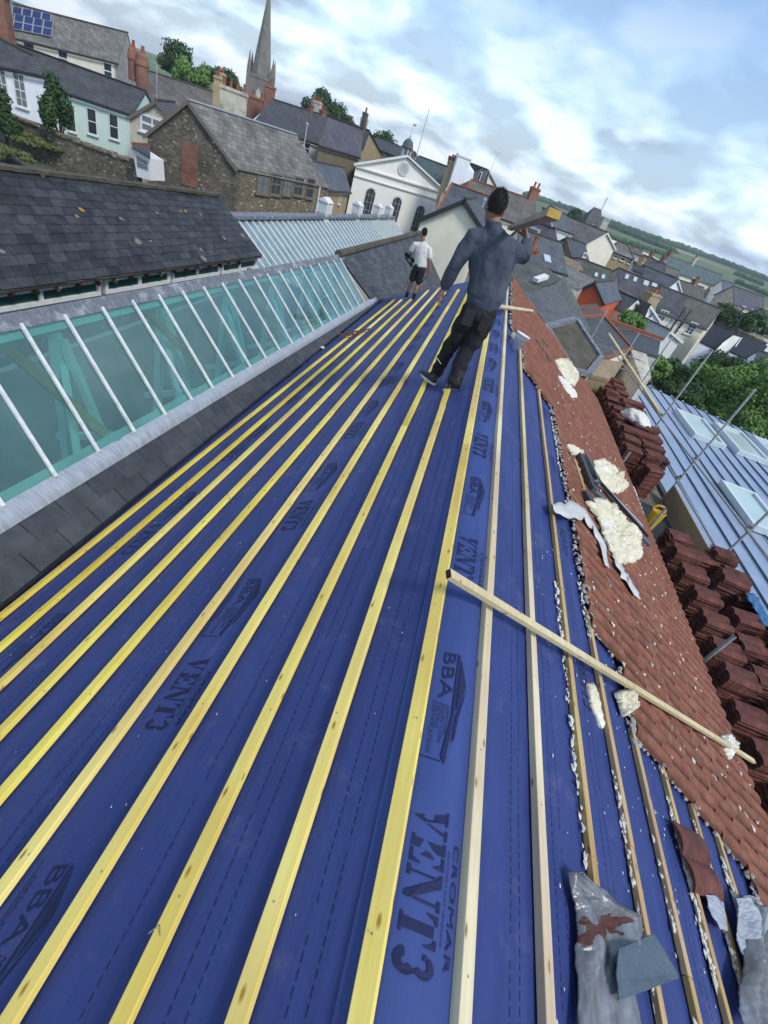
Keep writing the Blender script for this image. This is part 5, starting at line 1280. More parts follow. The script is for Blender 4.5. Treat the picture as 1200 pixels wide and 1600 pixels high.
gable('town_house', 'cream walled cottage with a tall french window left of the white gable', (973, 486), (994, 468), (1004, 490), 47.5, L_=4, wall='render_cream', roof='slate_dk', wins=((992, 491, .9, 1.5, 3),))
lone_chimney((1022, 458), 52, 1.6, .9, 2.4, 'render_buff', 3, 'yellow stone chimney above the white gabled cottage', rz=.7)
bh = house('terraced_house', 'large cream terrace with half black and half grey slate roof', (1027, 484), (1103, 512), (1034, 447), (1127, 483), 58, pitch=36, wall='render_cream', roof='slate_dk',
      wins=((1035, 493, .9, 1.1, 3, 'pane_pale'), (1048, 503, .2, .7, 1), (1064, 509, .2, .7, 1), (1080, 513, .95, 1.25, 4)))
m5 = MB(); a_ = onroof(bh, (1072, 498), .03); b_ = onroof(bh, (1100, 510), .03); c_ = onroof(bh, (1126, 484), .03); d_ = onroof(bh, (1074, 465), .03); e_ = onroof(bh, (1068, 480), .03)
m5.prism([a_, b_, c_, d_, e_], bh['N']*-.02); m5.build('lighter_slates', 'slate_mossy', bh['root'])
for px in ((1052, 508), (1060, 512)):
    c = atP(px, bh['A'], bh['n'])+bh['n']*.1; m5 = MB(); m5.tube(c+V((0, 0, 2)), c-V((0, 0, 3)), .06, 6); m5.build('downpipe', 'gutter_black', bh['root'])
gable('conservatory', 'glass roofed conservatory in front of the cream terrace', (1036, 528), (1045, 516), (1064, 532), 44, L_=4, wall='white_paint', roof='rooflight_glass', cat='conservatory')
house('town_house', 'long teal-grey slate roof over cream and pink walls near the fields', (1041, 420), (1129, 450), (1043, 399), (1129, 430), 112, pitch=35, wall='render_cream', gwall='render_white', roof='slate_green', ridge='slate_br',
      wins=((1055, 427, .9, .8, 1), (1082, 437, .9, .8, 1), (1107, 451, 1.1, 1.1, 1)), chims=((.4, .9, .7, 1.1, 'render_stained', 2), (.02, .9, .7, .6, 'brick_red', 2)))
house('town_house', 'mixed brown and slate roof with dormer behind the black slate terrace', (1060, 458), (1099, 470), (1060, 437), (1099, 449), 84, pitch=34, wall='render_cream', roof='slate_mossy', chims=((.6, 1.0, .6, .5, 'brick_red', 3),))
gable('gable_house', 'white triangular gable between dark roofs above the terrace', (1040, 452), (1059, 437), (1065, 458), 78, L_=6, wall='render_white', roof='slate_bl')
house('town_house', 'dark slate house with brick chimneys left of the teal roof', (1000, 414), (1042, 434), (1006, 398), (1040, 413), 98, pitch=36, wall='brick_red', roof='slate_br', chims=((.3, .7, .5, .7, 'brick_red', 1), (.8, .7, .5, .7, 'brick_red', 1)))
gable('warehouse', 'pale flat-pitched warehouse roof near the foot of the hills', (996, 404), (1018, 399), (1036, 411), 135, L_=20, wall='render_cream', roof='render_cream')
gr = house('town_house', 'cream gabled house with a purple slate roof at the right edge', (1147, 474), (1192, 489), (1146, 447), (1194, 464), 92, pitch=38, wall='render_cream', gwall='render_stained', roof='slate_purple', wins=((1160, 483, 1.1, 1.0, 1, 'pane_pale'), (1173, 488, 1.1, 1.0, 1, 'pane_pale')))
house('town_house', 'slate roof over garden trees right of the black terrace roof', (1127, 487), (1182, 512), (1124, 474), (1186, 500), 76, pitch=30, wall='render_grey', roof='slate_dk')
house('town_house', 'grey slate roofs at the far right edge above the trees', (1187, 500), (1240, 520), (1190, 483), (1250, 506), 80, pitch=36, wall='render_white', roof='slate_bl')
house('town_house', 'small white outbuilding with grey roof near the right edge', (1186, 520), (1215, 530), (1186, 508), (1215, 518), 64, pitch=30, wall='render_white', roof='slate_old', wins=((1198, 527, .5, .5, 1),))
block('flat_black_roof', 'flat black felt roof with white parapet walls above the trees', [(1094, 533, 52), (1116, 508, 58), (1158, 524, 58), (1120, 546, 52)], roof='plain_black', wall='render_white', cat='roof')
block('flat_black_roof', 'dark felt roof with white trim at the right edge above the trees', [(1140, 548, 50), (1160, 524, 57), (1200, 541, 57), (1178, 565, 50)], roof='plain_black', wall='render_white', cat='roof')
block('foil_roof', 'crinkled white bumpy porch roof between the two black flat roofs', [(1118, 548, 50), (1130, 535, 52), (1146, 524, 56), (1160, 528, 56), (1150, 542, 52), (1134, 552, 50)], roof='foam_white', wall='render_white', cat='roof')
house('town_house', 'white walled cottage at the right edge behind garden shrubs', (1180, 566), (1215, 580), (1186, 548), (1220, 560), 46, pitch=30, wall='render_white', roof='slate_dk', wins=((1192, 574, .6, .6, 2),))
block('garden_wall_strip', 'long stone garden wall behind the black flat roof', [(1122, 497, 66), (1124, 494, 67), (1204, 531, 62), (1200, 536, 61)], roof='ashlar', wall='rubble', cat='wall')

# ================================================================ blue metal roof with rooflights (right, below)
mr_ = empty('metal_roof_building', (0, 0, 0), 'building with a blue standing seam metal roof and square rooflights, below the scaffold', 'building')
MZ = -6.0
def onM(p, dz=0): return atZ(p, MZ+dz)
xL, yF = 8.35, 28.6
mb = MB(); mb.prism([V((8.75, 2, MZ)), V((26, 2, MZ-.2)), V((24, 24.6, MZ-.2)), V((17.4, 26.5, MZ)), V((9.45, 28.6, MZ)), V((8.3, 17.8, MZ))], (0, 0, -.12)); mb.build('roof', 'metal_roof', mr_)
mb = MB(); mb.prism([V((8.8, 2.05, MZ-.13)), V((25.9, 2.05, MZ-.33)), V((23.9, 24.5, MZ-.33)), V((17.35, 26.4, MZ-.13)), V((9.5, 28.5, MZ-.13)), V((8.35, 17.8, MZ-.13))], (0, 0, -4.5)); mb.build('wall', 'gutter_black', mr_)
for i in range(26):
    x = 9.2+.62*i
    yb_ = lerp(28.6, 26.5, (x-9.45)/8) if x < 17.4 else lerp(26.5, 24.6, (x-17.4)/6.6)
    mbb = MB(); mbb.box((x-.015, 2.0, MZ-.01-(max(0, x-17)*.02)), (.03, 0, 0), (0, yb_-2.0, 0), (0, 0, .05)); mbb.build('standing_seam', 'seam_dark', mr_)
    mbb = MB(); mbb.cbox((x, yb_-.04, MZ+.05), .09, .14, .06); mbb.build('seam_cap', 'alu', mr_)
def rlight(pA, pB, pC, pD):
    P = [onM(p, .22) for p in (pA, pB, pC, pD)]; c = sum(P, V((0, 0, 0)))/4
    # square it up to the seams
    wx = (abs(P[1].x-P[0].x)+abs(P[2].x-P[3].x))/2; wy = (abs(P[0].y-P[3].y)+abs(P[1].y-P[2].y))/2
    m5 = MB()
    for (ox, oy, sx, sy) in ((-wx/2, 0, .14, wy), (wx/2-.14, 0, .14, wy)): m5.box((c.x+ox, c.y-wy/2, MZ+.003), (.14, 0, 0), (0, wy, 0), (0, 0, .24))
    for oy in (-wy/2, wy/2-.14): m5.box((c.x-wx/2+.145, c.y+oy, MZ+.003), (wx-.29, 0, 0), (0, .14, 0), (0, 0, .238))
    f = m5.build('rooflight', 'rooflight_frame', mr_, bevel=.01)
    m5 = MB(); m5.box((c.x-wx/2+.12, c.y-wy/2+.12, MZ+.10), (wx-.24, 0, 0), (0, wy-.24, 0), (0, 0, .05)); m5.build('pane', 'rooflight_glass', f)
rlight((1061, 640), (1102, 655), (1131, 693), (1084, 679)); rlight((1124, 662), (1164, 676), (1199, 718), (1151, 704)); rlight((1132, 752), (1186, 772), (1233, 840), (1172, 818)); rlight((1187, 684), (1226, 698), (1262, 740), (1215, 727))

# ================================================================ scaffold on the right
SX = 6.3
def pole(a, b, label, mat='galv', r=.0242, cap=True, cat='scaffold tube', group='scaffold tubes'):
    a, b = V(a), V(b); root = empty('scaffold_tube', a, label, cat, group)
    m5 = MB(); m5.tube((0, 0, 0), b-a, r, 12); m5.build('tube', mat, root, loc=(0, 0, 0), smooth=False)
    e = (b-a).normalized(); m5 = MB(); m5.tube((b-a)+e*.0005, (b-a)+e*.002, r*.82, 10); m5.build('open_end', 'plain_black', root, loc=(0, 0, 0)); return root
def coupler(p, label):
    root = empty('scaffold_coupler', p, label, 'coupler', 'scaffold couplers')
    m5 = MB(); m5.cbox((0, 0, 0), .085, .075, .07); m5.cbox((.03, .02, .05), .06, .085, .06, .3); m5.build('clamp_body', 'galv_rust', root, loc=(0, 0, 0), bevel=.008)
    m5 = MB(); m5.tube((-.05, .03, .02), (.09, .05, .03), .011, 6); m5.tube((0, -.06, .03), (.02, .08, .0), .011, 6); m5.build('bolt', 'galv_rust', root, loc=(0, 0, 0))
stds = [(25.97, -2.82, 'farthest scaffold standard, beyond the tile stacks'), (19.8, -2.58, 'scaffold standard second from the far end'), (16.75, -1.97, 'scaffold standard in front of the green trees'),
        (13.9, -1.60, 'scaffold standard rising above the upper guard rail joint'), (11.1, -1.64, 'tallest scaffold standard crossing the rooflights'), (8.15, -1.9, 'scaffold standard at the right edge by the near rooflight'), (5.2, -2.0, 'nearest scaffold standard, outside the right edge')]
for (yy, zt_, lb) in stds: pole((SX, yy, -9.9), (SX, yy, zt_), lb)
zr1 = lambda y: -3.37-(y-7.4)*.035
pole((SX-.06, 4.0, zr1(4)), (SX-.06, 14.4, zr1(14.4)), 'upper guard rail tube running along the scaffold')
pole((SX-.06, 4.0, -4.00), (SX-.06, 14.4, -4.14), 'lower guard rail tube running along the scaffold')
pole((SX-.05, 13.5, -3.60), (SX-.05, 22, -3.75), 'far guard rail tube beyond the long plank')
for i, yy in enumerate((14.0, 11.1, 8.15)):
    coupler((SX-.03, yy, zr1(yy)), ['coupler joining upper rail to the standard by the plank end', 'coupler joining upper rail to the tallest standard', 'coupler joining upper rail to the right edge standard'][i])
    coupler((SX-.03, yy, -4.04), ['coupler on the lower rail above the foam bag', 'coupler on the lower rail over the metal roof', 'coupler on the lower rail beside the blue tarpaulin'][i])
a_ = atY((901, 552), 22.5); b_ = atY((988, 582), 20.6); pole(a_, b_, 'white cross tube low at the far end of the scaffold')
a_ = atY((915, 533), 23.5); b_ = atY((1000, 563), 21.0); pole(a_, b_, 'white cross tube high at the far end of the scaffold')
a_ = atY((908, 556), 22.5); b_ = atY((951, 480), 22.5); pole((a_.x, a_.y, a_.z-.1), (a_.x, a_.y, a_.z+2.0), 'short far corner standard behind the cross tubes')
# long plank leaning on the rail
p0, p1 = atX((951, 523), 6.2), atX((1029, 645), 6.22)
pl = empty('scaffold_plank', p1, 'long pale timber plank lying on top of the scaffold guard rail', 'plank'); m5 = MB(); m5.bar(p0-p1+V((0, 0, .03)), V((0, 0, .03)), .10, .045); m5.bar(p0-p1+V((.085, .4, .01)), V((.085, .3, .01)), .045, .045); m5.build('board', 'batten_pale', pl, loc=(0, 0, 0))
# inner stub tubes at the eaves
for (px, py), lb in (((1040, 795), 'stub of scaffold tube beside the yellow tool tub'), ((1148, 994), 'stub of scaffold tube among the near tile stacks'), ((985, 706), 'stub of scaffold tube below the foam bag stack'), ((947, 642), 'small far stub of scaffold tube behind the yellow straps')):
    p = atX((px, py), 4.78); pole((4.78, p.y, -9.9), p, lb, r=.026)
pole((4.78, 2.6, -9.9), (4.78, 2.6, -3.7), 'stub of scaffold tube nearest the camera')
# platform boards
for k in range(7):
    x0 = 4.50+.235*k
    bd = empty('scaffold_board', (x0, 2, -4.62), 'old timber scaffold board, %s from the eaves' % ['first', 'second', 'third', 'fourth', 'fifth', 'sixth', 'seventh'][k], 'board', 'scaffold boards'); m5 = MB(); m5.box((0, -3, 0), (.225, 0, 0), (0, 18.5, 0), (0, 0, .038)); m5.build('plank', 'board_old', bd, loc=(0, 0, 0))
# toe board and rubber mat in the gap
tb = empty('toe_board', (6.12, 8.4, -4.58), 'upright plywood toe board edging the scaffold bay', 'toe board'); m5 = MB(); m5.box((0, -.3, 0), (.03, 0, 0), (0, 2.7, 0), (0, 0, .45)); m5.build('panel', 'ply', tb, loc=(0, 0, 0))
rm = empty('rubber_mat', (5.2, 8.35, -4.57), 'black rubber sheet on the scaffold floor between tile stacks', 'mat'); m5 = MB(); m5.box((0, 0, 0), (.78, 0, 0), (0, 1.85, 0), (0, 0, .012)); m5.build('sheet', 'rubber_mat', rm, loc=(0, 0, 0))
eb = empty('edge_board', (4.52, 2, -4.3), 'narrow old timber board on edge below the gutter', 'board'); m5 = MB(); m5.box((0, -2.4, 0), (.035, 0, 0), (0, 10.0, 0), (0, 0, .20)); m5.build('plank', 'ply', eb, loc=(0, 0, 0))
# white pipe at the far eaves
pa, pb = atP((851, 512), V((0, 0, -3.0)), V((0, 0, 1))), atP((900, 580), V((0, 0, -3.15)), V((0, 0, 1)))
pp = empty('white_pipe', pb, 'length of white plastic pipe along the far eaves of the tiled roof', 'pipe'); m5 = MB(); m5.tube(pa-pb, V((0, 0, 0)), .075, 14); m5.build('tube', 'white_plastic', pp, loc=(0, 0, 0))
m5 = MB(); m5.tube((pa-pb)*1.0005, (pa-pb)*1.006, .062, 12); m5.build('open_end', 'plain_black', pp, loc=(0, 0, 0))
# gutter lengths lying at the eaves
def half_pipe(name, label, a, b, r, mat, cat):
    a, b = V(a), V(b); root = empty(name, a, label, cat); d = (b-a); e = d.normalized(); sd_ = e.cross(V((0, 0, 1))).normalized(); up_ = sd_.cross(e)
    m5 = MB(); vs = []; n = 10
    for base in (V((0, 0, 0)), d):
        for k in range(n+1):
            q = math.pi+math.pi*k/n; vs.append(base+sd_*r*math.cos(q)+up_*r*math.sin(q))
        for k in range(n+1):
            q = math.pi+math.pi*k/n; vs.append(base+sd_*(r-.006)*math.cos(q)+up_*(r-.006)*math.sin(q))
    m = n+1; fs = []
    for k in range(n): fs += [(k, k+1, 2*m+k+1, 2*m+k), (m+k, 3*m+k, 3*m+k+1, m+k+1), (k, m+k, m+k+1, k+1), (2*m+k, 2*m+k+1, 3*m+k+1, 3*m+k)]
    fs += [(0, 2*m, 3*m, m), (n, m+n, 3*m+n, 2*m+n)]
    m5.add(vs, fs); m5.build('channel', mat, root, loc=(0, 0, 0))
g0, g1 = onR((930, 770)), onR((1010, 870))
half_pipe('gutter_length', 'loose black gutter length lying at the eaves beside the foam slab', atX((1003, 812), 4.42), atX((1042, 905), 4.42), .065, 'gutter_black', 'gutter')
wp = empty('white_pipe', atX((1003, 806), 4.5), 'short white downpipe end poking out beside the black gutter', 'pipe'); m5 = MB(); m5.tube((0, 0, 0), (0, 1.0, .02), .05, 12); m5.build('tube', 'white_plastic', wp, loc=(0, 0, 0))

# yellow tub
c = atX((1026, 808), 5.0)
c = V((4.98, 7.75, -4.35)); c = atX((1026, 806), 5.0)
yt = empty('tool_tub', c, 'yellow plastic tub with a cut-out handle standing on the scaffold', 'tub')
m5 = MB(); nn_ = 18
def ring(r1, r2, h): return [V((r1*math.cos(2*math.pi*k/nn_), r2*math.sin(2*math.pi*k/nn_), h)) for k in range(nn_)]
R0, R1, R2, R3 = ring(.10, .06, -.42), ring(.14, .09, .10), ring(.128, .078, .10), ring(.09, .05, -.38)
m5.add(R0+R1+R2+R3, [(k, (k+1) % nn_, (k+1) % nn_+nn_, k+nn_) for k in range(nn_)]+[(k+nn_, (k+1) % nn_+nn_, (k+1) % nn_+2*nn_, k+2*nn_) for k in range(nn_)]+[(k+2*nn_, (k+1) % nn_+2*nn_, (k+1) % nn_+3*nn_, k+3*nn_) for k in range(nn_)]+[tuple(reversed(range(nn_))), tuple(range(3*nn_, 4*nn_))])
m5.build('tub_body', 'yellow_plastic', yt, loc=(0, 0, 0), smooth=False)
m5 = MB(); pr = []
for k in range(13):
    q = math.pi*k/12; pr.append(V((.125*math.cos(q), .07, .10+.10*math.sin(q))))
for k in range(12): m5.bar(pr[k], pr[k+1], .03, .03, up=V((0, 1, 0)))
m5.build('handle', 'yellow_plastic', yt, loc=(0, 0, 0))

# ---- tile stacks: each tile of the nearer stacks is an object
def tile_mesh():
    m5 = MB(); n = 12; vs = []
    pr = tile_profile(n, .33, .026); th = .013
    for x in (0, .42):
        for (u, h) in pr: vs.append((x-.21, u-.165, h+(.004 if x else 0)))
        for (u, h) in pr: vs.append((x-.21, u-.165, h-th+(.004 if x else 0)))
    m = n+1; fs = []
    for i in range(n): fs += [(i, 2*m+i, 2*m+i+1, i+1), (m+i, m+i+1, 3*m+i+1, 3*m+i), (2*m+i, 3*m+i, 3*m+i+1, 2*m+i+1), (i, i+1, m+i+1, m+i)]
    fs += [(0, m, 3*m, 2*m), (n, 2*m+n, 3*m+n, m+n)]
    m5.add(vs, fs); return m5
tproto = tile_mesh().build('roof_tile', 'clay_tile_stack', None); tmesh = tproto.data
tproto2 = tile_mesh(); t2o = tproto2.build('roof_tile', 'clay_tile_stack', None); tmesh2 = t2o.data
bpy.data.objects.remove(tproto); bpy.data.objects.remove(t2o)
def stack(x, y, n, rz, label, z0=-4.57, pitch=.034, onedge=False, group='stacked roof tiles', ax='y'):
    for k in range(n):
        o = bpy.data.objects.new('roof_tile', tmesh); COL.objects.link(o)
        if not onedge:
            o.location = (x+random.uniform(-.016, .016), y+random.uniform(-.016, .016), z0+.014+k*pitch); o.rotation_euler = (random.uniform(-.01, .01), random.uniform(-.01, .01), rz+random.uniform(-.05, .05))
        else:
            dx_, dy_ = math.cos(rz), math.sin(rz)
            o.location = (x+dx_*k*pitch, y+dy_*k*pitch, z0+.22); o.rotation_euler = (0, math.pi/2, rz)
        tag(o, label, 'roof tile', group)
near_stacks = []
ordw = ['nearest the camera', 'second from the camera', 'third from the camera', 'fourth from the camera', 'fifth from the camera', 'sixth from the camera', 'seventh from the camera', 'eighth from the camera', 'ninth from the camera', 'tenth from the camera']
# inner row of low piles, tiles end-on to the roof
ctr = 0
for i in range(9):
    y = 3.15+.50*i
    stack(5.02+random.uniform(-.03, .03), y, [19, 21, 20, 23, 22, 23, 24, 24, 25][i], random.choice((0, math.pi/2))*.0+random.uniform(-.06, .06), 'red brown roof tile in the inner row of piles, pile %s' % ordw[i])
    ctr += 1
    if i < 6 :
        pass
stack(5.62, 5.95, 24, .15, 'roof tile in the tall neat pile with ribbed edges beside the stub tube', z0=-4.57)
stack(5.66, 6.75, 27, -.1, 'roof tile in the tall pile with a reddish top under the blue rag')
stack(5.6, 7.5, 20, .1, 'roof tile in the low pile behind the blue rag')
# rest of the stacks: one mass (past the nearest few hundred)
mb = MB(); mb0 = tile_mesh()
def mass_stack(x, y, n, rz, z0=-4.57):
    ca, sa = math.cos(rz), math.sin(rz)
    for k in range(n):
        ox, oy, r2 = random.uniform(-.02, .02), random.uniform(-.02, .02), rz+random.uniform(-.07, .07); ca, sa = math.cos(r2), math.sin(r2)
        mb.add([(x+ox+v[0]*ca-v[1]*sa, y+oy+v[0]*sa+v[1]*ca, z0+.014+k*.034+v[2]) for v in mb0.v], mb0.f)
for i in range(5): mass_stack(5.50, 3.2+.55*i, 22+i % 3, .05)
mass_stack(5.05, 7.68, 24, .1)
for i in range(10): mass_stack(5.95+random.uniform(-.03, .03), 2.9+.53*i, 21+(i*7) % 6, random.uniform(-.1, .1))
for i in range(12): mass_stack(4.95, 11.1+.46*i, 24+(i % 3)*2, random.uniform(-.1, .1))
for i in range(12): mass_stack(5.38, 11.1+.46*i, 26+(i*5 % 4), random.uniform(-.1, .1))
for i in range(9): mass_stack(5.82, 11.6+.46*i, 20+(i*5 % 4)*2, random.uniform(-.1, .1))
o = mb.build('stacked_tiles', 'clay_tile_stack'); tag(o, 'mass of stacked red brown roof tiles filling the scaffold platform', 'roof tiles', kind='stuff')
stack(5.35, 10.55, 22, .35, 'roof tile in the pile at the near end of the far stacks, ribbed edge showing')
# foam bag on the far stacks
def blob(name, label, cat, c, rx, ry, rz_, mat, seed, sub=4, amp=.35, rot=0.0, group=None, flat_bottom=True, freq=1.6, parent=None, part='lump'):
    bm = bmesh.new(); bmesh.ops.create_icosphere(bm, subdivisions=sub, radius=1)
    ca, sa = math.cos(rot), math.sin(rot); m5 = MB(); vs = []
    for v in bm.verts:
        p = v.co; k = 1+amp*noise.noise(p*freq+V((seed, 0, seed*.3)))+amp*.45*noise.noise(p*freq*3.1+V((0, seed, 2)))+amp*.2*noise.noise(p*freq*8+V((seed, 3, 2)))
        x, y, z = p.x*rx*k, p.y*ry*k, p.z*rz_*k
        if flat_bottom: z = max(z, -rz_*.3)
        vs.append(V((x*ca-y*sa, x*sa+y*ca, z)))
    fs = [tuple(x.index for x in f.verts) for f in bm.faces]; bm.free()
    m5.add(vs, fs)
    if parent is None:
        o = m5.build(name, mat, None, smooth=True); o.location = c; tag(o, label, cat, group)
    return o
blob('foam_lump', 'big cream lump of spray foam sitting on the far tile stacks', 'foam', atX((994, 655), 5.3), .34, .42, .20, 'foam_white', 3, amp=.3, rot=.4)

# blue rag over the stack
cr_ = V((6.12, 6.25, -3.74)); m5 = MB(); vs = []; n = 16
for i in range(n+1):
    for j in range(n+1):
        u, v_ = i/n-.5, j/n-.5
        dropx = max(0, u*.9-.05)
        vs.append(V((cr_.x-.1+u*.42, cr_.y+v_*.75, cr_.z-dropx*1.3+.05*noise.noise(V((u*7, v_*7, 1)))+.03*noise.noise(V((u*17, v_*15, 5))))))
m5.add(vs, [(i*(n+1)+j, (i+1)*(n+1)+j, (i+1)*(n+1)+j+1, i*(n+1)+j+1) for i in range(n) for j in range(n)])
rg = m5.build('blue_tarpaulin', 'tarp', None, smooth=True); md = rg.modifiers.new('s', 'SOLIDIFY'); md.thickness = .004; tag(rg, 'crumpled blue tarpaulin draped over the outer tile pile', 'tarpaulin')

# ================================================================ things lying on the right slope
def RP(p, lift=0.0):
    q = atP(p, AP+NR*lift, NR); return q
def slope_blob(label, px, rx, ry, h, mat, seed, rot=0, amp=.45, lift=.06, name='foam_chunk', cat='foam', group='foam chunks on the tiles', freq=1.3, curl=.0):
    c = RP(px, lift); X = V((CA, 0, -SA)); Yd = V((0, 1, 0)); ca, sa = math.cos(rot), math.sin(rot)
    m5 = MB(); vs = []; nr, na = 12, 44
    ang = [1+amp*noise.noise(V((math.cos(2*math.pi*k/na)*freq, math.sin(2*math.pi*k/na)*freq, seed)))+amp*.7*noise.noise(V((math.cos(2*math.pi*k/na)*4, math.sin(2*math.pi*k/na)*4, seed+5))) for k in range(na)]
    def pt(r, k, top):
        a = 2*math.pi*k/na; rr_ = r*ang[k]; u, v_ = rr_*math.cos(a)*rx, rr_*math.sin(a)*ry
        hh_ = h*(1-r**6)*(1+.55*noise.noise(V((u*6, v_*6, seed)))+.4*noise.noise(V((u*17, v_*17, seed)))+.25*noise.noise(V((u*50, v_*50, seed)))) if top else 0
        hh_ += curl*r*r*math.sin(a+seed)
        return X*(u*ca-v_*sa)+Yd*(u*sa+v_*ca)+NR*hh_
    vs.append(pt(0, 0, True))
    for i in range(1, nr+1):
        for k in range(na): vs.append(pt(i/nr, k, True))
    b0 = len(vs); vs += [pt(1, k, False)-NR*.012 for k in range(na)]; vs.append(-NR*.012)
    fs = [(0, 1+k, 1+(k+1) % na) for k in range(na)]
    for i in range(nr-1): fs += [(1+i*na+k, 1+(i+1)*na+k, 1+(i+1)*na+(k+1) % na, 1+i*na+(k+1) % na) for k in range(na)]
    fs += [(1+(nr-1)*na+k, b0+k, b0+(k+1) % na, 1+(nr-1)*na+(k+1) % na) for k in range(na)]; fs += [(b0+k, b0+na, b0+(k+1) % na) for k in range(na)]
    m5.add(vs, fs); o = m5.build(name, mat, None, smooth=True); o.location = c; md = o.modifiers.new('es', 'EDGE_SPLIT'); md.split_angle = R(60); tag(o, label, cat, group)
def foam_poly(label, pts, h, mat, seed, lift=.06, s_=2.857, ox=780, oy=420, group='foam chunks on the tiles'):
    P = [RP((ox+a/s_, oy+b/s_), lift) for a, b in pts]; c = sum(P, V((0, 0, 0)))/len(P); P = [p-c for p in P]
    Lc = [0]
    for i in range(len(P)): Lc.append(Lc[-1]+(P[(i+1) % len(P)]-P[i]).length)
    na, nr = 120, 30; rim = []
    for k in range(na):
        t = Lc[-1]*k/na; i = max(j for j in range(len(P)) if Lc[j] <= t+1e-9); u = (t-Lc[i])/max(1e-6, Lc[i+1]-Lc[i])
        q = lerp(P[i], P[(i+1) % len(P)], u); rim.append(q*(1+.10*noise.noise(V((k*.37, seed, 0)))+.10*noise.noise(V((k*1.3, seed, 3)))))
    m5 = MB(); vs = []
    def pt(r, k):
        q = rim[k]*r; hh_ = h*(1-r**9)*(1+.8*noise.noise(q*9+V((seed, 0, 0)))+.8*noise.noise(q*24+V((seed, 0, 0)))+.45*noise.noise(q*60))
        return q+NR*(hh_+.004)
    vs.append(pt(0, 0))
    for i in range(1, nr+1):
        for k in range(na): vs.append(pt(i/nr, k))
    b0 = len(vs); vs += [rim[k]-NR*.015 for k in range(na)]+[-NR*.015]
    fs = [(0, 1+k, 1+(k+1) % na) for k in range(na)]
    for i in range(nr-1): fs += [(1+i*na+k, 1+(i+1)*na+k, 1+(i+1)*na+(k+1) % na, 1+i*na+(k+1) % na) for k in range(na)]
    fs += [(1+(nr-1)*na+k, b0+k, b0+(k+1) % na, 1+(nr-1)*na+(k+1) % na) for k in range(na)]+[(b0+k, b0+na, b0+(k+1) % na) for k in range(na)]
    m5.add(vs, fs); o = m5.build('foam_chunk', mat, None, smooth=True); o.location = c; md = o.modifiers.new('es', 'EDGE_SPLIT'); md.split_angle = R(55); tag(o, label, 'foam', group)
foam_poly('long ragged cream foam slab, largest on the tiles', [(395, 1045), (440, 1018), (515, 1058), (548, 1118), (602, 1150), (634, 1200), (618, 1232), (640, 1278), (610, 1302), (555, 1318), (518, 1290), (488, 1240), (466, 1180), (448, 1110), (420, 1082)], .05, 'foam', 1.3, lift=.09)
foam_poly('ragged foam slab beside the middle of the roof window frame', [(422, 855), (462, 848), (505, 885), (520, 912), (556, 905), (548, 950), (575, 975), (530, 1002), (488, 990), (458, 950), (430, 900)], .05, 'foam', 4.1, lift=.08)
foam_poly('far large foam slab on the tiles below the white pipe', [(248, 410), (292, 402), (322, 438), (352, 490), (336, 524), (300, 502), (268, 452)], .07, 'foam', 5.9)
foam_poly('thin far foam strip beside the far slab', [(262, 478), (300, 500), (332, 545), (348, 574), (325, 578), (290, 532)], .03, 'foam_white', 12.4)
foam_poly('foam scrap at the top end of the roof window frame', [(303, 783), (345, 803), (378, 820), (360, 834), (325, 828), (315, 805)], .03, 'foam', 9.2, lift=.08)
foam_poly('foam lump wedged at the tile edge by the crossing batten', [(488, 700), (520, 684), (555, 705), (560, 745), (577, 762), (545, 792), (525, 808), (512, 760)], .045, 'foam', 2.2, lift=.03, s_=3, ox=800, oy=850)
foam_poly('white foam lump under the lower end of the crossing batten', [(983, 900), (1010, 890), (1047, 930), (1040, 952), (1020, 1012), (990, 960)], .04, 'foam_white', 7.7, lift=.06, s_=3, ox=800, oy=850)
foam_poly('flat foam smear stuck beside the fourth batten', [(352, 655), (385, 660), (398, 700), (405, 750), (420, 800), (430, 860), (415, 862), (392, 800), (368, 745)], .010, 'foam', 6.1, lift=.006, s_=3, ox=800, oy=850)
slope_blob('white foam scrap on the scaffold edge near the stub tube', (943, 672), .12, .2, .05, 'foam_white', 14.2, lift=-.1)
# crumbs of foam everywhere on the stripped part (uncountable)
mb = MB()
def crumb(s, y, r, lift=.006):
    c = SP(s, y, lift); k = random.random()*6; X = V((CA, 0, -SA)); pts = []
    n = random.choice((3, 4, 5)); el_ = random.uniform(.8, 2.6)
    for i in range(n):
        a = k+2*math.pi*i/n; rr_ = r*random.uniform(.6, 1.2); pts.append(c+X*rr_*math.cos(a)+V((0, 1, 0))*rr_*el_*math.sin(a))
    tip = c+NR*r*.8; mb.add(pts+[tip], [(i, (i+1) % n, n) for i in range(n)])
for bs, ya, yb, dens in ((.955, .9, 2.6, 50), (1.40, -.4, 2.6, 210), (1.74, -.6, 2.0, 200), (2.09, -.6, 1.9, 220), (2.45, -.6, 1.9, 200), (2.80, -.6, 1.85, 170), (3.16, -.6, 1.5, 110), (1.33, 2.6, 6.5, 50)):
    for i in range(int((yb-ya)*dens*1.25)):
        y = random.uniform(ya, yb)
        if noise.noise(V((y*3.1, bs, 0))) < -.22: continue
        crumb(bs+(.0 if bs != 1.40 else -.045*y/2.6)-.029-abs(random.gauss(0, .012)), y, random.uniform(.004, .016), .004+random.uniform(0, .018))
for i in range(420):
    s = random.uniform(.6, 3.4); y = random.uniform(-.5, 3.0)
    if s < s_head[3] or y < first_y[min(8, max(3, int((s-.955)/.372)+2))]: crumb(s, y, random.uniform(.0015, .006))
for i in range(260): crumb(random.uniform(1.4, 4.2), random.uniform(2.0, 9), random.uniform(.006, .02), random.uniform(.05, .065))
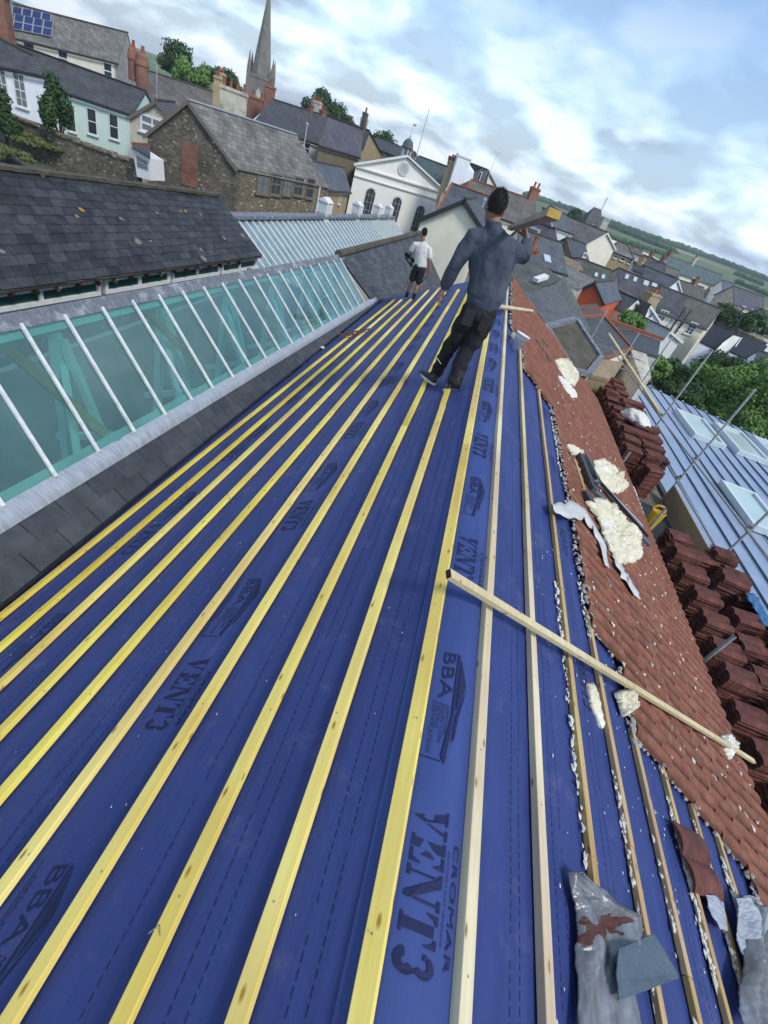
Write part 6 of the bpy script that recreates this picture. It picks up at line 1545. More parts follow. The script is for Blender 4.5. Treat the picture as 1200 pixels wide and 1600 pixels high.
for i in range(70): s = -random.uniform(.2, 2.7); y = random.uniform(-.2, 4); c = SP(s, y, .002); q = random.uniform(.0015, .004); mb.add([c, c+V((q, 0, -q*.0)), c+V((0, q*2.4, .002))], [(0, 1, 2)])
o = mb.build('foam_crumbs', 'foam_white'); tag(o, 'scattered crumbs of cream foam on membrane and tiles', 'foam crumbs', kind='stuff')
# torn polythene strips
def strip(label, pxs, wd, mat, lift=.07, name='torn_sheet', cat='sheet', wob=.03):
    P = [RP(p, lift) for p in pxs]; m5 = MB(); vs = []; n = 40; o0 = P[0]
    def cr(t):
        t = t*(len(P)-1); i = min(len(P)-2, int(t)); return lerp(P[i], P[i+1], t-i)
    for k in range(n+1):
        t = k/n; c = cr(t); d = (cr(min(1, t+.03))-cr(max(0, t-.03))).normalized(); s_ = d.cross(NR).normalized()
        w_ = wd*(.35+.65*math.sin(math.pi*min(1, max(.05, t)))**.6)*(1+.5*noise.noise(V((t*9, 1, wd*9))))
        for q in (-1, -.4, .3, 1): vs.append(c-o0+s_*w_*q*.5+NR*(wob*(1+noise.noise(V((t*7, q, 2))))*.6))
    m5.add(vs, [(k*4+q, k*4+q+1, (k+1)*4+q+1, (k+1)*4+q) for k in range(n) for q in range(3)]); o = m5.build(name, mat, None, smooth=True); o.location = o0; md = o.modifiers.new('s', 'SOLIDIFY'); md.thickness = .003; tag(o, label, cat)
strip('torn grey plastic strip hanging from the tile edge over the blue membrane', [(862, 795), (885, 800), (905, 798), (925, 822), (938, 850), (945, 885)], .20, 'polythene')
strip('leaf shaped grey plastic scrap on the tiles below the large foam slab', [(958, 870), (968, 890), (980, 912), (996, 930)], .26, 'polythene')
strip('grey plastic flap beside the large foam slab', [(928, 800), (940, 815), (950, 840)], .22, 'polythene')
# dismantled roof window frame
wf = empty('roof_window_frame', RP((925, 760), .08), 'dismantled dark roof window frame lying on the tiles', 'window frame'); o0 = RP((925, 760), .08)
def wbar(a, b, wd, th, mat, part='frame_bar', lift=.08):
    A_, B_ = RP(a, lift)-o0, RP(b, lift)-o0; m5 = MB(); m5.bar(A_, B_, wd, th, up=NR); m5.build(part, mat, wf, loc=(0, 0, 0), bevel=.004)
wbar((903, 710), (924, 765), .13, .09, 'gutter_black'); wbar((922, 762), (1012, 850), .09, .06, 'dark_flashing'); wbar((930, 748), (1002, 822), .06, .05, 'lead_new', lift=.10); wbar((912, 768), (932, 802), .17, .07, 'gutter_black')
wbar((928, 742), (1012, 838), .025, .04, 'gutter_black', lift=.12); wbar((915, 712), (935, 755), .05, .06, 'dark_flashing', lift=.10); wbar((897, 718), (912, 765), .05, .03, 'batten_old', part='timber_batten', lift=.06)
# dark slate bits on the far tiles
for i, (a, b, lb) in enumerate((((838, 530), (862, 566), 'dark flashing strip lying on the far tiles, upper one'), ((846, 527), (868, 560), 'dark flashing strip lying on the far tiles, lower one'))):
    A_, B_ = RP(a, .07), RP(b, .07); r_ = empty('flashing_strip', A_, lb, 'flashing'); m5 = MB(); m5.bar(V((0, 0, 0)), B_-A_, .07, .02, up=NR); m5.build('strip', 'board_old', r_, loc=(0, 0, 0))
# loose crossing battens
A_, B_ = RP((700, 901), .045), V((5.0, 3.56, -3.93)); A_ = atP((699, 900), AP+NR*.075, NR)
r_ = empty('loose_batten', A_, 'loose pale batten lying diagonally across the tiles and battens', 'batten'); m5 = MB(); B_ = atP((1174, 1190), AP+NR*.085, NR); m5.bar(V((0, 0, .014)), B_-A_+NR*.02, .045, .030, up=NR); m5.build('timber', 'batten_pale', r_, loc=(0, 0, 0), bevel=.002)
m5 = MB(); dd = (B_-A_).normalized(); m5.bar(-dd*.002+V((0, 0, .014)), -dd*.0005+V((0, 0, .014)), .042, .027, up=NR); m5.build('sawn_end', 'clay_dark', r_, loc=(0, 0, 0))
A_, B_ = RP((772, 478), .06), RP((832, 486), .10); r_ = empty('loose_batten', A_, 'short pale batten lying across the ridge behind the standing man', 'batten'); m5 = MB(); m5.bar(V((0, 0, 0)), B_-A_, .06, .04, up=NR); m5.build('timber', 'batten_pale', r_, loc=(0, 0, 0), bevel=.002)
# bucket
bc = RP((806, 541), .06); bk = empty('white_bucket', bc, 'small white plastic bucket tipped against the tile edge', 'bucket')
m5 = MB(); prof = [(.075, 0), (.095, .19), (.105, .19), (.105, .205), (.092, .205), (.073, .01)]
axb = V((.15, .10, 1)).normalized(); m5.lathe(V((0, 0, -.02)), prof, 20, axb); m5.build('bucket_body', 'white_plastic', bk, loc=(0, 0, 0), smooth=True)
m5 = MB()
for k in range(10):
    q0, q1 = math.pi*k/10, math.pi*(k+1)/10; m5.tube(V((.03+.1*math.cos(q0), -.10*math.sin(q0)-.0, .17-.03*math.sin(q0))), V((.03+.1*math.cos(q1), -.10*math.sin(q1), .17-.03*math.sin(q1))), .003, 5)
m5.build('handle', 'alu', bk, loc=(0, 0, 0))
blob('mortar_lump', 'grey mortar lump beside the white bucket', 'mortar', RP((801, 525), .05), .05, .12, .05, 'mortar', 4, sub=3)
# reddish timber offcuts lying over the left battens
for i, (a, b, lb) in enumerate((((528, 523), (577, 514), 'rusty red strip lying across the outermost battens, longer one'), ((535, 527), (570, 519), 'rusty red strip lying across the outermost battens, shorter one'))):
    A_ = atP(a, AP+NL*.05, NL); B_ = atP(b, AP+NL*.05, NL); r_ = empty('metal_strip', A_, lb, 'strip'); m5 = MB(); m5.bar(V((0, 0, .01*i)), B_-A_+V((0, 0, .01*i)), .06, .015, up=NL); m5.build('strip', 'clay_tile', r_, loc=(0, 0, 0))
for i, (p, lb) in enumerate((((198, 770), 'pale foam scrap in the left valley, nearest'), ((504, 544), 'white scrap in the left valley near the red strips'), ((434, 597), 'tiny white scrap halfway along the left valley'))):
    c = atP(p, AP, NL); o = blob('foam_scrap', lb, 'foam', c+NL*.01, .035, .06, .02, 'foam_white', i*3+1, sub=2)
# single loose tile and lead flashings, bottom right
def tile_at(px, rot, label, scale=1.0, lift=.05):
    o = bpy.data.objects.new('loose_tile', tmesh); COL.objects.link(o); c = RP(px, lift); o.location = c
    M = Matrix(((CA, 0, SA), (0, 1, 0), (-SA, 0, CA))); o.rotation_euler = (M @ Matrix.Rotation(rot, 3, 'Z')).to_euler(); o.scale = (scale, scale, scale); tag(o, label, 'roof tile')
tile_at((1088, 1345), .25, 'single loose red tile hanging between the lower battens', 1.0, .03)
def sheet(label, pxs, mat, lift=.05, name='lead_flashing', cat='lead flashing', curl=.04, folds=3.0, seed=1.0, patch=None, droop=0.0):
    """crumpled sheet following an outline given as left and right edge points"""
    n = len(pxs); P = [(RP(a, lift), RP(b, lift)) for a, b in pxs]; o0 = P[0][0]; m5 = MB(); vs = []; ns, nt_ = 90, 60
    for i in range(ns+1):
        t = i/ns*(n-1); k = min(n-2, int(t)); a = lerp(P[k][0], P[k+1][0], t-k); b = lerp(P[k][1], P[k+1][1], t-k)
        for j in range(nt_+1):
            u = j/nt_; p = lerp(a, b, u)
            h = curl*(.6*math.sin(u*math.pi*folds+seed+.6*math.sin(t*1.3))+.55*noise.noise(V((u*3.5, t*.8, seed)))+.35*abs(noise.noise(V((u*7, t*1.6, seed)))))
            h += curl*.09*noise.noise(V((u*21, t*9, seed)))-droop*(max(0, 1-u/.22)**1.5)
            vs.append(p-o0+NR*(h+curl*.6))
    for i in range(ns):
        for j in range(nt_):
            m5.cur = 1 if patch and abs(i/ns-patch[0])+.09*noise.noise(V((j*.18, i*.11, 1))) < patch[1] and abs(j/nt_-patch[2])+.2*noise.noise(V((i*.15, j*.08, 7))) < patch[3] else 0
            m5.add([], []); m5.f.append((i*(nt_+1)+j, (i+1)*(nt_+1)+j, (i+1)*(nt_+1)+j+1, i*(nt_+1)+j+1)); m5.m.append(m5.cur); m5.t.append(.5)
    m5.v = [tuple(v_) for v_ in vs]
    o = m5.build(name, [mat, 'red_paint'], None, smooth=True); o.location = o0; md = o.modifiers.new('s', 'SOLIDIFY'); md.thickness = .004; tag(o, label, cat, 'scrap lead flashings'); return o
sheet('crumpled old lead flashing with a red painted patch, bottom right', [((890, 1362), (900, 1366)), ((896, 1395), (945, 1392)), ((904, 1425), (962, 1412)), ((906, 1455), (1000, 1430)), ((906, 1490), (1000, 1470)), ((908, 1540), (985, 1530)), ((905, 1620), (1005, 1620))], 'lead_old', lift=.035, curl=.030, folds=3.0, patch=(.50, .085, .32, .3), droop=.045)
sheet('smooth dark grey angled flashing piece lying on the old lead', [((962, 1482), (1022, 1458)), ((958, 1520), (1058, 1520)), ((962, 1562), (1060, 1528))], 'dark_flashing', lift=.070, curl=.010, folds=1.0, name='flashing_piece')
sheet('bright crumpled lead scrap at the right edge, uppermost', [((1140, 1405), (1165, 1400)), ((1145, 1450), (1190, 1420)), ((1150, 1490), (1200, 1500))], 'lead_new', lift=.05, curl=.05, folds=3.0, seed=3)
sheet('long twisted lead scrap at the right edge below the red tiles', [((1165, 1410), (1215, 1440)), ((1160, 1480), (1215, 1500)), ((1150, 1540), (1230, 1560)), ((1160, 1620), (1240, 1620))], 'lead_old', lift=.05, curl=.06, folds=4.0, seed=5)
sheet('mortar stained lead scrap below the single loose tile', [((1100, 1398), (1128, 1402)), ((1108, 1430), (1130, 1440)), ((1120, 1452), (1134, 1455))], 'lead_new', lift=.03, curl=.02, folds=2.0, seed=6)
# bent nail on the third batten
nc = atP((250, 1462), AP+NL*.03, NL); r_ = empty('bent_nail', nc, 'bent nail sticking out of a yellow batten, bottom left', 'nail'); m5 = MB(); m5.tube((0, 0, 0), (-.012, .016, .028), .0016, 6); m5.tube((-.012, .016, .028), (-.03, -.006, .012), .0016, 6); m5.build('shank', 'galv_rust', r_, loc=(0, 0, 0))

# ================================================================ vegetation
def foliage(mbx, c, rx, ry, rz_, n, leaf, seed, squash=1.0):
    rnd = random.Random(seed); lobes = []
    for i in range(rnd.randint(9, 13)):
        th = rnd.uniform(0, 2*math.pi); ph = rnd.uniform(-.5, 1.3); q = rnd.uniform(.35, .75)
        lobes.append((V((math.cos(th)*math.cos(ph)*rx*q, math.sin(th)*math.cos(ph)*ry*q, math.sin(ph)*rz_*q)), rnd.uniform(.28, .5)))
    for i in range(n):
        lc, lr = lobes[rnd.randrange(len(lobes))]
        d = V((rnd.gauss(0, 1), rnd.gauss(0, 1), rnd.gauss(0, 1))).normalized(); r = rnd.random()**.35
        p = c+lc+V((d.x*rx, d.y*ry, d.z*rz_))*lr*r*(1+.3*noise.noise(d*2+lc))
        nn = (d+V((rnd.gauss(0, .5), rnd.gauss(0, .5), rnd.gauss(0, .5)+.3))).normalized(); x = nn.orthogonal().normalized(); y = nn.cross(x); a = rnd.random()*6.28
        x, y = x*math.cos(a)+y*math.sin(a), y*math.cos(a)-x*math.sin(a); L_ = leaf*rnd.uniform(.6, 1.3)
        b = len(mbx.v); mbx.v += [tuple(p-x*L_), tuple(p+y*L_*.5), tuple(p+x*L_), tuple(p-y*L_*.5)]; mbx.f.append((b, b+1, b+2, b+3)); mbx.m.append(0); mbx.t.append(.5)
def tree(label, px, Y, rx, rz_, mat='green_leaf', n=3500, leaf=.16, seed=1, name='tree', cat='tree', group=None, trunk=True, ry=None, drop=None):
    c = atY(px, Y); gz = ground_z(c.x, c.y); b = V((c.x, c.y, gz)); r_ = empty(name, b, label, cat, group)
    if trunk:
        m5 = MB(); h = c.z-gz; m5.tube((0, 0, -.3), (.1, 0, h*.6), .04*h*.6+.06, 8, r2=.08); rnd = random.Random(seed)
        for k in range(5): a = rnd.random()*6.28; m5.tube((.1, 0, h*(.45+.03*k)), (math.cos(a)*rx*.6, math.sin(a)*rx*.6, h+rz_*.2*rnd.random()), .07, 5, r2=.02)
        m5.build('trunk', 'bark', r_, loc=(0, 0, 0))
    m5 = MB(); foliage(m5, c-b, rx, ry or rx, rz_, n, leaf, seed); m5.build('crown' if trunk else 'foliage', mat, r_, loc=(0, 0, 0))
tree('large dark round tree on the skyline behind the long brown roof', (281, 103), 75, 3.3, 2.6, 'green_leaf_dk', 7000, .18, 11)
tree('paler tree in front of the large dark skyline tree', (292, 118), 70, 1.8, 1.8, 'green_leaf', 3000, .2, 12)
tree('dark green tree left of the church tower', (355, 134), 75, 2.2, 1.7, 'green_leaf_dk', 3500, .2, 13)
tree('small tree between the dark skyline tree and the church', (325, 128), 74, 2.0, 1.8, 'green_leaf', 2600, .2, 14)
tree('tall tree behind the slate roofs right of the church', (494, 168), 80, 2.4, 2.4, 'green_leaf_dk', 3400, .22, 15)
tree('spreading tree behind brick chimneys right of the church', (525, 184), 82, 3.0, 2.0, 'green_leaf_dk', 3600, .22, 16)
tree('tree behind the buff gable and the chapel', (598, 228), 90, 2.6, 2.2, 'green_leaf_dk', 3000, .22, 17)
tree('bright green conifer against the white house', (88, 172), 31.5, 1.0, 1.9, 'green_leaf_dk', 6500, .10, 18, name='conifer')
tree('dark shrub at the left edge in front of the white house', (4, 190), 30, 1.1, 1.6, 'green_leaf_dk', 4500, .10, 19, name='shrub', cat='shrub')
tree('low brown green shrub on top of the garden wall', (52, 222), 30.5, 1.5, .45, 'green_leaf_ylw', 3200, .09, 20, name='shrub', cat='shrub', trunk=False)
tree('yellow green plants at the left edge below the shrub', (20, 242), 28, 1.5, .4, 'green_leaf_ylw', 3600, .09, 21, name='shrub', cat='shrub', trunk=False)
tl = [((1045, 580), 36, 2.3, 1.9, 'green_leaf_dk', 'rounded dark green tree beside the cream yard building'), ((1080, 590), 34, 2.2, 1.9, 'green_leaf', 'green tree between two scaffold standards'), ((1112, 598), 33, 2.4, 2.2, 'green_leaf', 'leafy tree behind the tallest scaffold standard'),
      ((1150, 606), 32, 2.4, 2.4, 'green_leaf', 'bright leafy tree above the rooflights'), ((1192, 612), 31, 2.6, 2.6, 'green_leaf', 'large leafy tree at the right edge above the metal roof'), ((1120, 562), 42, 2.2, 1.6, 'green_leaf_dk', 'dark tree behind, below the black flat roofs'),
      ((1165, 577), 40, 2.6, 1.9, 'green_leaf_dk', 'dark tree second row, near the right edge'), ((1210, 590), 38, 2.8, 2.2, 'green_leaf', 'tree just leaving the frame at the right edge'), ((1060, 606), 30.5, 1.8, 1.3, 'green_leaf_dk', 'low dark bush at the far edge of the metal roof'), ((1018, 560), 34, 1.3, 1.2, 'green_leaf', 'small green bush left of the garden trees'), ((1130, 640), 31, 2.4, 1.5, 'green_leaf', 'low hedge bush behind the middle rooflight'), ((1175, 660), 29.5, 2.4, 1.5, 'green_leaf', 'low hedge bush behind the right rooflight')]
for i, (px, Y, rx, rz_, mt, lb) in enumerate(tl): tree(lb, (px[0]+6, px[1]+16), Y, rx*.9, rz_*.8, mt, 9000, .11, 40+i, group='garden trees behind the metal roof')
tree('small green tree in the yard left of the yellow chimney cottage', (984, 500), 42, 1.5, .8, 'green_leaf', 2600, .12, 60)
tree('dark garden tree behind the black terrace roof', (1138, 497), 66, 2.6, 1.6, 'green_leaf_dk', 2600, .18, 61)
tree('dark garden tree below the slate roof near the right edge', (1180, 512), 64, 2.0, 1.8, 'green_leaf_dk', 2400, .18, 62)
tree('small round skyline tree left of the pyramid tower', (897, 338), 150, 2.2, 1.8, 'green_leaf_dk', 1500, .3, 63)
# hedges and woods on the far hills
mb = MB(); rnd = random.Random(5)
for i in range(3400):
    az_ = rnd.uniform(.02, .60); row = rnd.choice((0, 0, 0, 1, 2)); y = (700, 520, 400, 330)[row]+90*noise.noise(V((az_*6, row*3.3, 0)))
    if row and noise.noise(V((az_*7, row*5, 2))) < -.05: continue
    x = az_*y; z = ground_z(x, y); r = rnd.uniform(1.8, 4.6)*(y/600)
    c = V((x, y, z+r*.35)); bm_n = 7
    pts = [c+V((math.cos(6.28*k/bm_n)*r*rnd.uniform(.7, 1.2), rnd.uniform(-1, 1), math.sin(6.28*k/bm_n)*r*.75*rnd.uniform(.7, 1.2))) for k in range(bm_n)]
    mb.add(pts+[c+V((0, -r*.7, r*.3)), c+V((0, r*.7, r*.3))], [((k+1) % bm_n, k, bm_n) for k in range(bm_n)]+[(k, (k+1) % bm_n, bm_n+1) for k in range(bm_n)])
o = mb.build('far_woodland', 'green_leaf_dk'); tag(o, 'distant hedges and woodland on the hills', 'woodland', kind='stuff')
# ---- thin haze of the damp air: far things fade
mb = MB(); mb.box((-1500, -90, -30), (3800, 0, 0), (0, 1350, 0), (0, 0, 62))
hz = mb.build('haze', 'haze'); tag(hz, kind='stuff')
# aerials and poles
for px, Y, h_, lb in (((245, 157), 36, 1.8, 'thin aerial pole on the stained cottage gable'), ((477, 215), 51, .9, 'short metal flue on the slate roof beside the barn'), ((770, 330), 45, 2.0, 'metal flue pipe in front of the hipped slate roof'), ((758, 292), 60, 3.0, 'grey aerial beside the man head')):
    c = atY(px, Y)
    if lb.startswith('metal flue'): c = atY((744, 350), 44); h_ = 1.6
    r_ = empty('flue_pipe', c, lb, 'pipe'); m5 = MB(); m5.tube((0, 0, -.6), (0, 0, h_), .02 if 'aerial' in lb else .05, 7); m5.build('pipe', 'alu', r_, loc=(0, 0, 0)); m5 = MB(); (m5.tube((-.35, 0, h_), (.35, 0, h_), .015, 5), m5.tube((-.25, 0, h_-.2), (.25, 0, h_-.2), .015, 5)) if 'aerial' in lb else m5.lathe((0, 0, h_), [(.05, 0), (.12, .04), (.12, .12), (.02, .2)], 8); m5.build('cowl', 'alu', r_, loc=(0, 0, 0))

# ================================================================ people
def loft(mbx, rings, n=18, ref=V((1, 0, 0))):
    """rings: (centre, rx, ry) ; closed rounded ends"""
    C = [V(r[0]) for r in rings]; k = len(C); vs = []
    for i in range(k):
        d = (C[min(k-1, i+1)]-C[max(0, i-1)]).normalized()
        x = (ref-d*ref.dot(d)); x = x.normalized() if x.length > .05 else d.orthogonal().normalized(); y = d.cross(x)
        for q in range(n):
            a = 2*math.pi*q/n; vs.append(C[i]+x*rings[i][1]*math.cos(a)+y*rings[i][2]*math.sin(a))
    d0 = (C[0]-C[1]).normalized(); d1 = (C[-1]-C[-2]).normalized()
    vs += [C[0]+d0*min(rings[0][1], rings[0][2])*.6, C[-1]+d1*min(rings[-1][1], rings[-1][2])*.6]
    fs = [(i*n+q, i*n+(q+1) % n, (i+1)*n+(q+1) % n, (i+1)*n+q) for i in range(k-1) for q in range(n)]
    fs += [(k*n, (q+1) % n, q) for q in range(n)]+[(k*n+1, (k-1)*n+q, (k-1)*n+(q+1) % n) for q in range(n)]
    mbx.add(vs, fs)
def ball(mbx, c, rx, ry, rz_, sub=2):
    bm = bmesh.new(); bmesh.ops.create_icosphere(bm, subdivisions=sub, radius=1)
    vs = [V(c)+V((v.co.x*rx, v.co.y*ry, v.co.z*rz_)) for v in bm.verts]; fs = [tuple(x.index for x in f.verts) for f in bm.faces]; bm.free(); mbx.add(vs, fs)
def fuse(mbx, name, mat, parent, voxel=.009, smooth=4, wr=0.0, wf=9.0, seed=0.0, wdir=(1, 1, .35)):
    """one continuous surface out of overlapping lofts"""
    o = mbx.build(name, mat, None); m = o.modifiers.new('r', 'REMESH'); m.mode = 'VOXEL'; m.voxel_size = voxel; m.use_smooth_shade = True
    s = o.modifiers.new('s', 'SMOOTH'); s.factor = .5; s.iterations = smooth
    dg = bpy.context.evaluated_depsgraph_get(); me = bpy.data.meshes.new_from_object(o.evaluated_get(dg)); old = o.data; o.modifiers.clear(); o.data = me; bpy.data.meshes.remove(old); me.name = name
    if wr:
        ns = [v.normal.copy() for v in me.vertices]
        for v, nn in zip(me.vertices, ns):
            p = v.co; h = noise.noise(V((p.x*wf*wdir[0]+seed, p.y*wf*wdir[1], p.z*wf*wdir[2]+p.x*wf*.4)))+.5*noise.noise(V((p.x*wf*2.1, p.y*wf*2.1+seed, p.z*wf*.9-p.x*wf)))
            v.co = p+nn*wr*h
    me.polygons.foreach_set('use_smooth', [True]*len(me.polygons))
    if not me.materials: me.materials.append(MATS[mat])
    o.parent = parent
    return o
def hand(mbx, wrist, dr, palm_n, thumb_side, curl=.25, L_=.185):
    """wrist point, direction of the hand, palm normal, side the thumb is on"""
    dr, pn, ts = V(dr).normalized(), V(palm_n).normalized(), V(thumb_side).normalized()
    w0 = V(wrist)
    loft(mbx, [(w0-dr*.03, .027, .020), (w0, .028, .019), (w0+dr*.035, .036, .017), (w0+dr*.075, .042, .015), (w0+dr*.095, .040, .013)], 14, ref=ts)
    for k, (off, ln, r) in enumerate(((.030, .072, .0092), (.010, .082, .0095), (-.011, .076, .0090), (-.031, .060, .0080))):
        c = curl*(1+.18*k); b = w0+dr*.088+ts*off; d = (dr+ts*off*1.2).normalized(); pts = [b-d*.02]; ang = 0; p = b
        for s_, f in enumerate((.45, .30, .25)):
            ang += c*(.6 if s_ == 0 else 1.0); v = d*math.cos(ang)+pn*math.sin(ang); pts.append(p); p = p+v*ln*f
        pts.append(p)
        loft(mbx, [(pts[0], r*1.05, r*1.05), (pts[1], r*1.08, r), (pts[2], r, r*.95), (pts[3], r*.98, r*.92), (pts[4], r*.8, r*.75)], 10, ref=ts)
    b = w0+dr*.02+ts*.022; loft(mbx, [(b, .014, .014), (b+dr*.03+ts*.022+pn*.008, .0125, .012), (b+dr*.058+ts*.030+pn*.018, .0105, .010), (b+dr*.078+ts*.030+pn*.028, .008, .0075)], 10, ref=ts)
def head(mbx, c, yaw=0.0, tilt=0.0, s=1.0):
    """c = centre of the skull; looks to +Y turned by yaw"""
    def T(p): x, y, z = p; return V(c)+V((x*math.cos(yaw)-y*math.sin(yaw), x*math.sin(yaw)+y*math.cos(yaw), z))*s
    loft(mbx, [(T((0, .045, -.115)), .028, .032), (T((0, .03, -.095)), .048, .052), (T((0, .018, -.06)), .062, .074), (T((0, .008, -.02)), .070, .088), (T((0, 0, .025)), .075, .095), (T((0, -.004, .065)), .070, .088), (T((0, -.006, .098)), .048, .062), (T((0, -.006, .112)), .02, .03)], 20)
    loft(mbx, [(T((0, .098, .012)), .007, .006), (T((0, .106, -.008)), .009, .008), (T((0, .112, -.026)), .014, .010), (T((0, .098, -.036)), .011, .008)], 10)
    loft(mbx, [(T((-.022, .088, -.062)), .004, .006), (T((0, .096, -.060)), .006, .009), (T((.022, .088, -.062)), .004, .006)], 8)
    loft(mbx, [(T((-.05, .082, .026)), .006, .006), (T((0, .094, .024)), .007, .006), (T((.05, .082, .026)), .006, .006)], 8)
    for sx in (-1, 1):
        loft(mbx, [(T((sx*.073, -.004, -.030)), .005, .009), (T((sx*.082, -.010, -.006)), .007, .016), (T((sx*.084, -.012, .014)), .007, .017), (T((sx*.076, -.006, .026)), .005, .010)], 10)
        loft(mbx, [(T((sx*.045, .072, -.018)), .012, .012), (T((sx*.048, .060, -.03)), .014, .014)], 8)
def eyes(root, c, yaw=0):
    for sx in (-1, 1):
        def T(p): x, y, z = p; return V(c)+V((x*math.cos(yaw)-y*math.sin(yaw), x*math.sin(yaw)+y*math.cos(yaw), z))
        m5 = MB(); ball(m5, T((sx*.031, .083, .004)), .012, .010, .009); m5.build('eye', 'white_plastic', root, loc=(0, 0, 0), smooth=True)
        m5 = MB(); ball(m5, T((sx*.031, .0915, .004)), .005, .003, .005); m5.build('iris', 'plain_black', root, loc=(0, 0, 0), smooth=True)
def hair(root, c, yaw=0.0, mat='hair', nape=-.022, thick=.010, topup=.014):
    bm = bmesh.new(); bmesh.ops.create_icosphere(bm, subdivisions=5, radius=1); keep = []
    cy, sy = math.cos(yaw), math.sin(yaw); m5 = MB(); vs = []; idx = {}
    for v in bm.verts:
        p = v.co; rz_ = .112 if p.z > 0 else .10
        t = thick*min(1, max(.25, .45+p.z*1.6))+max(0, p.z)*topup
        x, y, z = p.x*(.0735+t*.55), p.y*(.093+t)-.004, p.z*(rz_+t)+.008
        lim = nape if y < .01 else lerp(nape*.2, .062, min(1, (y-.01)/.075))
        if y > -.045 and abs(x) > .045: lim = max(lim, .016+max(0, y)*.7)
        if z > lim:
            nn = .004*noise.noise(V((p.x*14, p.y*14, p.z*9)))+.003*noise.noise(p*31)
            q = V((x, y, z))*(1+nn*9)
            idx[v.index] = len(vs); vs.append(V((q.x*cy-q.y*sy, q.x*sy+q.y*cy, q.z))+V(c))
    fs = [tuple(idx[w_.index] for w_ in f.verts) for f in bm.faces if all(w_.index in idx for w_ in f.verts)]; bm.free()
    m5.add(vs, fs); rnd = random.Random(4)
    for k in range(2600):
        b = vs[rnd.randrange(len(vs))]; d = (b-V(c)).normalized(); up_ = max(0, d.z)
        L_ = (.006+.016*up_)*rnd.uniform(.6, 1.3); t_ = (d+V((rnd.gauss(0, .35), rnd.gauss(0, .35), .25+rnd.gauss(0, .2)))).normalized(); sd_ = d.cross(t_).normalized() if d.cross(t_).length > .01 else d.orthogonal().normalized()
        m5.add([b-sd_*.0016-d*.003, b+sd_*.0016-d*.003, b+t_*L_], [(0, 1, 2)])
    o = m5.build('hair', mat, root, loc=(0, 0, 0), smooth=True)
def shoe(root, heel, d, L_=.28, h=.09, mat='shoe'):
    d = V(d).normalized(); s_ = V((0, 0, 1)); heel = V(heel)
    s_ = (s_-d*s_.dot(d)).normalized()
    m5 = MB(); loft(m5, [(heel+d*0+s_*.05, .034, .042), (heel+d*.06+s_*.052, .040, .046), (heel+d*.13+s_*.044, .044, .036), (heel+d*.20+s_*.034, .048, .026), (heel+d*L_*.93+s_*.028, .040, .020)], 16)
    loft(m5, [(heel+d*.03+s_*.03, .036, .036), (heel+d*.025+s_*.10, .036, .038)], 16)
    fuse(m5, 'shoe', mat, root, voxel=.008, smooth=2)
    m5 = MB(); n = 20; pts = []
    for k in range(n):
        a = 2*math.pi*k/n; u = .5+.5*math.cos(a); wd = .040+.012*math.sin(math.pi*min(1, u*1.1)); sd_ = d.cross(s_).normalized()
        pts.append(heel+d*(-.035+(L_+.03)*u)+sd_*wd*math.sin(a))
    m5.prism(pts, s_*.026); m5.build('sole', 'sole', root, loc=(0, 0, 0), bevel=.006)

# ---- man 1 (blue grey sweatshirt, timber on the shoulder)
O1 = V((.04, 4.76, -1.762))
p1_ = empty('person', O1, 'standing man in a blue grey sweatshirt and black work trousers, seen from behind, carrying timber', 'person')
hc = V((-.135, .03, 1.600)); yw = .12
m5 = MB(); head(m5, hc, yw)
loft(m5, [((-.04, .01, 1.36), .10, .07), ((-.07, .005, 1.43), .062, .06), ((-.095, .005, 1.49), .056, .058), ((-.115, .012, 1.54), .056, .06)], 16)
loft(m5, [((.03, 0, .95), .10, .07), ((0, 0, 1.2), .12, .08), ((-.03, .0, 1.36), .13, .08)], 14)
loft(m5, [((-.06, 0, 1.38), .05, .05), ((-.24, .0, 1.36), .045, .045), ((-.285, -.03, 1.12), .04, .04), ((-.318, .01, .90), .026, .024)], 12)
loft(m5, [((0, 0, 1.38), .05, .05), ((.12, .02, 1.38), .045, .045), ((.230, .035, 1.365), .036, .036), ((.225, .20, 1.47), .026, .026)], 12)
hand(m5, (-.322, .015, .885), (-.06, .06, -1), (1, .15, .0), (.15, 1, 0), curl=.28)
hand(m5, (.222, .215, 1.485), (-.55, .35, .55), (-.5, -.2, -.6), (-.3, .9, -.4), curl=.75)
fuse(m5, 'body', 'skin_tan', p1_, voxel=.0055, smooth=3)
eyes(p1_, hc, yw); hair(p1_, hc, yw, thick=.012, topup=.022)
# sweatshirt
m5 = MB()
loft(m5, [((.070, .0, .895), .150, .115), ((.066, .0, .93), .165, .125), ((.060, .0, .99), .182, .135), ((.045, .0, 1.08), .182, .130), ((.02, .0, 1.18), .192, .132), ((-.005, .005, 1.28), .205, .130), ((-.03, .005, 1.36), .205, .112), ((-.05, .005, 1.415), .155, .085), ((-.075, .005, 1.455), .085, .072)], 26)
loft(m5, [((-.13, .0, 1.385), .085, .085), ((-.225, .0, 1.355), .082, .082), ((-.262, -.018, 1.25), .074, .074), ((-.285, -.03, 1.13), .066, .068), ((-.305, -.012, 1.02), .062, .062), ((-.318, .006, .935), .052, .050), ((-.322, .012, .905), .040, .038)], 20)
loft(m5, [((.03, .01, 1.385), .085, .085), ((.125, .02, 1.372), .084, .080), ((.20, .02, 1.362), .080, .074), ((.245, .03, 1.362), .074, .070), ((.250, .09, 1.392), .066, .064), ((.238, .15, 1.437), .056, .054), ((.226, .195, 1.47), .044, .042)], 20)
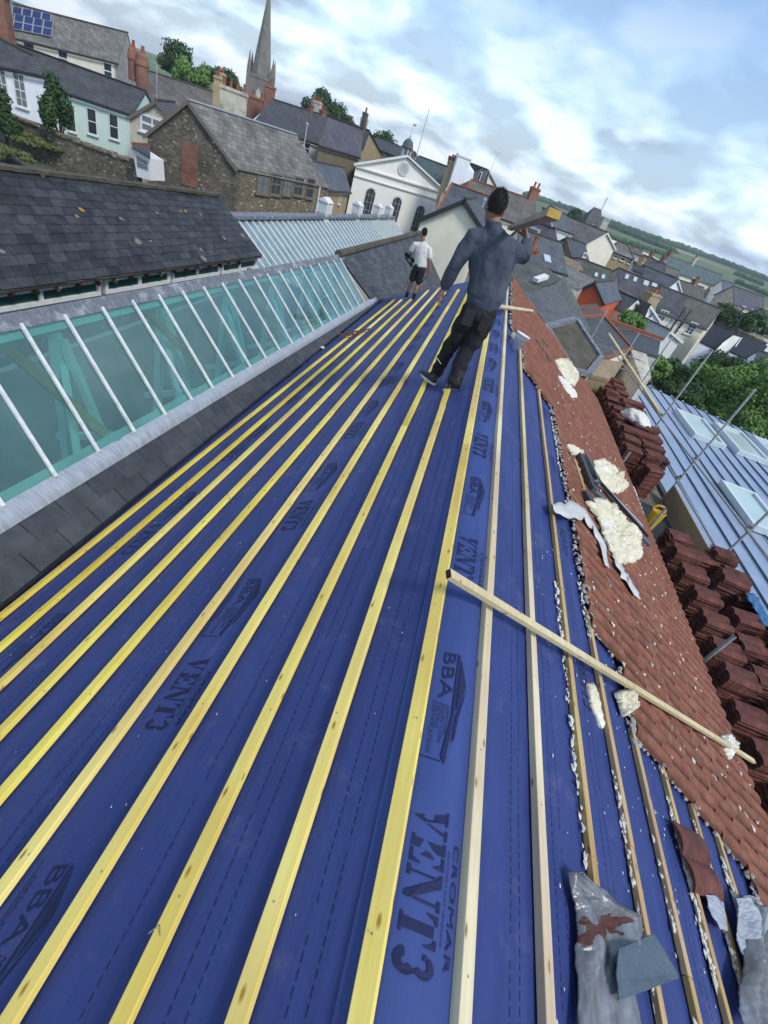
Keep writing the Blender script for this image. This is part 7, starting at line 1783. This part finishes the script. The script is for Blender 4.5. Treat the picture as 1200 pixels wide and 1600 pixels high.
loft(m5, [((-.075, .005, 1.43), .082, .076), ((-.088, .006, 1.475), .070, .072), ((-.098, .008, 1.505), .069, .072)], 20)
fuse(m5, 'sweatshirt', 'sweatshirt', p1_, voxel=.0075, smooth=4, wr=.017, wf=8.5, seed=3, wdir=(1, 1, .45))
m5 = MB(); loft(m5, [((.071, 0, .865), .152, .116), ((.070, 0, .90), .158, .121), ((.068, 0, .93), .160, .122)], 28); fuse(m5, 'waistband', 'sweatshirt_rib', p1_, voxel=.008, smooth=2, wr=.002, wf=60, wdir=(1, 1, 0))
m5 = MB()
loft(m5, [((-.095, .008, 1.465), .070, .073), ((-.104, .010, 1.500), .066, .069), ((-.108, .011, 1.520), .067, .070)], 28); fuse(m5, 'collar', 'sweatshirt_rib', p1_, voxel=.006, smooth=2)
# trousers
m5 = MB()
loft(m5, [((.072, .0, .90), .148, .110), ((.072, -.005, .84), .165, .125), ((.070, -.008, .77), .168, .128), ((.068, 0, .71), .150, .115)], 26)
loft(m5, [((.0, .0, .80), .095, .110), ((-.015, .01, .68), .096, .105), ((-.035, .03, .55), .082, .088), ((-.062, .07, .42), .072, .076), ((-.082, .11, .30), .069, .072), ((-.096, .15, .18), .066, .068), ((-.104, .172, .09), .070, .074), ((-.106, .175, .045), .066, .070)], 22)
loft(m5, [((.135, .0, .80), .095, .110), ((.135, -.005, .68), .098, .106), ((.118, -.01, .55), .084, .088), ((.098, -.035, .43), .074, .078), ((.095, -.07, .31), .072, .074), ((.098, -.10, .22), .070, .074), ((.102, -.118, .15), .074, .078), ((.103, -.12, .11), .068, .072)], 22)
fuse(m5, 'trousers', 'trousers', p1_, voxel=.0085, smooth=4, wr=.018, wf=9, seed=8, wdir=(.6, .6, 1.6))
# holster pockets, knee panels, reflective piping
for (x, w2, a) in ((-.005, .10, .12), (.150, .085, -.1)):
    m5 = MB(); m5.cbox((x, -.132, .765), w2, .018, .15, a); m5.build('pocket', 'trouser_panel', p1_, loc=(0, 0, 0), bevel=.008)
m5 = MB(); loft(m5, [((.096, -.085, .27), .0745, .078), ((.098, -.105, .21), .0735, .078), ((.102, -.12, .145), .0775, .082)], 22); fuse(m5, 'trouser_cuff', 'trouser_panel', p1_, voxel=.0085, smooth=2, wr=.006, wf=12, wdir=(.5, .5, 2))
for (a, b) in (((-.155, .075, .255), (-.09, .035, .225)), ((.165, -.12, .245), (.125, -.178, .21))):
    m5 = MB(); m5.bar(V(a), V(b), .004, .008); m5.build('piping', 'white_plastic', p1_, loc=(0, 0, 0))
shoe(p1_, (-.085, .085, -.028), (-.55, .60, -.02), .27); shoe(p1_, (.055, -.150, .035), (.95, .22, -.06), .27)
# timber carried on his shoulder
nA = W((866, 334)); nA = nA*(2.15/nA.y); fB = W((797, 357)); fB = fB*(5.3/fB.y)
sh_ = empty('carried_timber', fB, 'long rough timber carried on the standing man\'s right shoulder, near end toward us', 'timber'); m5 = MB(); m5.bar(nA-fB, V((0, 0, 0)), .052, .030); m5.build('timber', 'batten_grey', sh_, loc=(0, 0, 0), bevel=.002)
m5 = MB(); e_ = (nA-fB).normalized(); m5.bar(nA-fB+e_*.0005, nA-fB+e_*.002, .050, .028); m5.build('sawn_end', 'yellow_end', sh_, loc=(0, 0, 0))

# ---- man 2 (white t-shirt, shorts), farther off at the end of the roof
fo = atP((640, 468), AP+NL*.0, NL)
p2_ = empty('person', fo, 'man in white t-shirt and black shorts at the roof end, holding tools', 'person')
S2 = .80
p2_.scale = (S2, S2, S2)
def sub2(m5, name, mat, **k): return fuse(m5, name, mat, p2_, **k)
hc = V((-.17, .04, 1.64)); m5 = MB(); head(m5, hc, .35)
loft(m5, [((-.10, .0, 1.36), .11, .07), ((-.13, .01, 1.46), .056, .056), ((-.15, .02, 1.56), .054, .056)], 14)
loft(m5, [((0, 0, .95), .12, .08), ((-.06, 0, 1.2), .12, .08), ((-.10, 0, 1.38), .14, .07)], 14)
loft(m5, [((-.15, 0, 1.38), .05, .05), ((-.31, .0, 1.34), .045, .045), ((-.36, .02, 1.12), .038, .038), ((-.33, .16, .97), .028, .026)], 12)
loft(m5, [((0, 0, 1.38), .05, .05), ((.10, .0, 1.36), .045, .045), ((.20, -.05, 1.12), .038, .038), ((.27, .0, .92), .028, .026)], 12)
hand(m5, (-.325, .175, .955), (.15, .5, -.6), (.8, 0, .2), (0, .5, .6), curl=.8)
hand(m5, (.275, .01, .90), (.1, .2, -1), (-1, .2, .0), (.1, 1, .1), curl=.8)
for (x, f) in ((-.085, (-.13, .10)), (.075, (.10, -.05))):
    loft(m5, [((x*.9, .0, .86), .085, .09), ((x+(f[0]-x)*.4, f[1]*.4, .62), .072, .076), ((x+(f[0]-x)*.6, f[1]*.3+.03, .47), .055, .060), ((x+(f[0]-x)*.8, f[1]*.7, .34), .056, .062), ((f[0], f[1], .10), .036, .040)], 16)
sub2(m5, 'body', 'skin_tan', voxel=.009, smooth=3); eyes(p2_, hc, .35); hair(p2_, hc, .35, thick=.009, topup=.008)
m5 = MB()
loft(m5, [((.0, .0, .90), .175, .125), ((-.01, .0, .98), .178, .128), ((-.04, 0, 1.12), .180, .125), ((-.07, 0, 1.26), .195, .125), ((-.095, 0, 1.36), .195, .105), ((-.115, 0, 1.43), .12, .08), ((-.125, .005, 1.455), .075, .07)], 22)
loft(m5, [((-.18, 0, 1.37), .08, .08), ((-.30, .0, 1.335), .082, .08), ((-.345, .01, 1.22), .075, .072), ((-.355, .015, 1.16), .074, .07)], 16)
loft(m5, [((-.02, 0, 1.38), .08, .08), ((.10, .0, 1.345), .082, .08), ((.155, -.02, 1.23), .075, .072), ((.175, -.03, 1.16), .074, .07)], 16)
sub2(m5, 't_shirt', 'tshirt_white', voxel=.010, smooth=3, wr=.014, wf=8, seed=5)
m5 = MB(); loft(m5, [((.0, 0, .93), .155, .115), ((.0, 0, .84), .168, .125), ((0, 0, .76), .155, .115)], 20)
loft(m5, [((-.075, .0, .84), .10, .11), ((-.10, .02, .68), .10, .108), ((-.112, .035, .50), .092, .10)], 18); loft(m5, [((.078, .0, .84), .10, .11), ((.085, -.01, .68), .10, .108), ((.092, -.012, .50), .094, .10)], 18)
sub2(m5, 'shorts', 'trousers', voxel=.011, smooth=3, wr=.012, wf=9, seed=6)
for f in ((-.13, .10), (.10, -.05)):
    m5 = MB(); loft(m5, [((f[0], f[1], .05), .048, .052), ((f[0], f[1], .15), .047, .052), ((f[0], f[1], .22), .052, .056)], 14); loft(m5, [((f[0], f[1]-.04, .04), .045, .045), ((f[0]-.01, f[1]+.10, .035), .048, .036), ((f[0]-.015, f[1]+.19, .03), .042, .028)], 14)
    sub2(m5, 'boot', 'trousers', voxel=.012, smooth=2)
wf_ = lambda v: fo+V(v)*S2
ng = empty('nail_gun', wf_((-.31, .24, .93)), 'black nail gun held in the left hand of the man in white', 'nail gun'); ng.scale = (S2, S2, S2)
m5 = MB(); m5.bar(V((-.22, -.05, .10)), V((.10, .03, -.02)), .07, .09); m5.build('gun_body', 'plain_black', ng, loc=(0, 0, 0), bevel=.01)
m5 = MB(); m5.bar(V((0, 0, 0)), V((.06, -.02, -.16)), .04, .045); m5.bar(V((-.19, -.04, .02)), V((.08, -.02, -.17)), .025, .05); m5.build('grip_and_magazine', 'gutter_black', ng, loc=(0, 0, 0), bevel=.006)
hm = empty('hammer', wf_((.27, .04, .84)), 'hammer with an orange grip hanging from the right hand of the man in white', 'hammer'); hm.scale = (S2, S2, S2)
m5 = MB(); m5.tube((0, 0, .06), (.0, .0, -.10), .018, 8); m5.build('grip', 'orange_plastic', hm, loc=(0, 0, 0)); m5 = MB(); m5.tube((0, 0, -.10), (-.11, .0, -.36), .010, 8); m5.build('shaft', 'gutter_black', hm, loc=(0, 0, 0))
m5 = MB(); m5.tube((-.17, -.0, -.35), (-.06, .0, -.38), .016, 8); m5.build('hammer_head', 'galv', hm, loc=(0, 0, 0))
for o in COL.objects:
    if o.parent is None and o.get('label') and not o.get('kind'): o['kind'] = 'thing'
